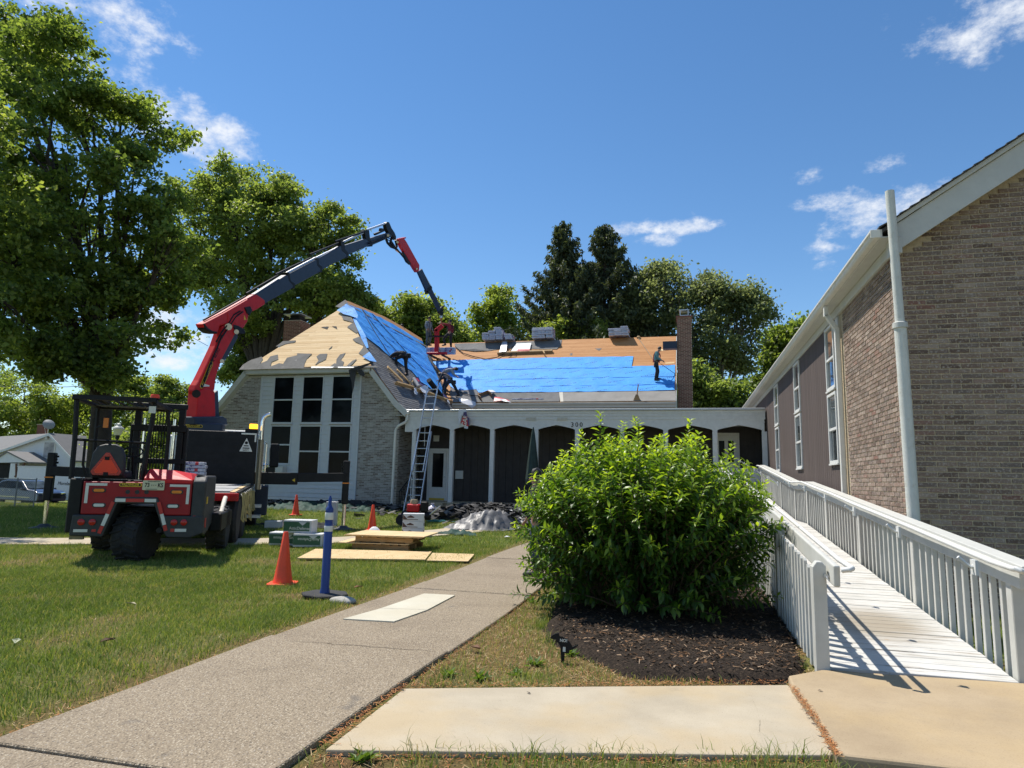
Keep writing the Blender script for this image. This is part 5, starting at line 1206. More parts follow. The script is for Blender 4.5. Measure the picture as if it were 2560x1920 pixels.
def bush():
    rng=np.random.default_rng(42); base=Vector((-.52,8.32,.03)); root=thing('shrub','large rounded bright green leafy shrub in the mulch bed beside the ramp','shrub',base)
    st=MB(); P=[];N=[];T=[];S=[];TN=[]
    ns=600
    for i in range(ns):
        a=rng.uniform(0,6.283); r0=.42*rng.random()**.6; b=np.array([base.x+math.cos(a)*r0*1.35,base.y+math.sin(a)*r0,0.03])
        # end on the outline: dome, flatter top, hanging skirt
        u=rng.random(); th=math.asin(min(.999,u**.48*1.0)) if i%2==0 else rng.uniform(1.0,2.3)
        aa=a+rng.normal()*.35; sr=rng.uniform(.80,1.05)
        e=np.array([base.x+math.cos(aa)*1.54*math.sin(min(th,1.85))*sr, base.y+math.sin(aa)*1.30*math.sin(min(th,1.85))*sr, 1.08+ (.95 if th<1.57 else 1.35)*math.cos(th)*sr+rng.uniform(-.05,.08)])
        if e[2]<.14: e[2]=.14+rng.random()*.22
        tall=rng.random()<.09 and th<.9
        if tall: e[2]+=rng.uniform(.12,.38)
        mid=b+(e-b)*.55+np.array([(e[0]-b[0])*.02,(e[1]-b[1])*.02,.28*(1-abs(e[2]-1.2)/1.6)]); 
        q=np.linspace(0,1,22)[:,None]; pts=(1-q)**2*b+2*q*(1-q)*(mid*1.0)+q*q*e
        st.tube([Vector(p) for p in pts[::4]]+[Vector(pts[-1])],[.011,.010,.008,.006,.004,.003,.002],5,caps=False)
        L=np.linalg.norm(e-b); nl=int(L*(.76)/.040); qs=np.linspace(.24,1,nl)
        for j,qq in enumerate(qs):
            p=(1-qq)**2*b+2*qq*(1-qq)*mid+qq*qq*e; tg=unit(2*(1-qq)*(mid-b)+2*qq*(e-mid)); 
            side=unit(np.cross(tg,np.array([0,0,1.0])+rng.normal(size=3)*.05)); nb=np.cross(side,tg)
            ang=(j%2)*1.57+rng.normal()*.35
            for sg in (-1,1):
                out=side*math.cos(ang)*sg+nb*math.sin(ang)*sg
                if qq<.45 and rng.random()<.35: continue
                t_=unit(out*.85+tg*rng.uniform(.25,.75)+np.array([0,0,-.25 if qq<.8 else .12])); s=rng.uniform(.070,.132)*(1.0 if qq<.9 else .75)
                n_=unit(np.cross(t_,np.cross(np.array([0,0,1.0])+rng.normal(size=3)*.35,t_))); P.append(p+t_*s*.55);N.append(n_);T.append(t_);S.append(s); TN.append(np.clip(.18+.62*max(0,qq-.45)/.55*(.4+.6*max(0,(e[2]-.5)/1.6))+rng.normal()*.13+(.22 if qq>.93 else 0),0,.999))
    st.build('stem',simple('shrub_stem',(.09,.065,.035),.8,var=.3),root)['kind']='stuff'
    P=np.array(P);N=np.array(N);T=np.array(T);S=np.array(S);TN=np.array(TN)
    # lance-shaped leaves, folded and curved: 8 points each
    B_=np.cross(N,T); s=S[:,None]; n=len(P)
    c=[P-T*s*.5, P-T*s*.15, P+T*s*.2-N*s*.06, P+T*s*.5-N*s*.20]; w=.185
    l1=c[1]+B_*s*w+N*s*.05;r1=c[1]-B_*s*w+N*s*.05;l2=c[2]+B_*s*w*.78+N*s*.04;r2=c[2]-B_*s*w*.78+N*s*.04
    V=np.concatenate(c+[l1,r1,l2,r2]); a=np.arange(n); k=lambda i:a+i*n
    F=np.concatenate([np.stack(x,1) for x in ((k(0),k(1),k(4)),(k(0),k(5),k(1)),(k(1),k(2),k(6)),(k(1),k(6),k(4)),(k(1),k(5),k(7)),(k(1),k(7),k(2)),(k(2),k(3),k(6)),(k(2),k(7),k(3)))])
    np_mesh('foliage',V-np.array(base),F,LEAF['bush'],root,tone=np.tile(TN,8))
    print('bush leaves',n)
trees(); spruces(); bush()

# ---------------------------------------------------------------- grass
def grass():
    rng=np.random.default_rng(12)
    t=NT('grass_blade'); col=t.ramp(t.tone(),[(0,(.085,.135,.028)),(.4,(.165,.240,.050)),(.7,(.28,.345,.085)),(.86,(.40,.36,.15)),(1,(.50,.41,.23))]); t.set(col,.6,0,.25)
    tr=t.n('ShaderNodeBsdfTranslucent'); t.L.new(t.mix(1.0,col,(1.3,1.2,.6),'MULTIPLY'),tr.inputs[0]); ms=t.n('ShaderNodeMixShader'); ms.inputs[0].default_value=.35; t.L.new(t.p.outputs[0],ms.inputs[1]); t.L.new(tr.outputs[0],ms.inputs[2]); t.L.new(ms.outputs[0],t.out.inputs[0])
    slabs=[[gz(*p) for p in q] for q in (((812,1876),(1010,1722),(1590,1716),(1872,1714),(1990,1690),(2052,1696),(2560,1738),(2900,1764),(2900,1990),(2560,1958),(2096,1902),(1905,1890),(1500,1884)),)]
    def field(x0,x1,y0,y1,n,hmin,hmax,w,seg):
        x=rng.uniform(x0,x1,n);y=rng.uniform(y0,y1,n); b=bareness(x,y)
        k=rng.random(n)>b*1.03
        k&=~((x>-3.715)&(x<-1.985)&(y<22.6)); k&=walkd(x,y)>.72
        k&=~inpoly(x,y,[(p.x,p.y) for p in MULCH]); 
        for s in slabs: k&=~inpoly(x,y,[(p.x,p.y) for p in s])
        k&=~((x>.95)&(x<2.5)&(y>6)); k&=~((y>24.9)&(x>-20)); k&=x<13
        k&=~((x>2.65)&(y>9.6))
        # only what the camera side can see
        zc=-x*math.sin(YAW)+y*math.cos(YAW); lx=x*math.cos(YAW)+y*math.sin(YAW); k&=(zc>.8)&(np.abs(lx)<zc*.86+1.5)
        x=x[k];y=y[k];b=b[k];n=len(x)
        cl=.55*fbm(x*2.3+5,y*2.3)+.45*fbm(x*6+1,y*6+3)**1.4*1.5; h=rng.uniform(hmin,hmax,n)*(.45+1.1*cl)*(1-.35*b); tall=rng.random(n)<.012; h[tall]*=1.7
        an=rng.uniform(0,6.283,n); ln=h*rng.uniform(.25,.95,n); la=rng.uniform(0,6.283,n); wx=np.cos(an)*w*rng.uniform(.6,1.3,n);wy=np.sin(an)*w*rng.uniform(.6,1.3,n); z=gh(x,y)
        tn=np.clip(.20+.42*fbm(x*.8+9,y*.8+2)+.22*(fbm(x*5+2,y*5)-.45)+rng.normal(0,.19,n)+b*.12,0,.86); dead=rng.random(n)<(.055+.32*b); tn[dead]=rng.uniform(.84,.999,dead.sum())
        dx=np.cos(la)*ln;dy=np.sin(la)*ln
        if seg==2:
            V=np.concatenate([np.stack([x-wx,y-wy,z],1),np.stack([x+wx,y+wy,z],1),np.stack([x+wx*.7+dx*.35,y+wy*.7+dy*.35,z+h*.62],1),np.stack([x-wx*.7+dx*.35,y-wy*.7+dy*.35,z+h*.62],1),np.stack([x+dx,y+dy,z+h*.9],1)]); a=np.arange(n)
            F=np.concatenate([np.stack([a,a+n,a+2*n],1),np.stack([a,a+2*n,a+3*n],1),np.stack([a+3*n,a+2*n,a+4*n],1)]); return V,F,np.tile(tn,3)
        V=np.concatenate([np.stack([x-wx,y-wy,z],1),np.stack([x+wx,y+wy,z],1),np.stack([x+dx,y+dy,z+h],1)]); a=np.arange(n); return V,np.stack([a,a+n,a+2*n],1),tn
    VV=[];FF=[];TT=[];o=0
    for q in ((-9.5,-3.6,2.5,9.2,150000,.035,.075,.0028,2),(-2.1,1.5,4.6,7.4,34000,.035,.085,.0028,2),(-2.6,3.5,2.6,4.7,26000,.05,.15,.0028,2),(-2.1,-.6,7.0,14,34000,.035,.07,.0032,2),(1,5,2.4,9.7,26000,.04,.08,.003,2),(-16,-3.6,6,15,170000,.04,.075,.0045,1),(-26,1,13,24.5,170000,.045,.08,.007,1),(-48,-14,12,34,110000,.06,.10,.014,1)):
        V,F,T=field(*q); VV.append(V);FF.append(F+o);TT.append(T);o+=len(V)
    ob=np_mesh('grass',np.concatenate(VV),np.concatenate(FF),t.m,tone=np.concatenate(TT)); tag(ob,'patchy mown grass of the lawn','grass',kind='stuff'); print('grass tris',sum(map(len,FF)))
    # broad-leaved weeds and a few tall seed heads in the dry strips
    wm=leaf_mat('weed_leaf',[(0,(.05,.10,.015)),(1,(.13,.21,.04))],.35); g=random.Random(5)
    for i,(px,py) in enumerate(((1335,1665),(1205,1700),(1780,1694),(1430,1640),(1290,1690),(905,1905),(1390,1490),(1330,1508),(1600,1688),(1120,1690))):
        p=gz(px,py); P=[];N=[];S=[];T=[]
        for k in range(26):
            a=g.random()*6.283; el=g.uniform(.2,1.1); s=g.uniform(.05,.10); t_=np.array([math.cos(a)*math.cos(el),math.sin(a)*math.cos(el),math.sin(el)]); P.append(np.array(p)+t_*s*.5+np.array([g.gauss(0,.02),g.gauss(0,.02),.005]));T.append(t_);S.append(s);N.append(unit(np.cross(t_,np.cross(np.array([0,0,1.0]),t_))))
        V,F=leaf_cloud(np.array(P),np.array(N),np.array(S),np.random.default_rng(i),.34,.15,np.array(T)); w=np_mesh('weed',V-np.array(p),F,wm,tone=np.tile(np.random.default_rng(i).random(26),2)); w.location=p
        tag(w,('bright leafy weed by the dog sign at the mulch edge','low weed in the dry strip above the pale slab','tiny weed between the mulch and the slab near the ramp','weed beside the foot of the dog sign','broad leaved weed in the dry strip left of the dog sign','broad leaved weed at the bottom edge below the pale slab','bright weed beside the path under the shrub','small weed beside the path left of the shrub','weed below the dark mulch under the shrub','weed near the left corner of the pale slab')[i],'weed','weeds in the dry grass')
grass()
# ---------------------------------------------------------------- crane truck and truck-mounted forklift (local axes: x across, y forward, z up)
TA=R(31); TO=Vector((-8.8,9.45,0)); TM=Matrix.Translation(TO)@Matrix.Rotation(TA,4,'Z')
MT['yellow']=simple('yellow_decal',(.62,.42,.02),.5,var=.06); MT['amber']=simple('amber_lens',(.70,.20,.01),.25,var=.1); MT['redlens']=simple('red_lens',(.42,.012,.012),.25,var=.1)
MT['reflwhite']=simple('reflective_white_tape',(.66,.66,.60),.4,var=.05,dirt=.2,dcol=(.4,.38,.33)); MT['reflred']=simple('reflective_red_tape',(.48,.022,.018),.4,var=.08)
MT['smv']=simple('orange_triangle',(.85,.06,.012),.5,var=.05); MT['plastic']=simple('charcoal_plastic',(.030,.032,.034),.6,var=.2,vs=6,dirt=.35,dcol=(.07,.065,.055))
MT['rim']=simple('dusty_wheel_rim',(.22,.17,.09),.7,var=.3,vs=6,dirt=.4,dcol=(.09,.07,.05)); MT['webbing']=simple('faded_webbing',(.33,.29,.13),.9,var=.2,vs=20)
def knobby(mb_r,w,rr,root,name,M,rim=True,seed=0,lugs=22):
    """tyre with chevron lugs, axle along local x"""
    t=MB(M); t.lathe([(rr,-w*.5),(mb_r*.86,-w*.5),(mb_r*.955,-w*.40),(mb_r*.965,0),(mb_r*.955,w*.40),(mb_r*.86,w*.5),(rr,w*.5)],n=36,axis='x')
    ty=t.build(name,MT['rubber'],root,smooth=True)
    l=MB(M)
    for k in range(lugs):
        for s in (-1,1):
            a=2*math.pi*(k+(.5 if s>0 else 0))/lugs; b=a+.16
            p0=(s*w*.03,math.cos(a)*mb_r*.975,math.sin(a)*mb_r*.975); p1=(s*w*.47,math.cos(b)*mb_r*.965,math.sin(b)*mb_r*.965)
            l.beam(p0,p1,.035,mb_r*.07,up=(0,math.cos(a),math.sin(a)))
    l.build('lug',MT['rubber'],ty)['kind']='stuff'
    if rim:
        for s in (1,):
            r=MB(M); r.lathe([(rr*1.02,w*.36*s),(rr*1.06,w*.50*s),(rr*.95,w*.46*s),(rr*.80,w*.25*s),(rr*.35,w*.22*s),(rr*.30,w*.32*s),(.01,w*.32*s)],n=24,axis='x')
            for k in range(8):
                a=k*.785; r.lathe([(.016,w*.22*s),(.016,w*.22*s+.02*s)],(0,math.cos(a)*rr*.55,math.sin(a)*rr*.55),6,axis='x')
            r.build('rim',MT['rim'],ty,smooth=True)
    return ty
def TV(x,y,z): return TM@Vector((x,y,z))
def plate(root,x0,x1,z0,z1,y,mat,name,t=.008,r=None):
    m=MB(TM); 
    if r:
        pts=[];
        for (cx,cz,a0) in ((x1-r,z1-r,0),(x0+r,z1-r,90),(x0+r,z0+r,180),(x1-r,z0+r,270)):
            for k in range(5): a=R(a0+k*22.5); pts.append((cx+math.cos(a)*r,y,cz+math.sin(a)*r))
        m.prism(pts,(0,t,0))
    else: m.bx(x0,y,z0,x1,y+t,z1)
    return m.build(name,mat,root)

def forklift():
    root=thing('truck_mounted_forklift','red three wheeled truck mounted forklift with black cage and orange triangle seen from behind','forklift',TO,TA)
    B=lambda:MB(TM)
    # rear counterweight body with the wheel arch cut into it
    arch=[(-.50,.44),(-.34,.97),(.22,.97),(.44,.46)]
    poly=[(-.86,.80),(-.86,1.33),(.77,1.33),(.77,.79),(.345,.79),(.235,1.06),(-.36,1.06),(-.44,.80)]
    MT['red_shaded']=simple('shaded_red_enamel',(.30,.014,.018),.5,var=.15,vs=3,dirt=.25,dcol=(.16,.03,.03),spec=.3)  # darker copy of the red enamel, with the rear body's shade in its colour
    body=B().prism([(x,-.02,z) for x,z in poly],(0,.55,0)).build('body',MT['red_shaded'],root,bevel=.02,seg=2)
    lo=B(); lo.prism([(x,-.05,z) for x,z in [(-.98,.46),(-.96,.795),(-.45,.795),(-.37,1.09),(.26,1.09),(.36,.785),(.98,.785),(1.0,.50),(.80,.42),(.45,.43),(.40,.50),(.21,.98),(-.33,.98),(-.50,.44)]],(0,.62,0))
    bump=lo.build('bumper',MT['plastic'],root,bevel=.02,seg=2)
    # red and white marking along the arch
    A=[(-.55,.50),(-.385,1.035),(.275,1.035),(.445,.50)]
    def strip(p,q,t0,t1,mat,w=.055):
        a=Vector((p[0]+(q[0]-p[0])*t0,-.056,p[1]+(q[1]-p[1])*t0));b=Vector((p[0]+(q[0]-p[0])*t1,-.056,p[1]+(q[1]-p[1])*t1)); B().beam(a,b,.006,w,up=Vector((0,1,0)).cross(b-a)).build('reflective_strip',mat,bump)
    for p,q,ts in ((A[0],A[1],((0,.22,'reflred'),(.23,.58,'reflwhite'),(.59,.95,'reflred'))),(A[1],A[2],((.03,.26,'reflwhite'),(.27,.68,'reflred'),(.69,.95,'reflwhite'))),(A[2],A[3],((.05,.40,'reflred'),(.41,.74,'reflwhite'),(.75,.92,'reflred')))):
        for t0,t1,mm in ts: strip(p,q,t0,t1,MT[mm])
    for x0,x1,z0,z1,mm in ((-.92,-.72,.52,.565,'reflwhite'),(.50,.56,.525,.575,'reflred'),(.565,.74,.525,.575,'reflwhite'),(-.66,-.60,.525,.565,'reflred')): plate(bump,x0,x1,z0,z1,-.058,MT[mm],'reflective_strip')
    # white corner brackets, lamps
    for s,x in ((1,-.82),(-1,.735)):
        m=B(); a,b=(x,x+s*.31) ; m.bx(min(a,b),-.028,1.265,max(a,b),-.021,1.305); a,b=(x,x+s*.045); m.bx(min(a,b),-.028,.98,max(a,b),-.021,1.264); m.build('reflective_bracket',MT['reflwhite'],body)
    for c,z,mm in ((-.62,1.19,'amber'),(.54,1.18,'amber'),(-.60,.95,'reflwhite'),(.50,.945,'reflwhite')):
        plate(body,c-.10,c+.10,z-.037,z+.037,-.030,MT['plastic'],'lamp_bezel',.010,.036); plate(body,c-.078,c+.078,z-.024,z+.024,-.040,MT[mm],'marker_lamp',.010,.023)
    for x,z in ((-.82,.68),(-.66,.68),(.545,.68),(.695,.68)):
        B().lathe([(.052,-.056),(.052,-.070),(.040,-.078),(.004,-.08)],(x,0,z),18,'y').build('tail_lamp',MT['redlens'],bump,smooth=True)
    for x in (-.20,-.06,.08): B().lathe([(.034,-.02),(.034,-.032),(.026,-.032),(.024,-.026),(.003,-.026)],(x,0,1.17),16,'y').build('sensor',MT['plastic'],body,smooth=True)
    d=plate(body,-.335,-.0,1.255,1.315,-.032,MT['yellow'],'maker_badge',.010,.028)
    plate(d,-.322,-.013,1.265,1.305,-.034,MT['black'],'badge_field',.003,.019); text_mesh('lettering','PALFINGER',.056,.001,MT['yellow'],d,TM@face((-.1675,-.0355,1.285),(1,0,0)),sx=.92,bold=.0012)
    p=plate(root,.015,.345,1.205,1.365,-.048,simple('number_plate_cream',(.60,.57,.38),.5,var=.06),'number_plate',.006,.015)
    text_mesh('lettering','73',.095,.001,MT['black'],p,TM@face((.085,-.050,1.285),(1,0,0)),sx=.8,bold=.002); text_mesh('lettering','KS',.095,.001,MT['black'],p,TM@face((.285,-.050,1.285),(1,0,0)),sx=.8,bold=.002)
    for x in (.155,.185,.215): plate(p,x-.004,x+.004,1.275,1.297,-.050,MT['black'],'dot',.002)
    plate(p,.09,.28,1.343,1.352,-.050,MT['black'],'small_print',.002); plate(p,.07,.24,1.217,1.225,-.050,MT['black'],'small_print',.002)
    # engine hood on the right
    m=B(); H=[(.02,-.02,1.33),(.74,-.02,1.31),(.74,-.02,1.39),(.70,.04,1.43),(.03,.04,1.44)]
    lo_=[(.02,-.02,1.325),(.77,-.02,1.325),(.77,1.5,1.325),(.02,1.5,1.325)]; mid=[(.02,-.015,1.40),(.76,-.015,1.385),(.77,1.5,1.40),(.02,1.5,1.45)]; top=[(.05,.22,1.555),(.40,.25,1.545),(.66,.5,1.50),(.66,1.4,1.48),(.05,1.4,1.55)]
    m.add(lo_+mid+top,[(0,1,5,4),(1,2,6,5),(2,3,7,6),(3,0,4,7),(4,5,10,9,8),(5,6,11,10),(6,7,12,11),(7,4,8,12),(8,9,10,11,12),(3,2,1,0)]); m.build('engine_hood',MT['red'],root,bevel=.012,seg=2)
    # right fender with slatted top
    m=B(); m.prism([(.78,y,z) for y,z in ((-.03,.50),(-.03,1.36),(.10,1.46),(1.2,1.46),(1.2,.62),(.3,.44))],(.21,0,0)); f=m.build('fender',MT['plastic'],root,bevel=.03,seg=2)
    for k in range(4): B().beam((.80,.10+k*.10,1.475),(.985,.10+k*.10,1.43),.03,.02).build('fin',MT['plastic'],f)
    plate(f,.82,.86,.75,.79,-.036,MT['redlens'],'reflector',.006); 
    for z0,z1,mm in ((.98,1.10,'yellow'),(.58,.74,'reflred')): B().bx(.991,.12,z0,.997,.26,z1).build('sticker',MT[mm],f)
    # left side frame and step
    m=B(); m.prism([(-1.08,y,z) for y,z in ((.05,.50),(.05,1.38),(.9,1.38),(2.5,1.05),(2.5,.55))],(.20,0,0)); m.build('side_frame',MT['black'],root,bevel=.02)
    B().bx(-.93,.56,1.05,.0,1.6,1.36).build('cab_floor',MT['black'],root,bevel=.01); B().bx(-.5,.6,.44,.5,2.2,.9).build('chassis',MT['black'],root,bevel=.02)
    for s in (-1,1): B().bx(s*1.06-.1,1.0,.45,s*1.06+.1,2.7,.78).build('support_arm',MT['black'],root,bevel=.02)
    B().bx(-.98,-.02,.40,-.78,.05,.455).build('tow_bracket',MT['rim'],root)
    # wheels
    knobby(.425,.44,.24,root,'wheel',TM@Matrix.Translation((-.10,.42,.425))@Matrix.Rotation(R(-20),4,'Z'),lugs=20)
    for s in (-1,1): knobby(.44,.36,.25,root,'wheel',TM@Matrix.Translation((s*.98,2.15,.44))@(Matrix.Rotation(math.pi,4,'Z') if s<0 else Matrix()),lugs=20)
    # seat with triangle
    s=B(); c=-.66
    s.prism([(x,.42,z) for x,z in ((c-.25,1.42),(c-.27,1.55),(c-.24,1.80),(c-.17,1.93),(c-.06,1.965),(c+.10,1.965),(c+.19,1.92),(c+.25,1.78),(c+.27,1.55),(c+.25,1.42))],(0,.14,0)); s.bx(c-.27,.57,1.38,c+.27,1.0,1.52)
    seat=s.build('seat',MT['plastic'],root,bevel=.035,seg=3,smooth=True)
    tri=lambda r,y,t,mat,n: B().prism([(c+.0+x*r,y,1.565+z*r) for x,z in ((-.20,-.13),(.20,-.13),(.235,-.07),(.03,.25),(-.03,.25),(-.235,-.07))],(0,t,0)).build(n,mat,root)
    tr=tri(1.0,.402,.012,MT['redlens'],'warning_triangle'); tri(.78,.396,.006,MT['smv'],'triangle_field')
    for z in (1.72,1.455): B().bx(c-.035,.385,z-.03,c+.035,.396,z+.03).build('triangle_bracket',MT['black'],root)
    # cage
    t=.032; cg=[]
    def bar(nm,pts,r=t,n=6,mat=None): return B().tube(pts,r,n).build(nm,mat or MT['black'],root,smooth=True)
    bar('cage_post',[(-1.16,.38,1.36),(-1.17,.38,2.0),(-1.21,.38,2.70)],.04); bar('cage_post',[(-.09,.38,1.36),(-.05,.38,2.1),(-.0,.38,2.70)],.04)
    bar('cage_post',[(-1.20,1.65,1.2),(-1.22,1.65,2.68)],.036); bar('cage_post',[(.02,1.62,1.5),(.03,1.60,2.3),(-.02,1.55,2.68)],.036)
    bar('cage_rail',[(-1.17,.38,2.02),(-.05,.38,2.0)],.025); bar('cage_rail',[(-1.02,.40,2.0),(-1.02,.42,1.6),(-.96,.44,1.42)],.022)
    m=B(); m.prism([(-.12,.36,1.93),(-.06,.36,1.85),(-.05,.36,1.97)],(0,.03,0)); m.build('gusset',MT['black'],root)
    m=B(); m.beam((-1.25,.33,2.74),(.02,.33,2.745),.12,.075); m.beam((-1.25,1.75,2.70),(.02,1.75,2.70),.10,.07); m.beam((-1.22,.33,2.72),(-1.22,1.75,2.70),.08,.06); m.beam((-.01,.33,2.72),(-.01,1.75,2.70),.08,.06)
    rf=m.build('cage_roof',MT['black'],root); rf['kind']='stuff'
    for k in range(6):
        x=-1.08+k*.185; B().beam((x,.42,2.745),(x+.0,1.70,2.715),.045,.02).build('roof_slat',MT['black'],rf)
    B().bx(-1.18,1.30,2.700,-.06,1.68,2.706).build('roof_mesh',simple('smoked_roof_panel',(.10,.11,.105),.4),rf)
    B().lathe([(.075,2.79),(.075,2.83),(.06,2.86),(.01,2.862)],(-.03,.45,0),16).build('beacon',MT['smv'],root,smooth=True); B().bx(-.10,.38,2.76,.06,.52,2.79).build('beacon_base',MT['black'],root)
    B().bx(-.085,.335,2.52,.025,.345,2.64).build('notice',MT['reflwhite'],root)
    # steering wheel, mast
    a=B(); pts=[(-.45+.17*math.cos(k*.3927),1.12+.1*math.sin(k*.3927),1.86+.09*math.sin(k*.3927)) for k in range(17)]; a.tube(pts,.014,6,caps=False); a.tube([(-.45,1.12,1.86),(-.45,1.25,1.45)],.025,8); a.build('steering_wheel',MT['black'],root,smooth=True)
    for x in (-.62,.16): 
        B().bx(x-.055,2.0,.5,x+.055,2.16,2.86).build('mast_channel',MT['black'],root,bevel=.01); B().bx(x-.12 if x<0 else x+.06,2.05,.5,x-.07 if x<0 else x+.12,2.2,2.4).build('mast_channel',MT['black'],root,bevel=.01)
        B().tube([(x+(.12 if x<0 else -.12),2.06,.6),(x+(.12 if x<0 else -.12),2.06,2.55)],.032,10).build('lift_cylinder',MT['chrome'],root,smooth=True)
    for z,h in ((2.80,.10),(2.36,.13),(1.72,.10),(1.3,.12),(.7,.12)): B().bx(-.72,2.0-.02,z-h/2,.26,2.05,z+h/2).build('mast_crossbar',MT['black'],root,bevel=.008)
    for k in range(8): bar('hose',[(-.38+k*.055,1.99,2.8),(-.36+k*.05,1.95,2.3),(-.37+k*.052,1.98,1.2)],.011,5)
    bar('lever',[(-.22,.75,1.4),(-.2,.72,1.62)],.01,5); bar('exhaust_pipe',[(.33,-.07,.55),(.33,.3,.55)],.045,10); bar('mirror_arm',[(-1.2,1.6,2.3),(-1.0,1.5,2.38)],.012,5); B().bx(-1.06,1.46,2.3,-.98,1.5,2.48).build('side_lamp',MT['amber'],root)
forklift()

def hub_wheel(root,M,r,w,name='wheel'):
    t=MB(M); t.lathe([(r*.55,-w/2),(r*.90,-w/2),(r,-w*.36),(r,w*.36),(r*.90,w/2),(r*.55,w/2)],n=32,axis='x'); ty=t.build(name,MT['rubber'],root,smooth=True)
    q=MB(M); q.lathe([(r*.56,w*.4),(r*.56,w*.5),(r*.50,w*.46),(r*.42,w*.15),(r*.22,w*.10),(r*.20,w*.45),(.01,w*.46)],n=24,axis='x'); q.build('rim',MT['alu'],ty,smooth=True)

# boom plane
CC=Vector((-13.02,15.86,0)); CT=Vector((-13.6,36.3,0)); BH=(CT-CC).normalized(); BN=Vector((BH.y,-BH.x,0))   # BN faces the camera side
def bp(x,y,off=0.0):
    return gp(440+x/2.989,520+y/2.989,CC+BN*off,BN)
def crane_truck():
    root=thing('crane_truck','black flatbed crane truck with raised red and grey knuckle boom and extended outriggers','crane truck',TO+Vector((-math.sin(TA)*3,math.cos(TA)*3,0)),TA)
    B=lambda:MB(TM); dzf=lambda s: 1.12+.035*(s-2.8)
    # chassis and deck
    m=B(); 
    for x in (-.42,.42): m.beam((x,2.75,.80),(x,10.4,.95),.10,.26)
    m.build('chassis_rail',MT['black'],root)['kind']='stuff'
    B().beam((0,2.78,dzf(2.78)-.05),(0,6.55,dzf(6.55)-.05),2.44,.08).build('deck',simple('dark_deck_plate',(.16,.16,.155),.6,var=.2,vs=8,bump=.5,bs=30),root)
    B().beam((1.13,2.78,dzf(2.78)-.008+.008),(1.13,6.55,dzf(6.55)+.002),.10,.02).build('deck_board',MT['plywood'],root); B().beam((1.24,2.76,dzf(2.76)-.06),(1.24,6.55,dzf(6.55)-.06),.05,.13).build('side_rail',MT['black'],root)
    B().beam((-1.24,2.76,dzf(2.76)-.06),(-1.24,6.55,dzf(6.55)-.06),.05,.13).build('side_rail',MT['black'],root)
    B().bx(-1.22,2.70,.94,1.26,2.76,1.10).build('tail_beam',MT['red'],root,bevel=.008); B().bx(1.10,2.68,.95,1.25,2.70,1.05).build('reflector',MT['redlens'],root)
    for s in (4.0,5.2): B().beam((.2,s,dzf(s)+.014),(1.25,s,dzf(s)+.014),.07,.014).build('load_bar',MT['black'],root)
    for k in range(9):
        s=3.0+k*.38; B().tube([(1.275,s,dzf(s)-.05),(1.30,s+.05,dzf(s)-.09),(1.275,s+.1,dzf(s)-.05)],.012,6).build('strap_hook',MT['steel'],root)
    # mesh panels on the deck and a loose board
    B().beam((.72,2.95,dzf(2.95)+.010),(.72,3.95,dzf(3.95)+.010),.70,.012).build('deck_mesh',MT['steel'],root); B().beam((.72,4.1,dzf(4.1)+.010),(.72,5.9,dzf(5.9)+.010),.70,.012).build('deck_mesh',MT['steel'],root)
    # bulkhead behind the cab
    hb=B().bx(-.60,6.56,1.20,1.26,6.66,2.62).build('bulkhead',MT['black'],root,bevel=.015)
    for k in range(7): B().bx(-.55,6.553,1.30+k*.185,1.20,6.559,1.305+k*.185).build('rib',MT['blackmat'],hb)
    m=B(); m.bx(.86,6.545,2.55,1.24,6.552,2.59); m.bx(1.20,6.545,2.36,1.24,6.552,2.549); m.build('reflective_bracket',MT['reflwhite'],hb)
    tri=B().prism([(.84,6.548,2.10),(1.16,6.548,2.10),(1.0,6.548,2.46)],(0,.008,0)).build('safety_sign',MT['reflwhite'],hb)
    text_mesh('lettering','SAFETY',.055,.001,MT['black'],tri,TM@face((1.0,6.546,2.135),(1,0,0)),sx=.85,bold=.001); 
    for z,w in ((2.19,.085),(2.25,.06)): B().bx(1.0-w,6.544,z-.014,1.0+w,6.547,z+.014).build('sign_line',MT['black'],tri)
    B().lathe([(.04,6.545),(.04,6.5465)],(1.0,0,2.33),12,'y').build('sign_emblem',MT['black'],tri)
    # cab roof, mirror, exhaust stack, amber beacon
    B().bx(-1.15,7.9,.9,1.12,10.3,2.55).build('cab',MT['white'],root,bevel=.08,seg=3); B().bx(-1.0,7.85,2.552,1.10,9.8,2.74).build('cab_roof',MT['white'],root,bevel=.07,seg=3)
    B().tube([(1.33,7.0,1.1),(1.33,7.0,2.45)],.075,12).build('exhaust_guard',simple('perforated_guard',(.30,.27,.20),.4,metal=.7,var=.3,vs=60),root,smooth=True)
    B().tube([(1.33,7.0,2.45),(1.33,7.0,2.95),(1.36,7.0,3.06),(1.44,7.0,3.13),(1.52,7.0,3.16)],.058,12).build('exhaust_stack',MT['chrome'],root,smooth=True)
    B().bx(.94,6.60,2.62,1.25,6.85,2.71).build('beacon_base',MT['black'],root)
    am=NT('lit_amber_beacon'); am.set((.9,.35,.02),.3); am.p.inputs['Emission Color'].default_value=(1.0,.42,.02,1); am.p.inputs['Emission Strength'].default_value=2.2
    B().bx(1.03,6.66,2.712,1.24,6.78,2.85).build('beacon',am.m,root,bevel=.02,seg=2)
    B().bx(1.50,8.55,1.72,1.75,8.70,2.42).build('mirror',MT['black'],root,bevel=.04,seg=2); B().tube([(1.3,8.6,1.6),(1.5,8.6,1.8),(1.48,8.6,2.3)],.018,6).build('mirror_arm',MT['chrome'],root); B().lathe([(.07,0),(.10,.03),(.05,.09)],(1.38,8.3,1.75),12).build('horn',MT['chrome'],root,smooth=True)
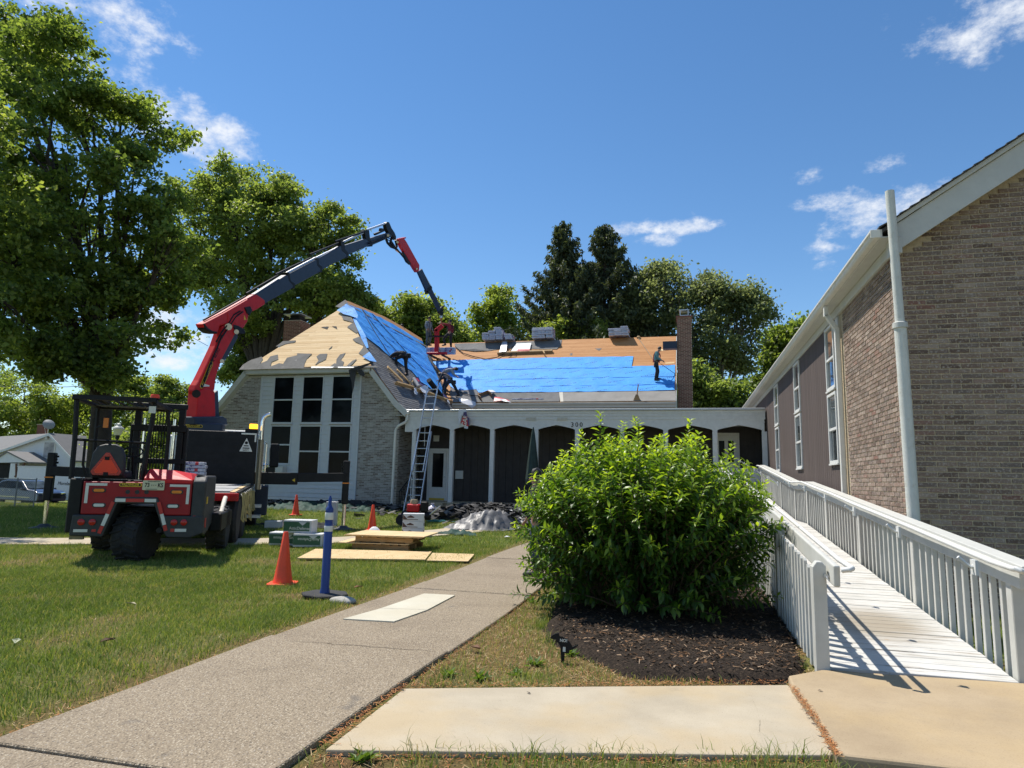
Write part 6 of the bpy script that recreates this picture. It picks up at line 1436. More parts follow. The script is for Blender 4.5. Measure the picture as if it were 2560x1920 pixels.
    B().tube([(1.38,7.4,1.1),(1.38,7.4,2.35),(1.42,7.45,2.4),(1.46,7.5,2.35),(1.46,7.5,1.2)],.014,6).build('grab_rail',MT['chrome'],root)
    # wheels and mudguard
    for s in (3.45,4.75):
        hub_wheel(root,TM@Matrix.Translation((1.02,s,.52)),.52,.42); hub_wheel(root,TM@Matrix.Translation((-1.02,s,.52))@Matrix.Rotation(math.pi,4,'Z'),.52,.42)
    hub_wheel(root,TM@Matrix.Translation((1.05,9.0,.5)),.50,.32); hub_wheel(root,TM@Matrix.Translation((-1.05,9.0,.5))@Matrix.Rotation(math.pi,4,'Z'),.50,.32)
    m=B(); pts=[]; 
    for k in range(9): a=R(10+k*20); pts.append((1.40,8.95-math.cos(a)*.62,.55+math.sin(a)*.66))
    m.prism(pts+[(1.40,8.95+math.cos(R(10))*.58,.6)],(.05,0,0)); m.prism([(1.2,8.05,.35),(1.2,8.05,1.18),(1.2,8.35,1.22),(1.2,8.35,.35)],(.34,0,0)); m.build('mudguard',MT['boomgrey'],root,bevel=.03)['kind']='stuff'
    B().bx(1.0,6.9,.62,1.45,7.25,.70).bx(1.0,6.9,.35,1.45,7.3,.42).build('cab_step',MT['alu'],root)['kind']='stuff'; B().bx(-1.0,6.9,.6,1.0,8.0,1.2).build('crane_frame',MT['black'],root,bevel=.03)
    # outriggers
    for s,e in ((1,3.66),(-1,-3.80)):
        z0=1.42; q=7.3 if s>0 else 7.7
        o=B().beam((s*.3,q,z0-.02),(s*2.35,q,z0-.01),.30,.33,up=(0,0,1)).build('outrigger_beam',MT['black'],root,bevel=.015); B().beam((s*2.34,q,z0+.02),(e,q,z0+.06),.23,.25).build('inner_beam',MT['black'],o,bevel=.012)
        j=B().bx(e-.09,q-.10,.72,e+.09,q+.10,1.95).build('jack',MT['black'],root,bevel=.02)
        for k in range(6): B().lathe([(.03,-.02),(.03,.03)],(e-s*.11,q-.05+.1*(k%2),1.45+k*.08),8).build('hose_fitting',MT['black'],j)
        B().tube([(e,q,.06),(e,q,.74)],.055,12).build('jack_rod',MT['chrome'],j,smooth=True); B().lathe([(.34,.0),(.33,.025),(.16,.06),(.10,.11),(.05,.12)],(e,q,.012),24).build('pad',MT['plastic'],j,smooth=True)
        B().bx(e-.10,q-.112,1.30,e+.10,q-.101,1.33).build('marker_band',MT['amber'],j)
    B().prism([(2.2,7.148,1.37),(2.28,7.148,1.42),(2.28,7.148,1.32)],(0,-.006,0)).build('arrow_mark',MT['yellow'],root)
    # slewing base
    cn=TM.inverted()@CC
    B().bx(cn.x-.42,7.2,2.58,cn.x+.62,7.85,2.86).build('slew_housing',MT['boomgrey'],root,bevel=.04,seg=2); B().bx(cn.x-.45,7.3,1.2,cn.x+.45,8.1,2.6).build('slew_pedestal',MT['black'],root,bevel=.03)
    bd=plate(root,cn.x-.36,cn.x+.12,2.72,2.80,7.186,MT['yellow'],'maker_badge',.012,.038); plate(bd,cn.x-.345,cn.x+.105,2.732,2.788,7.183,MT['black'],'badge_field',.003,.027); text_mesh('lettering','PALFINGER',.072,.001,MT['yellow'],bd,TM@face((cn.x-.12,7.1815,2.76),(1,0,0)),sx=.98,bold=.001)
    # boom pieces: outlines in the boom plane with real thickness
    def seg(name,px,hw,mat,parent=root,bev=.03,off=0.0):
        if hw>.01:
            # the outlines were read off the silhouette, which already holds part of the thickness
            hw*=.55; n_=len(px); cx_=sum(p[0] for p in px)/n_; cy_=sum(p[1] for p in px)/n_
            dx=max(p[0] for p in px)-min(p[0] for p in px); k_=max(.72,1-16.0/max(dx,30)) if dx<230 else 1.0
            px=[(cx_+(p[0]-cx_)*k_,p[1]) for p in px] if name not in ('lower_arm',) else px
        bev=min(bev,max(.004,hw*.3)); pts=[bp(x,y,off) for x,y in px]; m=MB(); m.prism([p-BN*hw for p in pts],BN*(2*hw)); return m.build(name,mat,parent,bevel=bev,seg=2)
    W0=CC
    colm=seg('column',[(103,1570),(120,1380),(175,1340),(260,1370),(268,1570)],.30,MT['red']); seg('column_shield',[(232,1570),(228,1400),(290,1360),(302,1560)],.26,MT['boomgrey'])
    seg('column_base',[(85,1620),(80,1560),(300,1556),(330,1575),(335,1625)],.42,MT['boomgrey'])
    arm=seg('lower_arm',[(112,1365),(126,1325),(148,1288),(176,1232),(272,1030),(322,884),(352,872),(428,886),(424,930),(388,1000),(318,1130),(274,1262),(264,1355),(245,1398),(190,1405),(122,1394)],.21,MT['red'],bev=.05)
    MB().tube([bp(152,1388,-.17),bp(152,1388,.17)],.11,16).build('knuckle_pin',MT['black'],arm,smooth=True)
    seg('lift_cylinder',[(448,935),(462,965),(385,1095),(340,1150),(318,1130),(355,1065),(420,950)],.09,MT['boomgrey'],arm); MB().tube([bp(452,930),bp(365,1105)],.045,10).build('cylinder_rod',MT['chrome'],arm,smooth=True)
    # yellow badge and lettering on the arm side
    def decal(x,y,ang,L,h,txt):
        c=bp(x,y,.120); xd=BH*math.cos(ang)+Vector((0,0,1))*math.sin(ang); zd=-BH*math.sin(ang)+Vector((0,0,1))*math.cos(ang); M=Matrix((xd,zd,BN)).transposed().to_4x4(); M.translation=c
        def rr(l,hh,t): 
            pts=[]; r=hh/2
            for a0,sx in ((-90,1),(90,-1)):
                for k in range(7): a=R(a0+k*30); pts.append((sx*(l/2-r)+math.cos(a)*r,math.sin(a)*r,t))
            return pts
        b=MB(M).prism(rr(L,h,0),(0,0,.004)).build('maker_badge',MT['yellow'],arm); MB(M).prism(rr(L*.95,h*.76,.0045),(0,0,.002)).build('badge_field',MT['black'],b)
        text_mesh('lettering',txt,h*.78,.001,MT['yellow'],b,M@Matrix.Translation((0,0,.008)),sx=L/(h*.78)*.155,bold=.0012)
    decal(228,1245,R(66),.90,.145,'PALFINGER')
    c=bp(298,1105,.119); ang=R(62); xd=BH*math.cos(ang)+Vector((0,0,1))*math.sin(ang); zd=-BH*math.sin(ang)+Vector((0,0,1))*math.cos(ang); M=Matrix((xd,zd,BN)).transposed().to_4x4(); M.translation=c
    text_mesh('lettering','PK 48.002',.13,.001,MT['black'],arm,M,bold=.001)
    seg('arrow_decal',[(180,1335),(198,1290),(205,1312),(250,1325),(248,1335)],.004,MT['reflwhite'],arm,0,.121)
    head=seg('boom_housing',[(170,868),(330,785),(575,645),(610,668),(640,690),(640,722),(580,760),(520,785),(508,850),(472,905),(435,905),(345,872),(300,882),(285,935),(235,928),(195,905)],.24,MT['red'],bev=.05)
    seg('end_cap',[(166,866),(178,862),(205,895),(245,918),(288,925),(285,942),(230,934),(190,908)],.25,MT['black'],head,.02)
    seg('gusset_plate',[(345,785),(440,800),(430,870),(350,860)],.27,MT['red'],head,.02); seg('valve_block',[(470,745),(525,735),(545,765),(520,805),(495,790)],.30,MT['black'],head,.02)
    seg('warning_mark',[(478,800),(500,835),(476,838)],.245,MT['yellow'],head,0)
    seg('hinge',[(388,868),(440,880),(490,905),(500,940),(455,945),(420,925),(395,900)],.26,MT['black'],head,.03)
    secs=[([(575,645),(806,500),(872,562),(868,590),(640,716)],.205,'boomgrey'),([(800,506),(1035,383),(1080,445),(1075,470),(862,585)],.185,'boomgrey'),([(1030,388),(1225,278),(1275,342),(1270,364),(1073,465)],.165,'boomgrey'),([(1220,290),(1420,225),(1462,270),(1270,352)],.145,'boomgrey'),([(1415,232),(1600,178),(1632,205),(1456,277)],.125,'boomgrey')]
    for px,hw,mm in secs: seg('boom_section',px,hw,MT[mm],root,.025)
    for px,hw in (([(800,480),(822,484),(835,545),(876,565),(874,600),(850,606),(855,580),(815,545)],.215),([(1020,375),(1045,372),(1050,420),(1084,440),(1080,480),(1058,484),(1062,455),(1030,430)],.195),([(1205,245),(1240,250),(1250,310),(1280,335),(1278,372),(1255,378),(1262,350),(1215,320)],.175),([(1385,165),(1430,165),(1440,230),(1465,260),(1462,288),(1435,290),(1445,262),(1400,235)],.155)): seg('collar',px,hw,MT['black'],root,.015)
    for a,b,off,r in (((205,838),(520,660),.0,.03),((525,640),(760,505),.0,.035),((745,497),(1010,372),.06,.04),((1000,348),(1240,252),.0,.04),((1190,250),(1420,172),.05,.04)): MB().tube([bp(*a,off),bp(*b,off)],r,8).build('hose_duct',MT['black'],root,smooth=True)
    for a,b in (((822,490),(1040,375)),((1045,375),(1235,285)),((1240,260),(1420,175)),((1425,165),(1565,115))): MB().tube([bp(*a),bp(*b)],.045,10).build('extension_ram',MT['alu'],root,smooth=True)
    seg('boom_head',[(1548,118),(1560,105),(1578,106),(1600,150),(1628,185),(1642,215),(1640,240),(1615,215),(1575,185),(1555,160)],.16,MT['black'],root,.02); seg('valve_block',[(1470,190),(1520,175),(1525,150),(1545,152),(1560,175),(1480,205)],.08,MT['black'],root,.01)
    for pts in ([(1570,232),(1580,260),(1608,290),(1640,302)],[(1610,225),(1600,262),(1640,300)],[(1640,240),(1650,285),(1640,305)]): MB().tube([bp(*p) for p in pts],.06,8).build('link_bar',MT['black'],root,smooth=True)
    jib=seg('jib_housing',[(1642,232),(1690,225),(1712,255),(1818,428),(1815,468),(1795,482),(1780,462),(1665,290)],.13,MT['red'],root,.025); seg('jib_bracket',[(1650,228),(1715,218),(1716,228),(1660,238)],.14,MT['red'],jib,.01)
    MB().tube([bp(1640,310),bp(1690,345)],.05,8).build('cylinder_rod',MT['chrome'],jib,smooth=True); seg('jib_cylinder',[(1678,335),(1700,325),(1765,400),(1750,425),(1720,405)],.10,MT['black'],jib,.02)
    MB().tube([bp(1692,238),bp(1812,425)],.045,8).build('hose_duct',MT['black'],jib,smooth=True)
    seg('jib_section',[(1795,478),(1830,455),(1910,598),(1870,622)],.10,MT['boomgrey'],root,.02); seg('jib_section',[(1872,615),(1902,600),(1985,755),(1965,775)],.08,MT['boomgrey'],root,.02); MB().tube([bp(1832,455),bp(1912,600)],.035,6).build('extension_ram',MT['alu'],root); MB().tube([bp(1905,600),bp(1982,738)],.02,6).build('hose_duct',MT['black'],root)
    seg('jib_hook_lug',[(1848,612),(1868,628),(1900,622),(1898,640),(1862,645)],.06,MT['black'],root,.01); seg('jib_collar',[(1862,600),(1905,580),(1916,600),(1872,630)],.12,MT['black'],root,.01)
    seg('jib_tip',[(1958,770),(1985,735),(2008,730),(2004,742),(1992,748),(1998,790),(1988,808),(1974,800),(1950,785),(1948,776)],.08,MT['black'],root,.015)
    for x,y,r in ((392,888,.10),(452,925,.07),(345,1145,.06),(1585,205,.06),(1655,255,.06),(1800,455,.05)):
        MB().tube([bp(x,y,-.19),bp(x,y,.19)],r,12).build('pin',MT['steel'],root,smooth=True)
    for k,pts in enumerate(([(300,1000),(340,930),(395,860),(430,800),(480,770)],[(318,1010),(360,940),(410,868),(445,815),(500,775)],[(210,1300),(250,1180),(310,1040),(345,950)],[(1440,262),(1500,245),(1560,215),(1600,230),(1640,290),(1690,350)],[(1445,268),(1505,250),(1568,228),(1605,250),(1650,310),(1700,372)])):
        MB().tube([bp(*p,.15) for p in pts],.022,6).build('hydraulic_hose',MT['black'],root,smooth=True)
    return root
crane_truck()
def hook_fork():
    c0=bp(1983,808); Y=c0.y; Z=6.914; q=lambda x,y,d=0: gy(1020+x/Z,760+y/Z,Y+d)
    root=thing('pallet_fork','red crane pallet fork hanging from the hook with shingle bundles on it','pallet fork',q(505,870))
    MB().tube([c0,q(575,240),q(572,300),q(580,360)],.035,8).build('chain',simple('rusty_orange_chain',(.42,.12,.04),.7),root); MB().lathe([(.07,-.1),(.09,0),(.05,.1)],q(572,215),10).build('hook_block',MT['steel'],root,smooth=True)
    MB().beam(q(500,440),q(500,880),.22,.24,up=(0,1,0)).build('mast',MT['red'],root,bevel=.02); MB().beam(q(478,470),q(600,372),.20,.24,up=(0,1,0)).build('arm',MT['red'],root,bevel=.02)
    MB().beam(q(360,558,-.1),q(625,560,-.1),.08,.10,up=(0,1,0)).build('handle_bar',MT['black'],root); MB().beam(q(340,856,-.12),q(670,856,-.12),.12,.26,up=(0,1,0)).build('fork_frame',MT['red'],root,bevel=.02)
    for x in (400,610): p=q(x,890); MB().beam(p+Vector((0,-.15,0)),p+Vector((0,1.2,0)),.14,.06).build('fork',MT['black'],root)
    return q
HQ=hook_fork()
# ---------------------------------------------------------------- loose things on the lawn
def cone(px,py,label,rz,sc=1.0):
    p=gz(px,py); p.z=ghf(p.x,p.y)+.012; t=thing('traffic_cone',label,'traffic cone',p,R(rz),'orange traffic cones on the lawn')
    m=MB(); m.lathe([(.135*sc,.03),(.118*sc,.10*sc),(.075*sc,.38*sc),(.034*sc,.70*sc),(.026*sc,.712*sc),(.018*sc,.69*sc)],n=24); m.build('cone_body',MT['orange'],t,smooth=True,world=False)
    q=.185*sc; m=MB(); m.prism([(x,y,0) for x,y in ((-q,-q+.05),(-q+.05,-q),(q-.05,-q),(q,-q+.05),(q,q-.05),(q-.05,q),(-q+.05,q),(-q,q-.05))],(0,0,.03)); m.build('cone_base',MT['orange'],t,world=False,bevel=.006)
cone(706,1464,'nearest bright orange traffic cone, left of the blue post',20); cone(930,1327,'orange traffic cone behind the plywood and pallets',-10); cone(738,1297,'orange traffic cone furthest back, in front of the house window bay',5)
def delineator():
    p=gz(811,1494); p.z=.02; t=thing('delineator_post','blue plastic delineator post with white bands on a black rubber base','post',p,R(-12)); bl=simple('blue_plastic',(.011,.045,.22),.5,var=.12,vs=5,dirt=.2,dcol=(.05,.08,.2))
    z=lambda py: (1494-py)/1680*9.0
    m=MB(); m.lathe([(.062,.03),(.060,.06),(.052,.10),(.052,.86),(.048,.87),(.048,.92),(.052,.93),(.052,.98),(.048,.985),(.048,1.03),(.050,1.035),(.050,1.07),(.030,1.10),(.022,1.12),(.022,1.19),(.012,1.22),(.010,1.235)],n=20); m.build('tube',bl,t,smooth=True,world=False)
    for a,b in ((.79,.86),(.935,1.025)): MB().lathe([(.0525,a),(.0535,a+.002),(.0535,b-.002),(.0525,b)],n=20).build('reflective_band',MT['reflwhite'],t,smooth=True,world=False)
    MB().prism([(x,y,0) for x,y in ((-.27,-.12),(-.12,-.24),(.14,-.24),(.29,-.10),(.29,.10),(.14,.24),(-.12,.24),(-.27,.12))],(0,0,.038)).build('base',MT['rubber'],t,world=False,bevel=.01)
delineator()
def stone():
    rng=np.random.default_rng(3); m=bmesh.new(); bmesh.ops.create_icosphere(m,subdivisions=3,radius=.13)
    for v in m.verts: v.co=Vector((v.co.x*1.3,v.co.y*.9,v.co.z*.42))*(1+.25*(float(fbm(np.array(v.co.x*9),np.array(v.co.y*9+v.co.z*7)))-.5))
    me=bpy.data.meshes.new('stone'); m.to_mesh(me); m.free(); me.materials.append(simple('pale_stone',(.36,.34,.30),.9,var=.2,vs=12,bump=.5)); o=link('stone',me); p=gz(857,1507); o.location=(p.x,p.y,.02); tag(o,'flat pale stone beside the base of the blue post','stone')
stone()
def ply(name,label,pix,z,t,group=None,mat=None):
    q=[gz(x,y,z) for x,y in pix]; c=sum(q,Vector())/4; th=MB(Matrix.Translation(-c)); th.prism(q,(0,0,t)); o=th.build(name,mat or MT['plywood'],bevel=.002); o.location=c; return tag(o,label,'plywood',group)
a=((743,1397),(1063,1401),(1079,1381),(788,1374))
ply('plywood_sheet','long plywood sheet lying flat on the grass under an identical sheet',[(x-1,y+2) for x,y in a],.02,.016,'plywood sheets on the grass'); ply('plywood_sheet','long plywood sheet lying on top of another in front of the pallets',a,.038,.018,'plywood sheets on the grass')
ply('plywood_sheet','shorter pale plywood sheet lying at the path end of the long sheets',((1066,1403),(1170,1405),(1186,1387),(1081,1384)),.03,.016,'plywood sheets on the grass')
def pallets():
    base=[gz(874,1385),gz(1034,1392),gz(1068,1364),gz(905,1358)]
    def pal(c,rz,label):
        t=thing('pallet',label,'pallet',c,rz,'wooden pallets under the plywood')
        for k in range(7): MB().bx(-.6+k*.175,-.5,.105,-.6+k*.175+.10,.5,.123).build('top_slat',MT['pallet'],t,world=False)
        for y in (-.5,-.045,.41): MB().bx(-.6,y,.018,.6,y+.09,.1035).build('stringer',MT['pallet'],t,world=False)
        for k in (0,3,6): MB().bx(-.6+k*.175,-.5,.0,-.6+k*.175+.10,.5,.0165).build('bottom_slat',MT['pallet'],t,world=False)
        return t
    c=(base[0]+base[1]+base[2]+base[3])/4; e=base[1]-base[0]; rz=math.atan2(e.y,e.x)
    pal(Vector((c.x,c.y,.03)),rz,'weathered wooden pallet on the grass at the bottom of the plywood pile'); 
    m=MB(Matrix.Rotation(rz+.1,4,'Z')); m.bx(-.85,-.58,0,.62,.55,.016); o=m.build('plywood_sheet',MT['plywood']); o.location=(c.x-.06,c.y,.158); tag(o,'plywood offcut sandwiched between the two pallets','plywood')
    pal(Vector((c.x+.05,c.y,.178)),rz+.05,'wooden pallet on top of the plywood offcut, under the top sheets')
    for k,(dx,l) in enumerate(((0,'plywood sheet covering the pallet pile, lower of the two top sheets'),(.03,'topmost plywood sheet on the pallet pile'))):
        m=MB(Matrix.Rotation(rz+.03+.02*k,4,'Z')); m.bx(-.78,-.62,0,.86,.62,.015); o=m.build('plywood_sheet',MT['plywood']); o.location=(c.x+.02+dx,c.y+.02,.305+.017*k); tag(o,l,'plywood')
pallets()
GREEN=simple('box_green',(.045,.12,.065),.6,var=.1); BOXW=simple('box_white',(.58,.59,.60),.6,var=.06,dirt=.15,dcol=(.4,.4,.4)); BROWN=simple('box_brown',(.085,.045,.035),.6); PURP=simple('wrap_purple',(.065,.04,.13),.5,var=.2); WRAP=simple('wrap_white',(.60,.61,.64),.45,var=.08,vs=4,bump=.3,bs=20); REDP=simple('wrap_red',(.50,.03,.04),.45,var=.12); WRAPG=simple('wrap_grey',(.30,.30,.34),.5,var=.15,vs=5)
def attic(c,rz,label,flip):
    t=thing('carton',label,'box',c,rz,'green and white cartons on the lawn'); MB().bx(-.30,-.2,0,.30,.2,.27).build('carton_body',BOXW,t,world=False,bevel=.006)
    f=MB().bx(-.295,-.206,.045,.26,-.2015,.235).build('printed_panel',GREEN,t,world=False); MB().prism([(.02,-.2075,.232),(.20,-.2075,.232),(.11,-.2075,.16)],(0,.002,0)).build('print_mark',BOXW,f,world=False)
    MB().bx(-.302,-.19,.05,-.3005,.19,.23).build('side_panel',GREEN,t,world=False)
    M=wmat(t)@face((.05,-.2085,.10),(1,0,0)) if not flip else wmat(t)@face((.02,-.2085,.16),(-1,0,0),(0,0,-1))
    text_mesh('lettering','AtticDefense',.085,.0008,MT['reflwhite'],f,M,bold=.001)
cr=gz(758,1370); cl=gz(700,1366); a_=math.atan2(.35,1)
attic(Vector((cl.x,cl.y+.2,.02)),a_-.05,'left lower green and white carton behind the nearest cone',True); attic(Vector((cr.x+.02,cr.y+.2,.02)),a_,'right lower green and white carton beside the plywood',True); attic(Vector(((cl.x+cr.x)/2+.05,(cl.y+cr.y)/2+.22,.292)),a_-.12,'top green and white carton resting on two others',False)
def small_box(px,py,w,d,h,label,mat,rz=.3,z=None,name='carton'):
    p=gz(px,py); zz=ghf(p.x,p.y) if z is None else z; o=MB().bx(-w/2,-d/2,0,w/2,d/2,h).build(name,mat,bevel=.006); o.location=(p.x,p.y+d*.4,zz+.01); o.rotation_euler=(0,0,rz); return tag(o,label,'box')
small_box(677,1322,.42,.3,.20,'small pale grey carton left of the green cartons',BOXW); small_box(823,1316,.32,.26,.72,'tall white upright carton behind the blue post',BOXW)
p=gz(1027,1342)
for k,l in enumerate(('bottom of three stacked white roof vent cartons','middle of three stacked white roof vent cartons','top one of three stacked white roof vent cartons')):
    t=thing('carton',l,'box',Vector((p.x,p.y+.15,.02+ghf(p.x,p.y)+.19*k)),.28+.03*k,'white vent cartons stacked by the compressor'); MB().bx(-.27,-.19,0,.27,.19,.185).build('carton_body',BOXW,t,world=False,bevel=.005); MB().bx(-.265,-.1945,.03,.12,-.1905,.045).build('print_band',BROWN,t,world=False); MB().prism([(-.265,-.1945,.046),(-.15,-.1945,.046),(-.265,-.1945,.16)],(0,.003,0)).build('print_mark',BROWN,t,world=False)
    MB().prism([(-.16,-.1945,.08),(.02,-.1945,.08),(.02,-.1945,.10),(-.07,-.1945,.145),(-.16,-.1945,.10)],(0,.003,0)).build('roof_emblem',BROWN,t,world=False)
    MB().bx(.2705,-.12,.06,.2735,.10,.13).build('label',BROWN,t,world=False)

def heap(name,label,cat,cx,cy,rx,ry,h,mat,seed,crump=.12,cell=.06,z0=0.0,rz=0.0,kind=None,freq=3.2,facet=0.0):
    """crumpled sheet lying in a heap: solid skin with folds"""
    xs=np.arange(-rx,rx+cell,cell);ys=np.arange(-ry,ry+cell,cell);X,Y=np.meshgrid(xs,ys); a=np.arctan2(Y/ry,X/rx); r=np.hypot(X/rx,Y/ry)/(0.82+.22*fbm(np.cos(a)*1.4+seed,np.sin(a)*1.4+seed*2))
    n=fbm(X*freq*.5+seed,Y*freq*.5-seed); rd=1-np.abs(2*fbm(X*freq*.9+seed*3,Y*freq*.7+9)-1); Z=h*sstep(1.0,.25,r)*(.55+.8*n)+crump*(rd**3*1.3-.45)*sstep(1.05,.8,r)+crump*.45*(fbm(X*freq*3,Y*freq*3+seed)-.5)
    Z=np.maximum(Z,.012*(1+np.sin(X*9+Y*5)))
    if facet: _g=np.random.default_rng(int(seed*7)); Z=Z+_g.normal(0,facet,Z.shape)*sstep(1.05,.7,r); Z=np.maximum(Z,.01); X=X+_g.normal(0,cell*.22,X.shape); Y=Y+_g.normal(0,cell*.22,Y.shape)
    c,s=math.cos(rz),math.sin(rz); WX=cx+X*c-Y*s;WY=cy+X*s+Y*c; V=np.stack([X.ravel()*c-Y.ravel()*s,X.ravel()*s+Y.ravel()*c,(Z+gh(WX,WY)-ghf(cx,cy)+z0).ravel()],1)
    nx=len(xs);ny=len(ys);i,j=np.meshgrid(np.arange(nx-1),np.arange(ny-1));q=(j*nx+i).ravel();F=np.stack([q,q+1,q+nx+1,q+nx],1); keep=(r.ravel()[F].max(1)<1.03); o=np_mesh(name,V,F[keep],mat,smooth=not facet); o.location=(cx,cy,ghf(cx,cy)); sd=o.modifiers.new('thick','SOLIDIFY'); sd.thickness=.008; return tag(o,label,cat,kind=kind)
SILV=simple('silver_tarp',(.105,.105,.107),.5,metal=.0,var=.25,vs=3,bump=.5,bs=14,dirt=.25,dcol=(.16,.15,.14)); DGREEN=simple('dark_green_tarp',(.030,.065,.052),.68,spec=.15,var=.3,vs=3,bump=.4,bs=14); BTARP=simple('black_tarp',(.030,.031,.033),.75,spec=.15,var=.3,vs=3,bump=.5,bs=10)
p=gz(1200,1328); heap('silver_tarp','crumpled silver tarpaulin heaped over debris on the lawn','tarp',p.x,p.y+.75,1.42,1.0,.44,SILV,1.0,.16,cell=.07,rz=.35,freq=2.0,facet=.026)
p=gz(1275,1318); heap('white_sheet','white plastic sheet spread at the right end of the silver tarp','plastic sheet',p.x,p.y+.6,.8,.8,.30,simple('white_sheet',(.72,.73,.75),.5),4.0,.05,rz=.2)
p=gz(1135,1340); heap('green_tarp','edge of a dark green tarp at the foot of the silver tarp','tarp',p.x,p.y+.3,.75,.32,.12,DGREEN,6.0,.08)
heap('black_tarp','black tarpaulin covered with torn shingles below the walkway arches','tarp',-6.7,23.0,3.6,1.7,.36,BTARP,2.0,.12,cell=.07,freq=1.6); heap('green_tarp','long dark green tarp spread along the foot of the house wall','tarp',-13.6,23.4,3.6,.9,.18,DGREEN,3.0,.14,cell=.07); heap('black_tarp','black tarp bunched against the wall of the brick house','tarp',-13.0,24.4,3.6,.5,.26,BTARP,5.0,.14,cell=.08)
heap('black_tarp','dark tarp lying under the truck wheels and straps','tarp',-11.3,18.2,1.5,1.1,.10,BTARP,8.0,.09,cell=.07)
def debris():
    rn=random.Random(15); m=MB(); 
    for k in range(900):
        u=rn.random()
        if u<.55: x=rn.gauss(-6.6,1.7);y=rn.gauss(22.6,.75);h=.42*math.exp(-((x+6.6)/2.2)**2-((y-22.7)/1.2)**2)
        elif u<.8: x=rn.uniform(-17,-10);y=rn.gauss(24.0,.4);h=.10
        else: x=rn.gauss(-5.3,.8);y=rn.gauss(20.9,.5);h=.45*math.exp(-((x+5.4)/1.2)**2-((y-20.8)/.9)**2)
        z=ghf(x,y)+h*.9+rn.uniform(.02,.10); w=rn.uniform(.10,.38);l=rn.uniform(.08,.24); Mx=Matrix.Translation((x,y,z))@Matrix.Rotation(rn.uniform(0,6.28),4,'Z')@Matrix.Rotation(rn.gauss(0,.28),4,'X')@Matrix.Rotation(rn.gauss(0,.25),4,'Y')
        q=MB(Mx); b=rn.uniform(-.03,.03); q.prism([(-w/2,-l/2,0),(w/2+rn.uniform(-.05,.05),-l/2,b),(w/2,l/2,0),(-w/2+rn.uniform(-.05,.05),l/2,b)],(0,0,.006)); off=len(m.v); m.v+=q.v; m.f+=[tuple(off+i for i in f) for f in q.f]; m.t+=[rn.random()*.99]*len(q.f)
    t=NT('torn_shingle'); t.set(t.ramp(t.tone(),[(0,(.025,.025,.026)),(.5,(.07,.068,.066)),(.85,(.12,.118,.114)),(1,(.18,.165,.14))]),.9,0,.2); tag(m.build('shingle_debris',t.m,tone=True),'torn old shingles scattered along the house and walkway','debris',kind='stuff')
debris()
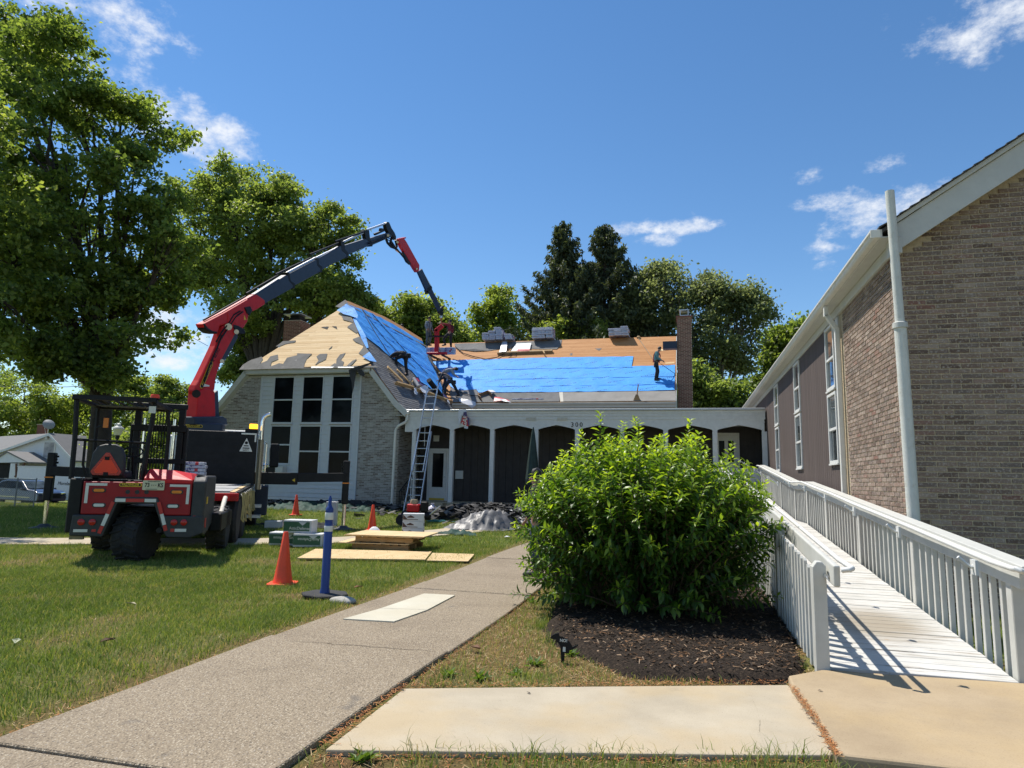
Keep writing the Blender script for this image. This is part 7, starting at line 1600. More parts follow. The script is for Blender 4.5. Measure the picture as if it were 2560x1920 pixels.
def lawn_bits():
    # dog shaped sign
    p=gz(1406,1657); t=thing('dog_sign','small black dog shaped lawn sign reading NO! at the edge of the mulch','sign',p,R(10)); s=7.6/1680*.234*1.0; k=6.15/1680/4.254
    P=[(580,180),(600,155),(630,140),(665,130),(672,160),(700,165),(745,185),(775,215),(800,255),(850,232),(856,240),(805,280),(770,290),(765,320),(725,318),(720,408),(700,412),(690,405),(684,300),(676,245),(650,215),(640,195),(600,190)]
    m=MB(); m.prism([((x-703)*k,-.006,(408-y)*k) for x,y in P],(0,.012,0)); d=m.build('dog_plate',MT['black'],t,world=False)
    text_mesh('lettering','NO!',.034,.0008,MT['reflwhite'],t,wmat(t)@face(((712-703)*k,-.0075,(408-200)*k),(1,0,-.08)),bold=.001); MB().bx(-.012,-.005,-.08,.012,.005,.02).build('stake',MT['black'],t,world=False)
    MB().bx((706-703)*k,-.0085,(408-303)*k,(732-703)*k,-.0065,(408-258)*k).build('sticker',MT['reflwhite'],t,world=False)
    # hose, bag, compressor
    p=gz(1090,1313); g=random.Random(2); pts=[]; 
    for i in range(60): a=i*.55; pts.append((p.x+math.cos(a)*(.28+.06*math.sin(i*1.3)),p.y+math.sin(a)*(.18+.04*math.cos(i*.9)),ghf(p.x,p.y)+.03+.05*(i%7)/7))
    pts+=[(p.x+.5,p.y+.1,.12),(p.x+1.1,p.y+.5,.12)]; tag(MB().tube(pts,.012,6).build('garden_hose',simple('teal_hose',(.03,.20,.17),.5),smooth=True),'coiled teal hose on the grass beside the silver tarp','hose')
    p=gz(1080,1300); o=MB().lathe([(.20,0),(.22,.10),(.15,.22),(.05,.30),(.07,.36)],n=12).build('plastic_bag',simple('plastic_bag_lilac',(.55,.53,.62),.4,bump=.6,bs=12),smooth=True); o.location=(p.x,p.y,ghf(p.x,p.y)); tag(o,'pale lilac tied plastic bag among the debris','bag')
    p=gz(1033,1318); t=thing('air_compressor','small red petrol air compressor on black wheels at the ladder foot','compressor',Vector((p.x,p.y+.2,ghf(p.x,p.y))),.2)
    MB().tube([(-.45,0,.30),(.45,0,.30)],.13,14).build('tank',MT['black'],t,smooth=True,world=False); MB().bx(-.28,-.16,.42,.10,.16,.66).build('engine',MT['red'],t,world=False,bevel=.03); MB().lathe([(.12,0),(.13,.05),(.10,.14)],(-.08,0,.66),14).build('fuel_tank',simple('beige_tank',(.42,.33,.20),.5),t,smooth=True,world=False); MB().bx(.14,-.14,.42,.36,.14,.74).build('pump',MT['black'],t,world=False,bevel=.03)
    for s in (-1,1): hw_=MB(); hw_.lathe([(.04,-.04),(.16,-.05),(.17,0),(.16,.05),(.04,.04)],(-.42,s*.24,.17),16,'y'); hw_.build('wheel',MT['rubber'],t,smooth=True,world=False)
    MB().tube([(.45,-.12,.35),(.75,-.12,.62),(.75,.12,.62),(.45,.12,.35)],.018,6).build('handle',MT['steel'],t,world=False)
    # orange tool, lengths of gutter on the ground
    p=gz(1205,1290); o=MB().tube([(0,0,0),(.05,0,.22),(.12,.02,.30),(.26,.03,.33)],.03,6).tube([(-.02,0,-.05),(.0,0,.02)],.02,6).build('pry_bar',simple('orange_tool',(.62,.16,.05),.5)); o.location=(p.x,p.y+1.5,.62); tag(o,'orange handled pry bar sticking up from the torn shingles','tool')
    for (a,b,l) in (((905,1282),(1005,1282),'white downspout pipe lying along the foot of the brick wall right of the outrigger'),((775,1283),(845,1283),'short white gutter length on the ground under the window bay'),((655,1282),(760,1282),'white gutter length lying at the foot of the white siding')):
        p=gy(*a,24.3);q=gy(*b,24.3); p.z=q.z=.34; c=(p+q)/2; o=MB(Matrix.Translation(-c)).beam(p,q,.12,.11).build('gutter_length',MT['gutter'],bevel=.02); o.location=c; tag(o,l,'gutter')
    p=gy(745+0,1276,24.2); o=MB().bx(-.2,-.1,0,.2,.1,.2).build('blue_pail',simple('pale_blue_plastic',(.25,.33,.48),.5),bevel=.03); o.location=gy(906,1278,24.35); tag(o,'small pale blue packet on the gutter at the brick wall','packet')
    p=gz(935,1335); heap('paper_scrap','crumpled white paper at the foot of the cone behind the pallets','litter',p.x,p.y,.3,.22,.14,BOXW,2.2,.06,.04); p=gz(1270,1348); o=MB().prism([(-.09,-.05,0),(.08,-.04,.02),(.10,.05,0),(-.06,.06,.03)],(0,0,.006)).build('paper_scrap',BOXW); o.location=(p.x,p.y,.05); tag(o,'small white scrap on the grass near the shrub','litter')
    for (px,py,l,c) in ((893,1470,'curled dry brown leaf on the lawn beside the path',(.26,.13,.05)),(330,1512,'pale dry leaf on the left lawn',(.38,.34,.20)),(40,1607,'pale leaf at the left edge of the lawn',(.34,.36,.24)),(265,1605,'dark brown leaf on the left lawn',(.12,.06,.03)),(1187,1622,'brown leaf in the grass right of the path',(.16,.075,.035)),(1005,1722,'small dark twig at the corner of the pale slab',(.08,.05,.03)),(1322,1730,'dark crumb of bark on the pale slab',(.06,.04,.03)),(2052,1745,'dark speck of bark on the warm slab by the ramp',(.05,.035,.03)),(2035,1832,'dry seed pod on the warm slab joint',(.07,.045,.03)),(1630,1680,'dark pine cone in the dry needles',(.05,.03,.02))):
        p=gz(px,py,.03 if py<1690 else .045); p.z=(.035 if py<1700 else (.092 if px>2000 else .037)); s=.06 if py<1700 else .018
        o=MB().add([(-s,0,.002),(0,-s*.55,s*.35),(s,0,.004),(0,s*.55,s*.45),(s*1.4,0,s*.3)],[(0,1,2),(0,2,3),(1,4,2),(2,4,3)]).build('dry_leaf',simple('dry_leaf',c,.8)); o.location=p; o.rotation_euler=(0,0,px); tag(o,l,'leaf')
    # white wrapped pole with blue rag leaning on the truck
    p0=TM@Vector((1.02,2.60,1.01)); p1=TM@Vector((1.075,1.25,.56)); o=thing('padded_pole','white padded pole leaning from the truck deck with a blue rag tied to it','pole',p1); MB().tube([p0,p0.lerp(p1,.5)+Vector((0,0,.01)),p0.lerp(p1,.72)],.045,10).build('padding',simple('padding_white',(.62,.58,.50),.8,bump=.6,bs=25),o,smooth=True); MB().tube([p0.lerp(p1,.70),p1],.022,8).build('rod',MT['steel'],o)
    heap('rag','blue rag tied round the padded pole','rag',0,0,.12,.12,.12,simple('blue_rag',(.20,.36,.66),.8),3,.06,.02).location=p0.lerp(p1,.72)+Vector((.0,-.03,-.08))
    for k in range(7):
        s=3.05+k*.5; d=.28*abs(math.sin(k*2.2+.5)); u=.10+.08*math.sin(k*1.7); pts=[TM@Vector((1.30,s,1.10)),TM@Vector((1.33,s+.03,.85)),TM@Vector((1.31,s+.05+u*.3,.42+d)),TM@Vector((1.35,s+.10+u,.34+d)),TM@Vector((1.32,s+.14+u,.75)),TM@Vector((1.30,s+.12+u,1.1))]
        o=MB().tube(pts,.020,6,flat=.3).build('ratchet_strap',MT['webbing'],smooth=True); tag(o,('faded webbing strap nearest the rear corner of the truck deck','second webbing strap from the rear hanging on the truck deck edge','third webbing strap from the rear, hanging on the truck deck edge','webbing strap at the middle of the truck deck edge','third webbing strap from the front of the truck deck edge','second webbing strap from the front of the truck deck edge','webbing strap nearest the bulkhead on the truck deck edge')[k],'strap','webbing straps hanging along the truck deck')
lawn_bits()

# ---------------------------------------------------------------- shingle bundles
def bundle_mesh():
    m=MB(); m.bx(-.5,-.17,0,.5,.17,.088); o=m.build('shingle_bundle',WRAP,bevel=.022,seg=2); me=o.data
    t=NT('printed_bundle_wrap'); c=t.n('ShaderNodeTexCoord').outputs['Object']; sp=t.n('ShaderNodeSeparateXYZ'); t.L.new(c,sp.inputs[0]); r=t.rnd()
    x=t.math('ADD',sp.outputs[0],t.math('MULTIPLY',t.math('SUBTRACT',r,.5),.3)); band=t.math('LESS_THAN',t.math('ABSOLUTE',x),.24); band2=t.math('MULTIPLY',t.math('GREATER_THAN',x,.24),t.math('LESS_THAN',x,.36))
    n=t.noise(t.coord('Object',(9,4,14)),1,3,.6); col=t.ramp(n,[(.35,(.40,.40,.44)),(.7,(.62,.62,.65))]); side=t.math('GREATER_THAN',t.math('ABSOLUTE',sp.outputs[1]),.165)
    col=t.mix(t.math('MULTIPLY',band,.95),col,t.mix(t.step(n,.44,.5),(.07,.045,.15),(.45,.42,.50))); col=t.mix(t.math('MULTIPLY',band2,t.math('GREATER_THAN',r,.45)),col,(.48,.035,.045)); t.set(col,.4,0,.4); t.bump(t.noise(t.coord('Object'),22,3,.6),.4,.004)
    me.materials.clear(); me.materials.append(t.m); return o
BUN=bundle_mesh(); _bf=[True]
def bundle(loc,rz,label,group,sc=(1,1,1),ry=0.0):
    o=BUN if _bf[0] else BUN.copy()
    if not _bf[0]: COL.objects.link(o)
    _bf[0]=False; o.matrix_world=Matrix.Translation(loc)@Matrix.Rotation(rz,4,'Z')@Matrix.Rotation(ry,4,'Y')@Matrix.Diagonal((*sc,1)); return tag(o,label,'shingle bundle',group)
def stacks():
    rn=random.Random(7); Z=2.836; yr=WYR-.05
    ORD=['bottom','second','third','fourth','fifth','sixth']
    def st(cols,label,group,z0=ZW+.05,y=yr,hh=.108,wd=1.22):
        for ci,(x,n,dz_) in enumerate(cols):
            c=gy(960+x/Z,860,y).x; cn=('only' if len(cols)==1 else ('left','centre','right','crowning')[ci])
            for k in range(n): bundle(Vector((c+rn.uniform(-.03,.03),y+rn.uniform(-.05,.05),z0+dz_+k*hh)),math.pi/2+rn.uniform(-.05,.05),('topmost' if k==n-1 else ORD[k])+' shingle bundle in the '+cn+' column of '+label,group,(1.0,wd,1.2))
    st([(737,4,0),(780,5,0),(828,5,0),(812,2,.54)],'the leftmost big ridge stack','bundles in the left ridge stack'); st([(893,3,0)],'the small pile beside that stack','bundles in the small ridge pile'); st([(1082,6,0),(1130,6,0),(1180,6,0)],'the middle ridge stack','bundles in the middle ridge stack'); st([(1622,4,0),(1665,4,0),(1712,5,0)],'the low stack near the chimney','bundles in the right ridge stack')
    q=HQ; 
    for i in range(2):
        for k in range(4):
            a=q(305+i*250,868);b=q(550+i*250,868); bundle(Vector(((a.x+b.x)/2,a.y+.15,a.z+.02+k*.095)),0,('bottom','second','third','topmost')[k]+' shingle bundle in the '+('left','right')[i]+' half of the load on the red pallet fork','bundles on the pallet fork',((b.x-a.x)*.97,1,1.0))
    for k in range(7): bundle(TM@Vector((-.12+rn.uniform(-.03,.03),5.6,dzf_(5.6)+k*.078)),TA+rn.uniform(-.05,.05),(ORD+['topmost'])[k]+' wrapped shingle bundle in the stack on the truck deck','bundles on the truck deck',(.62,1,.86))
dzf_=lambda s:1.12+.035*(s-2.8)+.012
stacks()

# ---------------------------------------------------------------- things on the roofs
def roof_things():
    Z=6.9125; q=lambda x,y:(900+x/Z,860+y/Z); A=P_RIGHT
    def lum(a,b,w,h,label,pl,off=.06,mat='lumber',name='lumber_board',cat='board'):
        p=on(*a,pl,off);r=on(*b,pl,off); c=(p+r)/2; o=MB(Matrix.Translation(-c)).beam(p,r,w,h,up=pl[1]).build(name,MT[mat],bevel=.004); o.location=c; return tag(o,label,cat)
    lum(q(478,395),q(735,640),.24,.05,'thick yellow plank propped on the grey shingles below the bending roofer',A,.12); lum(q(640,440),q(880,680),.20,.04,'weathered plank on the shingles right of the thick yellow plank',A,.09); lum(q(625,670),q(930,755),.09,.14,'upper length of the wooden toe board across the shingles',A,.12); lum(q(940,770),q(1180,850),.09,.14,'middle length of the wooden toe board with torn wrapping',A,.12); lum(q(1190,850),q(1510,970),.09,.14,'lower length of the wooden toe board near the gutter',A,.12)
    lum(q(860,700),q(950,590),.05,.03,'thin strip of wood between the planks on the shingles',A,.08)
    o=None; p=on(*q(1190,625),A,.35);r=on(*q(1400,900),A,.12); tag(MB().tube([p,r],.13,14).build('felt_roll',MT['blackmat'],smooth=True),'black roll of roofing felt held by the roofer in dark clothes','felt roll')
    p=on(*q(920,600),A,.12);r=on(*q(1010,740),A,.12); tag(MB().tube([p,r],.10,12).build('underlayment_roll',simple('pale_roll',(.42,.43,.44),.5),smooth=True),'pale roll of underlayment lying on the shingles','underlayment roll')
    def wrap(pts,pl,label,mat,off=.10,wr=.16,seed=1): tag(cover('wrapper',[q(*p) for p in pts],pl,off,mat,None,.004,wr,.12,seed),label,'wrapper')
    wrap([(930,590),(990,580),(1060,660),(1150,740),(1180,800),(1120,790),(1050,750),(990,690)],A,'red and purple shingle wrapper crumpled on the shingles',PURP,.16); wrap([(960,590),(990,585),(1040,640),(1010,650)],A,'torn red piece of wrapper on the slope',REDP,.22,.08); wrap([(1040,740),(1100,735),(1180,810),(1150,860),(1090,820)],A,'white torn wrapper hanging over the toe board',WRAP,.24,.2,3); wrap([(930,760),(965,770),(985,880),(940,870),(925,820)],A,'pale torn wrapper hanging below the toe board',WRAP,.16,.14,4); wrap([(1090,830),(1130,850),(1160,920),(1110,930)],A,'lilac torn wrapper hanging beside the ladder top',WRAPG,.16,.14,5); wrap([(1500,950),(1530,955),(1555,1030),(1530,1035)],A,'strip of pink and white wrapper at the lower end of the toe board',WRAP,.18,.1,6); wrap([(1400,850),(1440,860),(1520,940),(1480,930)],A,'purple wrapper strip by the roofer holding the roll',PURP,.10,.1,7)
    # gutter wrappers and boxes on the wing eave
    Zw=2.836; w=lambda x,y:(960+x/Zw,740+y/Zw); B=P_WING
    def wr2(pts,label,mat,off=.08,k=.12,seed=1): tag(cover('wrapper',[w(*p) for p in pts],B,off,mat,None,.004,k,.15,seed),label,'wrapper')
    wr2([(778,748),(785,722),(820,720),(870,735),(895,748),(850,750)],'red and white shingle wrapper lying at the wing eave',REDP); wr2([(800,735),(860,738),(905,760),(860,752)],'torn white plastic at the wing eave beside the red wrapper',WRAP,.16)
    p=on(*w(530,738),B,.1); g=gy(*w(640,790),WY0-.2)
    o=MB().add([on(*w(530,725),B,.12),on(*w(600,735),B,.14),on(*w(650,752),B,.10),gy(*w(652,775),WY0-.2),gy(*w(625,796),WY0-.2),gy(*w(590,772),WY0-.18),on(*w(535,748),B,.08)],[(0,1,6),(1,5,6),(1,2,3,5),(5,3,4)]).build('wrapper',WRAP); o.modifiers.new('t','SOLIDIFY').thickness=.006; tag(o,'clear and white plastic wrapper hanging over the wing gutter','wrapper')
    a=on(*w(960,742),B,.02); c=on(*w(1012,742),B,.02)
    for i,x in enumerate((975,1055)):
        pp=on(*w(x,738),B,.03); bundle(pp+Vector((0,.18,.0)),0,('red end shingle bundle lying at the wing eave, left half of the pair','purple shingle bundle lying at the wing eave, right half of the pair')[i],'bundles at the wing eave',(1.05,.9,1.1))
    pp=on(*w(715,735),B,.02); t=thing('open_carton','open brown carton tipped on its side at the wing eave','box',pp+Vector((0,.25,.0)),.5); BRN=simple('cardboard',(.22,.13,.07),.8)
    t.rotation_euler=(R(20),R(-25),.5); MB().bx(-.3,-.25,0,.3,.25,.03).bx(-.3,-.25,.03,-.27,.25,.4).bx(.27,-.25,.03,.3,.25,.4).bx(-.27,.22,.03,.27,.25,.4).build('carton_body',BRN,t,world=False)['kind']='stuff'; MB().prism([(.3,-.25,.4),(.3,.25,.4),(.55,.25,.3),(.55,-.25,.3)],(0,0,.012)).build('flap',BOXW,t,world=False)
    # wing upper: white metal sheets, batten plank, hoses
    def sh(pts,label,mat,off=.16,name='metal_sheet',cat='metal sheet',k=0.0): tag(cover(name,[w(*p) for p in pts],B,off,mat,None,.012,k,.2,2),label,cat)
    sh([(895,395),(940,336),(1045,332),(1030,392)],'stack of white metal sheets lying on the bare boards',MT['white'],.14); sh([(818,398),(838,322),(875,322),(866,392)],'narrow strip of bright flashing leaning by the left ridge stack',MT['alu'],.22)
    sh([(950,378),(1035,376),(1030,393),(940,393)],'red labelled packet at the lower edge of the metal sheets',REDP,.17,'packet','packet')
    lum(w(805,405),w(1195,390),.16,.14,'long dark plank holding the metal sheets on the wing roof',B,.10,'pallet'); lum(w(1125,388),w(1140,408),.06,.10,'short block nailed to the long dark plank',B,.2,'lumber')
    for pts,l,r in (([(505,360),(560,405),(640,430),(720,447),(800,435),(850,410),(880,395)],'black hose trailing across the bare boards of the wing',.025),([(870,400),(905,360),(930,350),(905,410),(880,425),(930,420),(960,370)],'tangle of brown rope beside the metal sheets',.022),([(500,665),(560,690),(620,705),(690,705)],'grey hose on the shingles of the wing valley',.02)):
        tag(MB().tube([on(*w(*p),B,.09) for p in pts],r,6).build('hose',MT['blackmat'],smooth=True),l,'hose')
    # safety ropes
    Z2=2.989; h=lambda x,y:(440+x/Z2,520+y/Z2)
    for pts,l in (([(1390,755),(1440,850),(1500,950),(1560,1040),(1605,1110)],'upper grey safety rope down the blue slope to the bending roofer'),([(1395,760),(1480,880),(1570,990),(1680,1100),(1790,1200)],'dark safety rope crossing the middle of the blue slope'),([(1465,790),(1560,900),(1680,1030),(1800,1160),(1880,1240)],'dark safety rope nearest the wing on the blue slope')):
        tag(MB().tube([on(*h(*p),A,.09) for p in pts],.016,5).build('safety_rope',simple('rope_dark',(.05,.05,.055),.8)),l,'rope')
    a=on(*w(1805,300),B,.08); tag(MB().tube([a,gy(*w(1905,445),a.y-2.0),],.014,5).build('safety_rope',simple('rope_tan',(.30,.26,.18),.8)),'tan safety rope from the ridge anchor to the lone roofer','rope'); o=MB().lathe([(.10,0),(.12,.08),(.05,.16)],n=10).build('roof_anchor',MT['pallet']); o.location=on(*w(1805,302),B,.0); tag(o,'small brown rope anchor on the ridge right of the low stack','roof anchor')
    a=on(*w(1960,480),B,.7); tag(MB().tube([a,on(*w(2064,552),B,.06)],.016,5).build('air_hose',simple('hose_dark',(.05,.05,.05),.7)),'dark air hose running from the lone roofer to the chimney','hose')
    # broom standing at the eave
    p=on(*w(1793,740),B,.02); t=thing('broom','wooden broom standing at the eave of the blue roof','broom',p); MB().tube([p+Vector((0,0,.2)),gy(*w(1803,626),p.y)],.03,6).build('handle',simple('reddish_handle',(.34,.17,.10),.7),t); MB().prism([p+Vector((-.17,-.05,0)),p+Vector((.17,-.05,0)),p+Vector((.06,-.05,.28)),p+Vector((-.05,-.05,.28))],(0,.1,0)).build('bristles',MT['pallet'],t)
    # ladder against the walkway
    def ladder():
        f0=gy(1005,1282,23.6);f1=gy(1052,1285,23.6); t0=gy(1067,993,24.78);t1=gy(1090,995,24.78)
        c=(f0+f1)/2; ax=Vector((1,.0,0)); hw=.25; mb=c; mb.z=.28; mt=(t0+t1)/2
        # keep both stiles square to each other
        root=thing('extension_ladder','long aluminium extension ladder leaning on the walkway gutter','ladder',Vector((mb.x,mb.y,.28)))
        d=(mt-mb).normalized(); L=(mt-mb).length+.5
        for s in (-1,1):
            MB().beam(mb+ax*s*(hw+.06),mb+ax*s*hw+d*L*.62,.03,.08,up=(0,1,0)).build('stile',MT['alu'],root); MB().beam(mb+ax*s*(hw-.035)+d*L*.30+Vector((0,-.06,.02)),mb+ax*s*(hw-.035)+d*L+Vector((0,-.06,.02)),.028,.08,up=(0,1,0)).build('stile',MT['alu'],root)
            MB().bx(mb.x+s*hw-.05,mb.y-.06,.25,mb.x+s*hw+.05,mb.y+.06,.30).build('foot',MT['rubber'],root)
        k=.3
        while k<L-.1:
            o=Vector((0,0,0)) if k<L*.60 else Vector((0,-.06,.02)); MB().tube([mb+d*k-ax*hw*.97+o,mb+d*k+ax*hw*.97+o],.018,8).build('rung',MT['alu'],root); k+=.305
        MB().tube([mb+d*(L*.5)+Vector((.1,-.1,0)),mb+d*(L*.72)+Vector((-.05,-.12,0))],.008,5).build('rope',MT['reflwhite'],root)
    ladder()
    # wrapper bag hanging from the fascia with printed letters
    Zb=6.9125; b=lambda x,y,d=0: gy(900+x/Zb,860+y/Zb,24.72-d)
    t=thing('wrapper_bag','torn shingle wrappers hanging over the walkway fascia with white letters on red','wrapper',b(1790,1140))
    def piece(pts,mat,d,name): m=MB(); m.prism([b(x,y,d) for x,y in pts],(0,.03,0)); return m.build(name,mat,t)
    piece([(1715,1130),(1830,1128),(1840,1180),(1800,1240),(1760,1230),(1735,1330),(1715,1400),(1700,1390),(1705,1300),(1690,1280),(1700,1190)],WRAP,.0,'white_plastic'); piece([(1790,1180),(1835,1170),(1850,1250),(1820,1270),(1775,1260)],PURP,.03,'purple_plastic'); rp=piece([(1775,1255),(1840,1250),(1885,1300),(1885,1390),(1870,1425),(1800,1400),(1740,1365)],REDP,.05,'red_plastic'); piece([(1795,1405),(1865,1425),(1860,1465),(1800,1455)],WRAP,.04,'white_plastic'); piece([(1850,1265),(1885,1275),(1888,1390),(1868,1400)],PURP,.07,'purple_plastic')
    c=b(1815,1335,.065); M=face(c,(.25,0,1),(-1,0,.25)); text_mesh('lettering','GAF',.27,.002,MT['reflwhite'],t,M,bold=.004,sx=.8)
    # closed green parasol in front of the walkway
    p=gy(1330,1250,24.2); t=thing('closed_parasol','closed dark green parasol standing in front of the walkway arches','parasol',Vector((p.x,24.2,.27))); top=gy(1331,1068,24.2); m=MB(); H=top.z
    m.lathe([(.02,H),(.07,H-.25),(.13,H-.7),(.20,H-1.3),(.26,H-1.9),(.24,H-2.1),(.03,H-2.15)],(p.x,24.2,0),9); m.build('canopy',simple('dark_green_canvas',(.014,.035,.030),.7,var=.3,bump=.5,bs=8),t); MB().tube([(p.x,24.2,.25),(p.x,24.2,H-2.1)],.025,8).build('pole',MT['white'],t); MB().lathe([(.25,.25),(.25,.30),(.05,.36)],(p.x,24.2,0),16).build('base',MT['conc'],t)
    o=MB().tube([gy(1182,1075,24.8),gy(1180,1130,24.8),gy(1178,1255,24.8)],.006,4).build('hanging_wire',MT['black']); tag(o,'thin black wire hanging in front of the second arch from the left','wire')
roof_things()
# ---------------------------------------------------------------- people
SKIN=simple('skin',(.36,.20,.13),.6,var=.08); HAIR=simple('black_hair',(.012,.010,.009),.6,var=.2)
def cloth(n,c): return simple(n,c,.85,var=.18,vs=6,bump=.4,bs=14)
def skinned(name,verts,edges,radii,root_i,mat,parent,M,extra=None,sub=2):
    me=bpy.data.meshes.new(name); me.from_pydata(verts,edges,[]); o=bpy.data.objects.new(name,me); COL.objects.link(o); sk=o.modifiers.new('skin','SKIN'); sk.use_smooth_shade=True
    for i,r in enumerate(radii):
        d=me.skin_vertices[0].data[i]; d.radius=r if isinstance(r,tuple) else (r,r); d.use_root=(i==root_i)
    s=o.modifiers.new('sub','SUBSURF'); s.levels=s.render_levels=sub
    dg=bpy.context.evaluated_depsgraph_get(); m2=bpy.data.meshes.new_from_object(o.evaluated_get(dg)); bpy.data.objects.remove(o); bpy.data.meshes.remove(me)
    if extra:
        bm=bmesh.new(); bm.from_mesh(m2); vs=[bm.verts.new(p) for p in extra.v]; 
        for f in extra.f: bm.faces.new([vs[i] for i in f])
        bm.to_mesh(m2); bm.free()
    m2.name=name; m2.polygons.foreach_set('use_smooth',[True]*len(m2.polygons)); m2.materials.clear(); m2.materials.append(mat)
    ob=link(name,m2,parent); return ob
def person(label,base,rz,J,shirt,pants,gear=(),short=False,shoe=(.02,.018,.016),hat=None,group=None):
    """J: joints in metres; x to the person's right, y forward, z up, feet at z=0"""
    root=thing('person',label,'person',base,rz,group); V=lambda k:Vector(J[k])
    body_k=['pelvis','waist','chest','neck','head','shR','elR','wrR','shL','elL','wrL','hipR','knR','anR','toR','hipL','knL','anL','toL']
    E=[('pelvis','waist'),('waist','chest'),('chest','neck'),('neck','head'),('chest','shR'),('shR','elR'),('elR','wrR'),('chest','shL'),('shL','elL'),('elL','wrL'),('pelvis','hipR'),('hipR','knR'),('knR','anR'),('anR','toR'),('pelvis','hipL'),('hipL','knL'),('knL','anL'),('anL','toL')]
    rad=dict(pelvis=.125,waist=.115,chest=(.15,.125),neck=.055,head=(.082,.098),shR=.062,shL=.062,elR=.042,elL=.042,wrR=.028,wrL=.028,hipR=.085,hipL=.085,knR=.056,knL=.056,anR=.038,anL=.038,toR=.035,toL=.035)
    # head reaches beyond its joint so that the skull is round
    up=(V('head')-V('neck')).normalized(); J=dict(J); J['crown']=tuple(V('head')+up*.075); rad['crown']=.06
    ks=body_k+['crown']; E=E+[('head','crown')]; idx={k:i for i,k in enumerate(ks)}
    ex=MB(); fwd=Vector(J.get('look',(0,1,0))).normalized(); sd=fwd.cross(up).normalized()
    h=V('head')
    ex.tube([h+fwd*.085+up*.02,h+fwd*.118-up*.015,h+fwd*.09-up*.03],[.010,.016,.012],6)          # nose
    for s in (-1,1): ex.tube([h+sd*s*.085+up*.01,h+sd*s*.105-up*.0,h+sd*s*.09-up*.03],[.02,.024,.012],6)   # ears
    for w,e in (('wrR','elR'),('wrL','elL')):
        a=V(w);d=(a-V(e)).normalized();n=d.cross(Vector((0,0,1)));n=n.normalized() if n.length>.1 else Vector((1,0,0)); b=d.cross(n)
        ex.tube([a-d*.01,a+d*.05,a+d*.10],[.030,.040,.036],8,flat=.5)
        for k,l in enumerate((.068,.078,.072,.055)):
            o=a+d*.095+n*(.030-.020*k); ex.tube([o,o+d*l*.55+b*.008,o+d*l+b*.028],[.0095,.009,.006],5)
        o=a+d*.03+n*.038; ex.tube([o,o+d*.035+n*.022,o+d*.07+n*.026],[.012,.011,.007],5)
    skinned('body',[J[k] for k in ks],[(idx[a],idx[b]) for a,b in E],[rad[k] for k in ks],0,SKIN,root,None,ex)
    face=MB()
    for s in (-1,1): face.lathe([(.001,-.010),(.010,0),(.001,.010)],h+fwd*.088+sd*s*.032+up*.025,8)
    face.build('eyes',HAIR,root,world=False)['kind']='stuff'; MB().beam(h+fwd*.097-up*.052-sd*.022,h+fwd*.097-up*.052+sd*.022,.006,.006).build('mouth',simple('lips',(.24,.09,.07),.6),root,world=False)
    hm=MB(); bk=-fwd
    hm.tube([h+up*.0+bk*.05,h+up*.065+bk*.035,h+up*.115+bk*.005,h+up*.125+fwd*.03],[.075,.102,.090,.045],12); hm.build('hair' if not hat else 'cap',HAIR if not hat else cloth('cap',hat),root,smooth=True,world=False)
    ls=['chest','shR','elR','wrR','shL','elL','wrL','waist','pelvis']
    def lerp(a,b,t): return tuple(V(a).lerp(V(b),t))
    sv=[J['pelvis'],J['waist'],J['chest'],lerp('chest','neck',.75),J['shR'],J['elR'],lerp('elR','wrR',.85 if not short else .0),J['shL'],J['elL'],lerp('elL','wrL',.85 if not short else .0)]
    if short: sv[5]=lerp('shR','elR',.75);sv[6]=lerp('shR','elR',.85);sv[8]=lerp('shL','elL',.75);sv[9]=lerp('shL','elL',.85)
    skinned('shirt',sv,[(0,1),(1,2),(2,3),(2,4),(4,5),(5,6),(2,7),(7,8),(8,9)],[.140,.135,(.172,.148),.068,.080,.060,.046,.080,.060,.046],0,shirt,root,None)
    skinned('trousers',[J['pelvis'],lerp('pelvis','waist',.6),J['hipR'],J['knR'],lerp('knR','anR',.95),J['hipL'],J['knL'],lerp('knL','anL',.95)],[(0,1),(0,2),(2,3),(3,4),(0,5),(5,6),(6,7)],[.150,.135,.108,.080,.066,.108,.080,.066],0,pants,root,None)
    for s in 'RL':
        a=V('an'+s);t=V('to'+s); m=MB(); d=(t-a); d.z=0; d=d.normalized() if d.length>.01 else Vector((0,1,0)); f=a+Vector((0,0,-.055)); m.tube([f-d*.06+Vector((0,0,.01)),f+Vector((0,0,.015)),f+d*.10,f+d*.19-Vector((0,0,.01)),f+d*.22-Vector((0,0,.015))],[.042,.052,.050,.040,.018],10); m.tube([a+Vector((0,0,.05)),a-Vector((0,0,.05))],[.056,.05],10); m.build('boot',simple('boot',shoe,.6),root,smooth=True,world=False)['kind']='stuff'
    blk=simple('black_gear',(.014,.014,.015),.7)
    ch=V('chest');pe=V('pelvis');ax=(ch-pe).normalized(); bk=-Vector(J.get('front',(0,1,0))); bk=(bk-ax*bk.dot(ax)).normalized(); rt=ax.cross(bk).normalized()
    if 'harness' in gear:
        m=MB()
        for s in (-1,1): m.tube([pe+rt*s*.12+bk*.15,ch+rt*s*.03+bk*.165,ch+ax*.17+rt*s*.08+bk*.09],.020,6,flat=.4); m.tube([pe+rt*s*.10-bk*.15,ch+rt*s*.10-bk*.165,ch+ax*.17+rt*s*.09-bk*.06],.020,6,flat=.4)
        m.build('harness',blk if 'red' not in gear else REDP,root,smooth=True,world=False)['kind']='stuff'
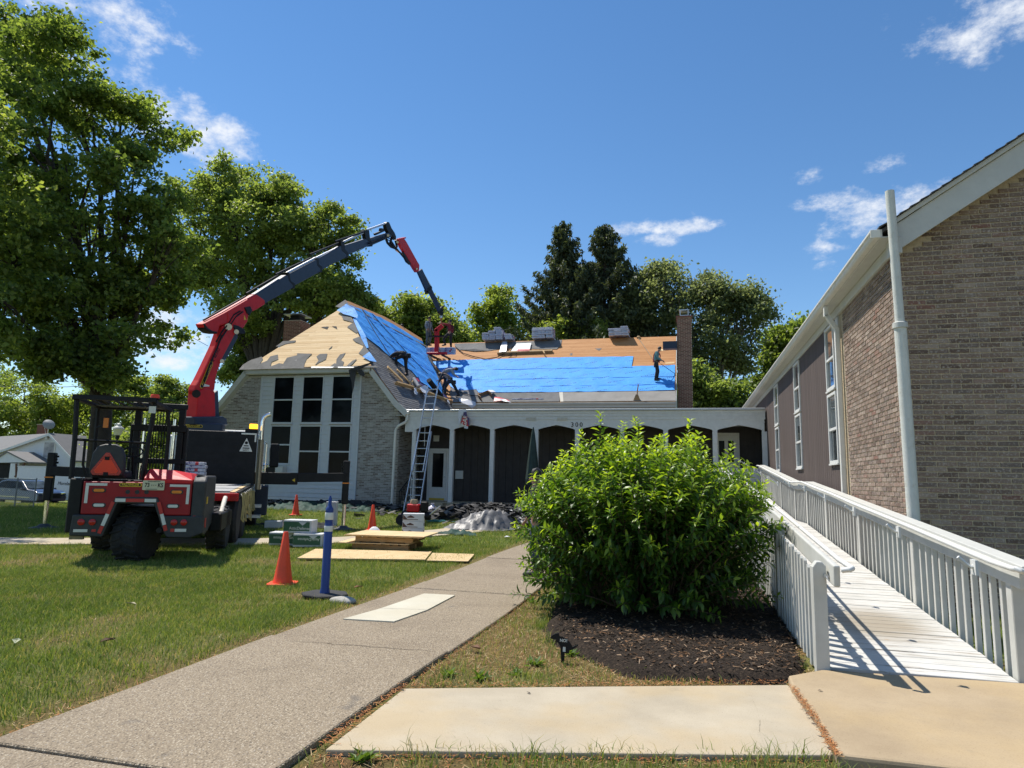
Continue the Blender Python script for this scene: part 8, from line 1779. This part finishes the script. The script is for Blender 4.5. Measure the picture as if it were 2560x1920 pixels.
    if 'belt' in gear:
        m=MB(); m.tube([pe+ax*.07+rt*.16*math.cos(k*.524)+bk*.15*math.sin(k*.524) for k in range(13)],.028,6,caps=False); b=m.build('tool_belt',blk,root,smooth=True,world=False)
        for s in (-1,1): MB(Matrix.Translation(pe+rt*s*.20-ax*.10)).bx(-.07,-.10,-.12,.07,.10,.10).build('tool_pouch',blk,b,world=False,bevel=.03,seg=2)
    return root
def std(h=1.72,**k):
    J=dict(pelvis=(0,0,.93),waist=(0,.0,1.10),chest=(0,.01,1.30),neck=(0,.02,1.50),head=(0,.05,1.61),shR=(.19,.0,1.42),elR=(.24,-.02,1.13),wrR=(.22,.14,.92),shL=(-.19,.0,1.42),elL=(-.24,-.02,1.13),wrL=(-.22,.14,.92),hipR=(.09,0,.88),knR=(.10,.03,.49),anR=(.10,-.02,.10),toR=(.11,.13,.04),hipL=(-.09,0,.88),knL=(-.10,.03,.49),anL=(-.10,-.02,.10),toL=(-.11,.13,.04))
    J.update(k); s=h/1.72; return {a:(tuple(c*s for c in b) if a not in('look','front') else b) for a,b in J.items()}
def people():
    G='roofers at work'
    # lone roofer on the blue wing roof, facing right
    b=on(1641,951,P_WING,.06)
    J=std(1.70,chest=(0,.04,1.30),neck=(0,.09,1.49),head=(0,.16,1.59),look=(0,.8,-.5),elR=(.25,.05,1.14),wrR=(.14,.27,1.02),elL=(-.25,.05,1.14),wrL=(-.12,.28,1.04),anR=(.14,-.06,.05),toR=(.15,.09,-.02),anL=(-.12,.05,.16),toL=(-.13,.20,.10),knL=(-.11,.10,.52))
    person('roofer in a teal shirt with tool bags standing alone on the blue roof',b,R(-90)+.1,J,cloth('teal_shirt',(.13,.27,.26)),cloth('dark_trousers',(.022,.018,.020)),('harness','red','belt'),group=G)
    # bending roofer on the grey slope, facing up the slope (left)
    Z=6.9125; q=lambda x,y:(900+x/Z,860+y/Z); f1=on(*q(640,385),P_RIGHT,.05); f2=on(*q(790,545),P_RIGHT,.05); b=Vector((f2.x,f2.y,f2.z)); dx=f2.x-f1.x; dh=f1.z-f2.z; s=.95
    J=std(1.70,pelvis=(0,.12,1.0),waist=(0,.30,1.06),chest=(0,.50,1.04),neck=(.0,.68,.98),head=(0,.78,.92),look=(0,.4,-1),front=(0,.2,-1),shR=(.17,.60,1.03),elR=(.22,.80,.86),wrR=(.16,.86,.66),shL=(-.17,.60,1.03),elL=(-.22,.82,.84),wrL=(-.16,.92,.66),hipR=(.10,.10,.95),knR=(.12,.10,.52),anR=(.12,.0,.10),toR=(.12,.16,.10),hipL=(-.10,.14,.95),knL=(-.12,.50,.80),anL=(-.12,.45,.45),toL=(-.12,.60,.50))
    person('roofer in dark clothes bent double over planks on the grey shingles',b,R(90)-.15,J,cloth('black_shirt',(.020,.020,.024)),cloth('black_trousers',(.014,.014,.016)),('belt','harness'),group=G)
    # dark roofer holding the felt roll, facing left
    f1=on(*q(1450,862),P_RIGHT,.05); f2=on(*q(1640,905),P_WING,.05); b=Vector(((f1.x+f2.x)/2,(f1.y+f2.y)/2,min(f1.z,f2.z))); sp=abs(f2.x-f1.x)/2; 
    J=std(1.70,pelvis=(0,-.05,.84),waist=(0,.10,1.02),chest=(0,.30,1.16),neck=(0,.50,1.24),head=(0,.62,1.22),look=(0,.9,-.5),front=(0,.6,-.7),shR=(.17,.38,1.18),elR=(.20,.62,1.02),wrR=(.12,.84,.92),shL=(-.17,.38,1.18),elL=(-.22,.50,.90),wrL=(-.12,.66,.70),hipR=(.10,-.05,.80),knR=(.14,-.28,.44),anR=(.14,-.50,.08),toR=(.16,-.36,.02),hipL=(-.10,.0,.80),knL=(-.12,.20,.46),anL=(-.12,.20,.08),toL=(-.12,.34,.06))
    person('roofer in black stooping in the roof valley over a black felt roll',b,R(75),J,cloth('charcoal_shirt',(.035,.033,.036)),cloth('charcoal_trousers',(.024,.022,.022)),('belt',),group=G)
    # grey shirted roofer behind him, facing right
    b=on(*q(1455,800),P_WING,.05)
    J=std(1.68,pelvis=(0,-.12,.90),waist=(0,.05,1.06),chest=(0,.28,1.16),neck=(0,.46,1.20),head=(0,.58,1.19),look=(0,.8,-.6),front=(0,.4,-.9),shR=(.17,.36,1.16),elR=(.20,.48,.90),wrR=(.14,.64,.78),shL=(-.17,.36,1.16),elL=(-.20,.50,.90),wrL=(-.12,.68,.80),knR=(.12,.06,.50),anR=(.12,-.08,.10),toR=(.12,.08,.06))
    person('roofer in a light grey shirt bending behind the one with the felt roll',b,R(-80),J,cloth('grey_shirt',(.28,.29,.29)),cloth('navy_trousers',(.020,.024,.035)),('harness',),group=G)
    # two men by the fork
    Zf=6.914; g=lambda x,y:(1020+x/Zf,760+y/Zf); b=gy(*g(345,720),36.9)
    person('roofer in a grey checked shirt standing left of the red pallet fork',b,R(-115),std(1.72,knL=(-.14,.05,.50),look=(0,1,-.2)),cloth('grey_check_shirt',(.21,.24,.26)),cloth('grey_jeans',(.085,.10,.105)),('harness',),group=G)
    b=gy(*g(720,765),36.6)
    J=std(1.66,shL=(-.19,.0,1.42),elL=(-.38,.22,1.46),wrL=(-.44,.50,1.52),knL=(-.20,.34,.62),anL=(-.18,.22,.25),toL=(-.2,.36,.22),hipL=(-.1,.03,.88),look=(-.3,1,0))
    person('roofer in a red shirt reaching out to guide the red pallet fork',b,R(70),J,cloth('red_shirt',(.22,.014,.022)),cloth('black_trousers',(.016,.015,.017)),('harness',),group=G)
    # head and shoulders behind the ridge
    c=gx(1003,820,XC-.75); person('roofer with only head and shoulders showing over the house ridge',Vector((c.x,c.y,c.z-1.52)),R(-60),std(1.70),cloth('brown_shirt',(.12,.07,.05)),cloth('dark_trousers',(.03,.03,.035)),group=G)
    # person behind the shrub, only a boot and shin in view
    p=gz(1338,1442); J=std(1.60,anR=(.09,.0,.10),toR=(.10,.16,.04)); t=person('person behind the shrub with one black boot and jeans showing',Vector((p.x+.06,p.y-.12,.03)),R(82),J,cloth('dark_shirt',(.03,.04,.03)),cloth('blue_jeans',(.035,.055,.10)),short=False,shoe=(.012,.012,.012))
people()
# ---------------------------------------------------------------- far left: white house, van, car, fence, lamp, pole
def far_house():
    q=lambda x,y,Y: gy(x/4.366,920+y/4.366,Y)
    Y=50.0; apex=q(575,712,Y); root=thing('white_house','white clapboard house with grey shingle roof and small porch gable at the far left','house',Vector((apex.x,Y,0))); WT=simple('white_clapboard',(.66,.67,.68),.6,var=.05)
    zr=apex.z; xr=q(850,1010,Y).x; ze=q(850,1010,Y).z; hw=xr-apex.x; c_=q(-60,925,Y); xl=c_.x; sl=(zr-ze)/hw; sL=(zr-c_.z)/(apex.x-xl)
    zl=c_.z
    m=MB(); m.prism([(xl,Y+.01,-1.2),(xr-.25,Y+.01,-1.2),(xr-.25,Y+.01,ze-.05),(apex.x,Y+.01,zr-.15),(xl,Y+.01,zl-.1)],(0,8,0)); m.build('wall',WT,root)
    z=-.9
    while z<zr-.35:
        a=max(xl,apex.x-(zr-z-.2)/sL); b=min(xr-.25,apex.x+(zr-z-.2)/sl); 
        if b-a>.2: m=MB(); m.prism([(a,Y-.005,z+.15),(a,Y-.03,z),(a,Y+.005,z),(a,Y+.005,z+.15)],(b-a,0,0)); m.build('siding_board',WT,root)
        z+=.155
    m=MB(); m.prism([(apex.x,Y-.35,zr),(xr,Y-.35,ze),(xr,Y-.35,ze-.12),(apex.x,Y-.35,zr-.14)],(0,8.6,0)); m.build('roof',MT['shingle'],root)
    m=MB(); m.prism([(apex.x,Y-.35,zr),(xl-.5,Y-.35,zl-.25),(xl-.5,Y-.35,zl-.37),(apex.x,Y-.35,zr-.14)],(0,8.6,0)); m.build('roof',MT['shingle'],root)
    for a,b in (((apex.x,zr),(xr,ze)),((apex.x,zr),(xl-.5,zl-.25))): m=MB(); m.prism([(a[0],Y-.40,a[1]-.02),(b[0],Y-.40,b[1]-.02),(b[0],Y-.40,b[1]-.24),(a[0],Y-.40,a[1]-.26)],(0,.045,0)); m.build('rake_board',MT['white'],root)
    # long roof slope running back to the left
    m=MB(); m.prism([(apex.x,Y+.1,zr+.02),(xl-.5,Y+.1,zl-.23),(xl-12,Y+5,zl-.2),(apex.x-16,Y+7,zr+.05)],(0,0,-.1)); m.build('roof',MT['shingle'],root)
    # attic window (boarded), flood lamp, vent
    a,b=q(490,800,Y),q(595,990,Y); f=MB().bx(a.x,Y-.08,b.z,b.x,Y-.03,a.z).build('window',MT['white'],root); MB().bx(a.x+.12,Y-.10,b.z+.1,b.x-.12,Y-.081,a.z-.1).build('board',simple('weathered_board',(.34,.33,.32),.8,var=.35,vs=2),f)
    c=q(535,765,Y); MB().lathe([(.14,0),(.10,.2)],c-Vector((0,.3,0)),10,'y').build('flood_lamp',MT['trim'],root)
    # porch gable with dark doorway
    Yp=Y-2.6; p=[q(-120,1035,Yp),q(320,1028,Yp),q(85,915,Yp)]; m=MB(); m.prism([(p[0].x,Yp,p[0].z),(p[1].x,Yp,p[1].z),(p[2].x,Yp,p[2].z)],(0,.12,0)); m.build('porch_gable',WT,root)
    for s in (0,1): m=MB(); m.prism([(p[2].x,Yp-.1,p[2].z+.08),(p[s].x,Yp-.1,p[s].z+.02),(p[s].x,Yp-.1,p[s].z-.10),(p[2].x,Yp-.1,p[2].z-.06)],(0,2.6,0)); m.build('porch_roof',MT['shingle'],root)
    a,b=q(0,1040,Yp+.3),q(125,1300,Yp+.3); MB().bx(a.x-1.6,Yp+.3,-1.2,b.x,Yp+.4,a.z).build('doorway',MT['blackmat'],root); c=q(110,1040,Yp); d=q(195,1040,Yp); MB().bx(c.x,Yp+.05,-1.2,d.x,Yp+.2,c.z).build('porch_post',WT,root)
    MB().beam(q(165,1190,Yp),q(270,1040,Yp),.12,.14).build('porch_brace',simple('brown_brace',(.12,.06,.04),.7),root); MB().beam(q(180,1045,Yp),q(180,1195,Yp),.14,.14).build('porch_brace',simple('brown_brace',(.12,.06,.04),.7),root)
    d=thing('satellite_dish','grey satellite dish on the roof peak of the white house','satellite dish',q(520,715,Y)); c=q(535,612,Y-.1); MB().lathe([(.02,-.10),(.28,-.05),(.50,.06),(.49,.07),(.27,-.03),(.02,-.08)],(0,0,0),20,'y').build('dish',simple('grey_dish',(.26,.265,.27),.5),d,smooth=True,world=False).matrix_basis=Matrix.Translation(c-q(520,715,Y))@Matrix.Rotation(R(62),4,'Z')@Matrix.Rotation(R(-25),4,'X'); MB().tube([q(520,715,Y),c],.04,6).build('mast',MT['steel'],d); MB().tube([q(500,715,Y),c+Vector((-.3,-.3,.0))],.02,6).build('strut',MT['steel'],d)
    c=q(465,650,Y+4); o=thing('chimney','small red chimney behind the satellite dish','chimney',c); MB().bx(c.x-.35,Y+3.7,c.z-1.2,c.x+.35,Y+4.3,c.z+.25).build('stack',MT['brick_red'],o); MB().bx(c.x-.4,Y+3.65,c.z+.251,c.x+.4,Y+4.35,c.z+.33).build('cap',MT['conc'],o)
far_house()
def far_van():
    Y=44; q=lambda x,y: gy(x/4.366,920+y/4.366,Y); a=q(195,1060);b=q(860,1400); root=thing('box_van','white box van with small dark lettering parked behind the dark car','van',Vector(((a.x+b.x)/2,Y,0))); wm=simple('white_van_paint',(.68,.69,.68),.4,var=.04)
    MB().bx(a.x,Y,-.4,b.x,Y+2.2,a.z-.05).build('cargo_box',wm,root,bevel=.06,seg=2); MB().bx(a.x-.02,Y-.03,a.z-.13,b.x+.02,Y+2.2,a.z-.051).build('roof_edge',MT['white'],root)
    MB().bx(b.x,Y+.1,-.6,b.x+1.6,Y+2.1,1.4).build('cab',wm,root,bevel=.2,seg=3); MB().prism([(b.x+.4,Y+.095,0.5),(b.x+1.2,Y+.095,0.5),(b.x+1.0,Y+.095,1.15),(b.x+.4,Y+.095,1.15)],(0,-.01,0)).build('window',MT['glass'],root)
    for x in (a.x+1.0,b.x+.6): hub_wheel(root,Matrix.Translation((x,Y+.1,-.72))@Matrix.Rotation(R(-90),4,'Z'),.38,.25)
    c=q(712,1262); text_mesh('lettering','Moreland',.40,.004,MT['black'],root,face((c.x,Y-.008,c.z),(1,0,0)),shear=.25)
far_van()
def far_car():
    """dark blue sport utility car seen three-quarter from its front right"""
    f=gz(106,1267,-1.1); r=gz(27,1263,-1.1); d=(f-r); d.z=0; ang=math.atan2(d.y,d.x); wb=2.65
    c=(f+r)/2; root=thing('parked_car','dark blue sport utility car parked beyond the chain link fence','car',Vector((c.x,c.y,-1.1)),ang); M=wmat(root); paint=simple('navy_car_paint',(.022,.026,.055),.22,var=.08,coat=.6)
    k=d.length/wb; k=min(max(k,.9),1.12); S=Matrix.Scale(k,4)
    prof=[(-2.25,.38),(-2.28,.75),(-2.2,1.02),(-1.95,1.12),(-1.55,1.58),(-1.1,1.68),(.10,1.66),(.45,1.58),(1.20,1.10),(2.0,1.0),(2.28,.85),(2.33,.55),(2.25,.35)]
    def loft(pr,w0,name,mat,zin=1.05):
        m=MB(M@S); n=len(pr); L=[(x,-(w0 if z<zin else w0-.22*(z-zin)/.62),z) for x,z in pr]; Rr=[(x,-y,z) for x,y,z in L]; m.add(L+Rr,[tuple(range(n))[::-1],tuple(range(n,2*n))]+[(i,(i+1)%n,n+(i+1)%n,n+i) for i in range(n)]); return m.build(name,mat,root,bevel=.07,seg=3,smooth=True)
    loft(prof,.92,'body',paint)
    for s in (-1,1):
        for wn in ([(-1.75,1.16),(-1.42,1.52),(-.95,1.58),(-.95,1.14)],[(-.90,1.14),(-.90,1.58),(.02,1.57),(.02,1.12)],[(.07,1.12),(.07,1.56),(.38,1.50),(.92,1.12)]):
            m=MB(M@S); m.prism([(x,s*(.935-.22*max(0,z-1.05)/.62),z) for x,z in wn],(0,s*.012,0)); m.build('window',MT['glass'],root)
        for x in (-1.32,1.33): hub_wheel(root,M@S@Matrix.Translation((x,s*.80,.35))@Matrix.Rotation(R(-90 if s<0 else 90),4,'Z'),.35,.23)
        m=MB(M@S); m.bx(.85,s*.93,1.02,1.05,s*1.12,1.18); m.build('mirror',paint,root,bevel=.04)
        m=MB(M@S); m.prism([(2.05,s*.60,.86),(2.30,s*.55,.80),(2.26,s*.85,.80),(2.0,s*.92,.88)],(0,0,.09)); m.build('headlight',MT['chrome'],root)
        m=MB(M@S); m.beam((-1.2,s*.935,.62),(1.6,s*.935,.60),.02,.05); m.build('side_trim',MT['chrome'],root)
        for x in (-.3,-.9+.0): m=MB(M@S); m.bx(x-.08,s*.94,.98,x+.08,s*.965,1.01); m.build('door_handle',MT['chrome'],root)
    m=MB(M@S); m.prism([(.52,-.70,1.56),(1.14,-.80,1.14),(1.14,.80,1.14),(.52,.70,1.56)],(.02,0,.02)); m.build('windscreen',glass_dark('car_windscreen',(.06,.08,.10),.05),root)
    m=MB(M@S); m.bx(2.30,-.5,.55,2.345,.5,.85); m.build('grille',MT['black'],root); m=MB(M@S); m.bx(-1.5,-.62,1.69,.0,-.58,1.74); m.bx(-1.5,.58,1.69,.0,.62,1.74); m.build('roof_rail',MT['alu'],root)['kind']='stuff'
far_car()
def far_fence():
    a=gz(-60,1268);b=gz(83,1270); root=thing('chain_link_fence','grey chain link fence in front of the dark car at the left edge','fence',b); L=(b-a).length
    h=1.12; m=MB()
    for k in range(4): p=a.lerp(b,k/3); MB().tube([p,p+Vector((0,0,h+.05))],.025,8).build('post',simple('fence_post',(.22,.225,.23),.6),root)
    MB().tube([a+Vector((0,0,h)),b+Vector((0,0,h))],.02,6).build('top_rail',simple('fence_rail',(.25,.255,.26),.6),root)
    d=(b-a).normalized(); n=int(L/.065); w=MB()
    for s in (1,-1):
        for k in range(-int(h/.065),n):
            x0=k*.065; p0=(x0,0.0); p1=(x0+h,h)
            t0=max(0,-x0); t1=min(h,L-x0)
            if t1<=t0: continue
            A=a+d*((x0+t0) if s>0 else L-(x0+t0))+Vector((0,0,t0)); B_=a+d*((x0+t1) if s>0 else L-(x0+t1))+Vector((0,0,t1)); w.beam(A,B_,.006,.006)
    w.build('wire_mesh',simple('dull_fence_wire',(.16,.165,.17),.6),root)['kind']='stuff'
far_fence()
def lamp_and_pole():
    q=lambda x,y,Y: gy(100+x/5.925,960+y/5.925,Y)
    Y=33; c=q(1150,760,Y); t=thing('street_lamp','white acorn lantern on a black post seen through the forklift cage','street lamp',Vector((c.x,Y,0))); k=Y*1.18/1680*5.925/5.925/5.925*1.0
    r=.28; z0=c.z; MB().lathe([(.06,-.6),(.09,z0*.1),(.05,z0*.12),(.045,z0-.25),(.12,z0-.2),(.12,z0)],(c.x,Y,0),10).build('post',MT['black'],t,smooth=True); h=q(1150,580,Y).z-z0
    MB().lathe([(.16,z0),(r,z0+h*.45),(r*1.12,z0+h*.52)],(c.x,Y,0),14).build('lantern_glass',simple('frosted_lantern',(.52,.53,.50),.5),t,smooth=True); MB().lathe([(r*1.14,z0+h*.525),(r*1.05,z0+h*.62),(r*.5,z0+h*.78),(r*.42,z0+h*.92),(.02,z0+h)],(c.x,Y,0),14).build('lantern_cap',MT['trim'],t,smooth=True)
    Y=38; a=q(760,1150,Y); b=q(810,150,Y); t=thing('utility_pole','dark wooden utility pole behind the forklift cage','utility pole',Vector((a.x,Y,0))); MB().tube([(a.x,Y,-1.5),(b.x,Y,b.z+1.5)],[.24,.17],12).build('pole',BARK,t,smooth=True); e=q(885,600,Y-.4); MB().lathe([(.18,-.45),(.20,-.4),(.20,.4),(.15,.5)],e,12).build('transformer',MT['steel'],t,smooth=True); MB().beam((b.x-1.1,Y-.1,b.z+.9),(b.x+1.1,Y-.1,b.z+.9),.10,.12).build('crossarm',BARK,t)
    P=Vector((b.x,Y,b.z+.6))
    def wire(p,q_,sag,label,r=.02):
        pts=[p.lerp(q_,k/10)-Vector((0,0,sag*4*(k/10)*(1-k/10))) for k in range(11)]; tag(MB().tube(pts,r,5).build('overhead_wire',MT['black']),label,'wire')
    wire(P,gy(-300,930,46),.6,'overhead wire running left from the utility pole through the maple'); wire(P,gy(700,1010,60),.7,'overhead wire running right from the utility pole behind the crane'); wire(gy(-200,420,40),gy(520,865,48),.5,'thin overhead wire crossing the sky left of the red crane arm'); wire(P-Vector((0,0,1.2)),gy(640,1020,34),.4,'low service wire from the pole towards the brick house')
lamp_and_pole()
def streets():
    zr=MB(); zr.add([(-200,38,-1.08),(-20.5,38,-1.08),(-20.5,43.0,-1.08),(-200,43,-1.08)],[(0,1,2,3)]); o=zr.build('street',simple('asphalt',(.06,.06,.062),.9,var=.2,vs=3,bump=.5,bs=60)); tag(o,kind='structure')
    a=MB(); a.bx(-200,37.6,-1.2,-20.5,37.85,-.96); tag(a.build('kerb',MT['conc']),kind='structure')
streets()
def hedges():
    B=blob_at
    for k,(pts,Y,l) in enumerate(((((300,1120,45),(360,1130,50),(420,1120,45)),44,'green hedge bushes beyond the lamp behind the forklift'),(((470,1120,40),(510,1110,40),(445,1080,40)),42,'green bush beside the left wall of the brick house'),(((230,1140,40),(260,1120,40),(290,1130,30)),66,'green bush between the white house and the utility pole'))):
        tree('bush',l,(gy(pts[0][0],1200,Y).x,Y,0),[B(x,y,r,Y) for x,y,r in pts],LEAF['maple2'],7000,.26,.6,trunk=.10,seed=60+k,cat='bush',limbs=False)
hedges()
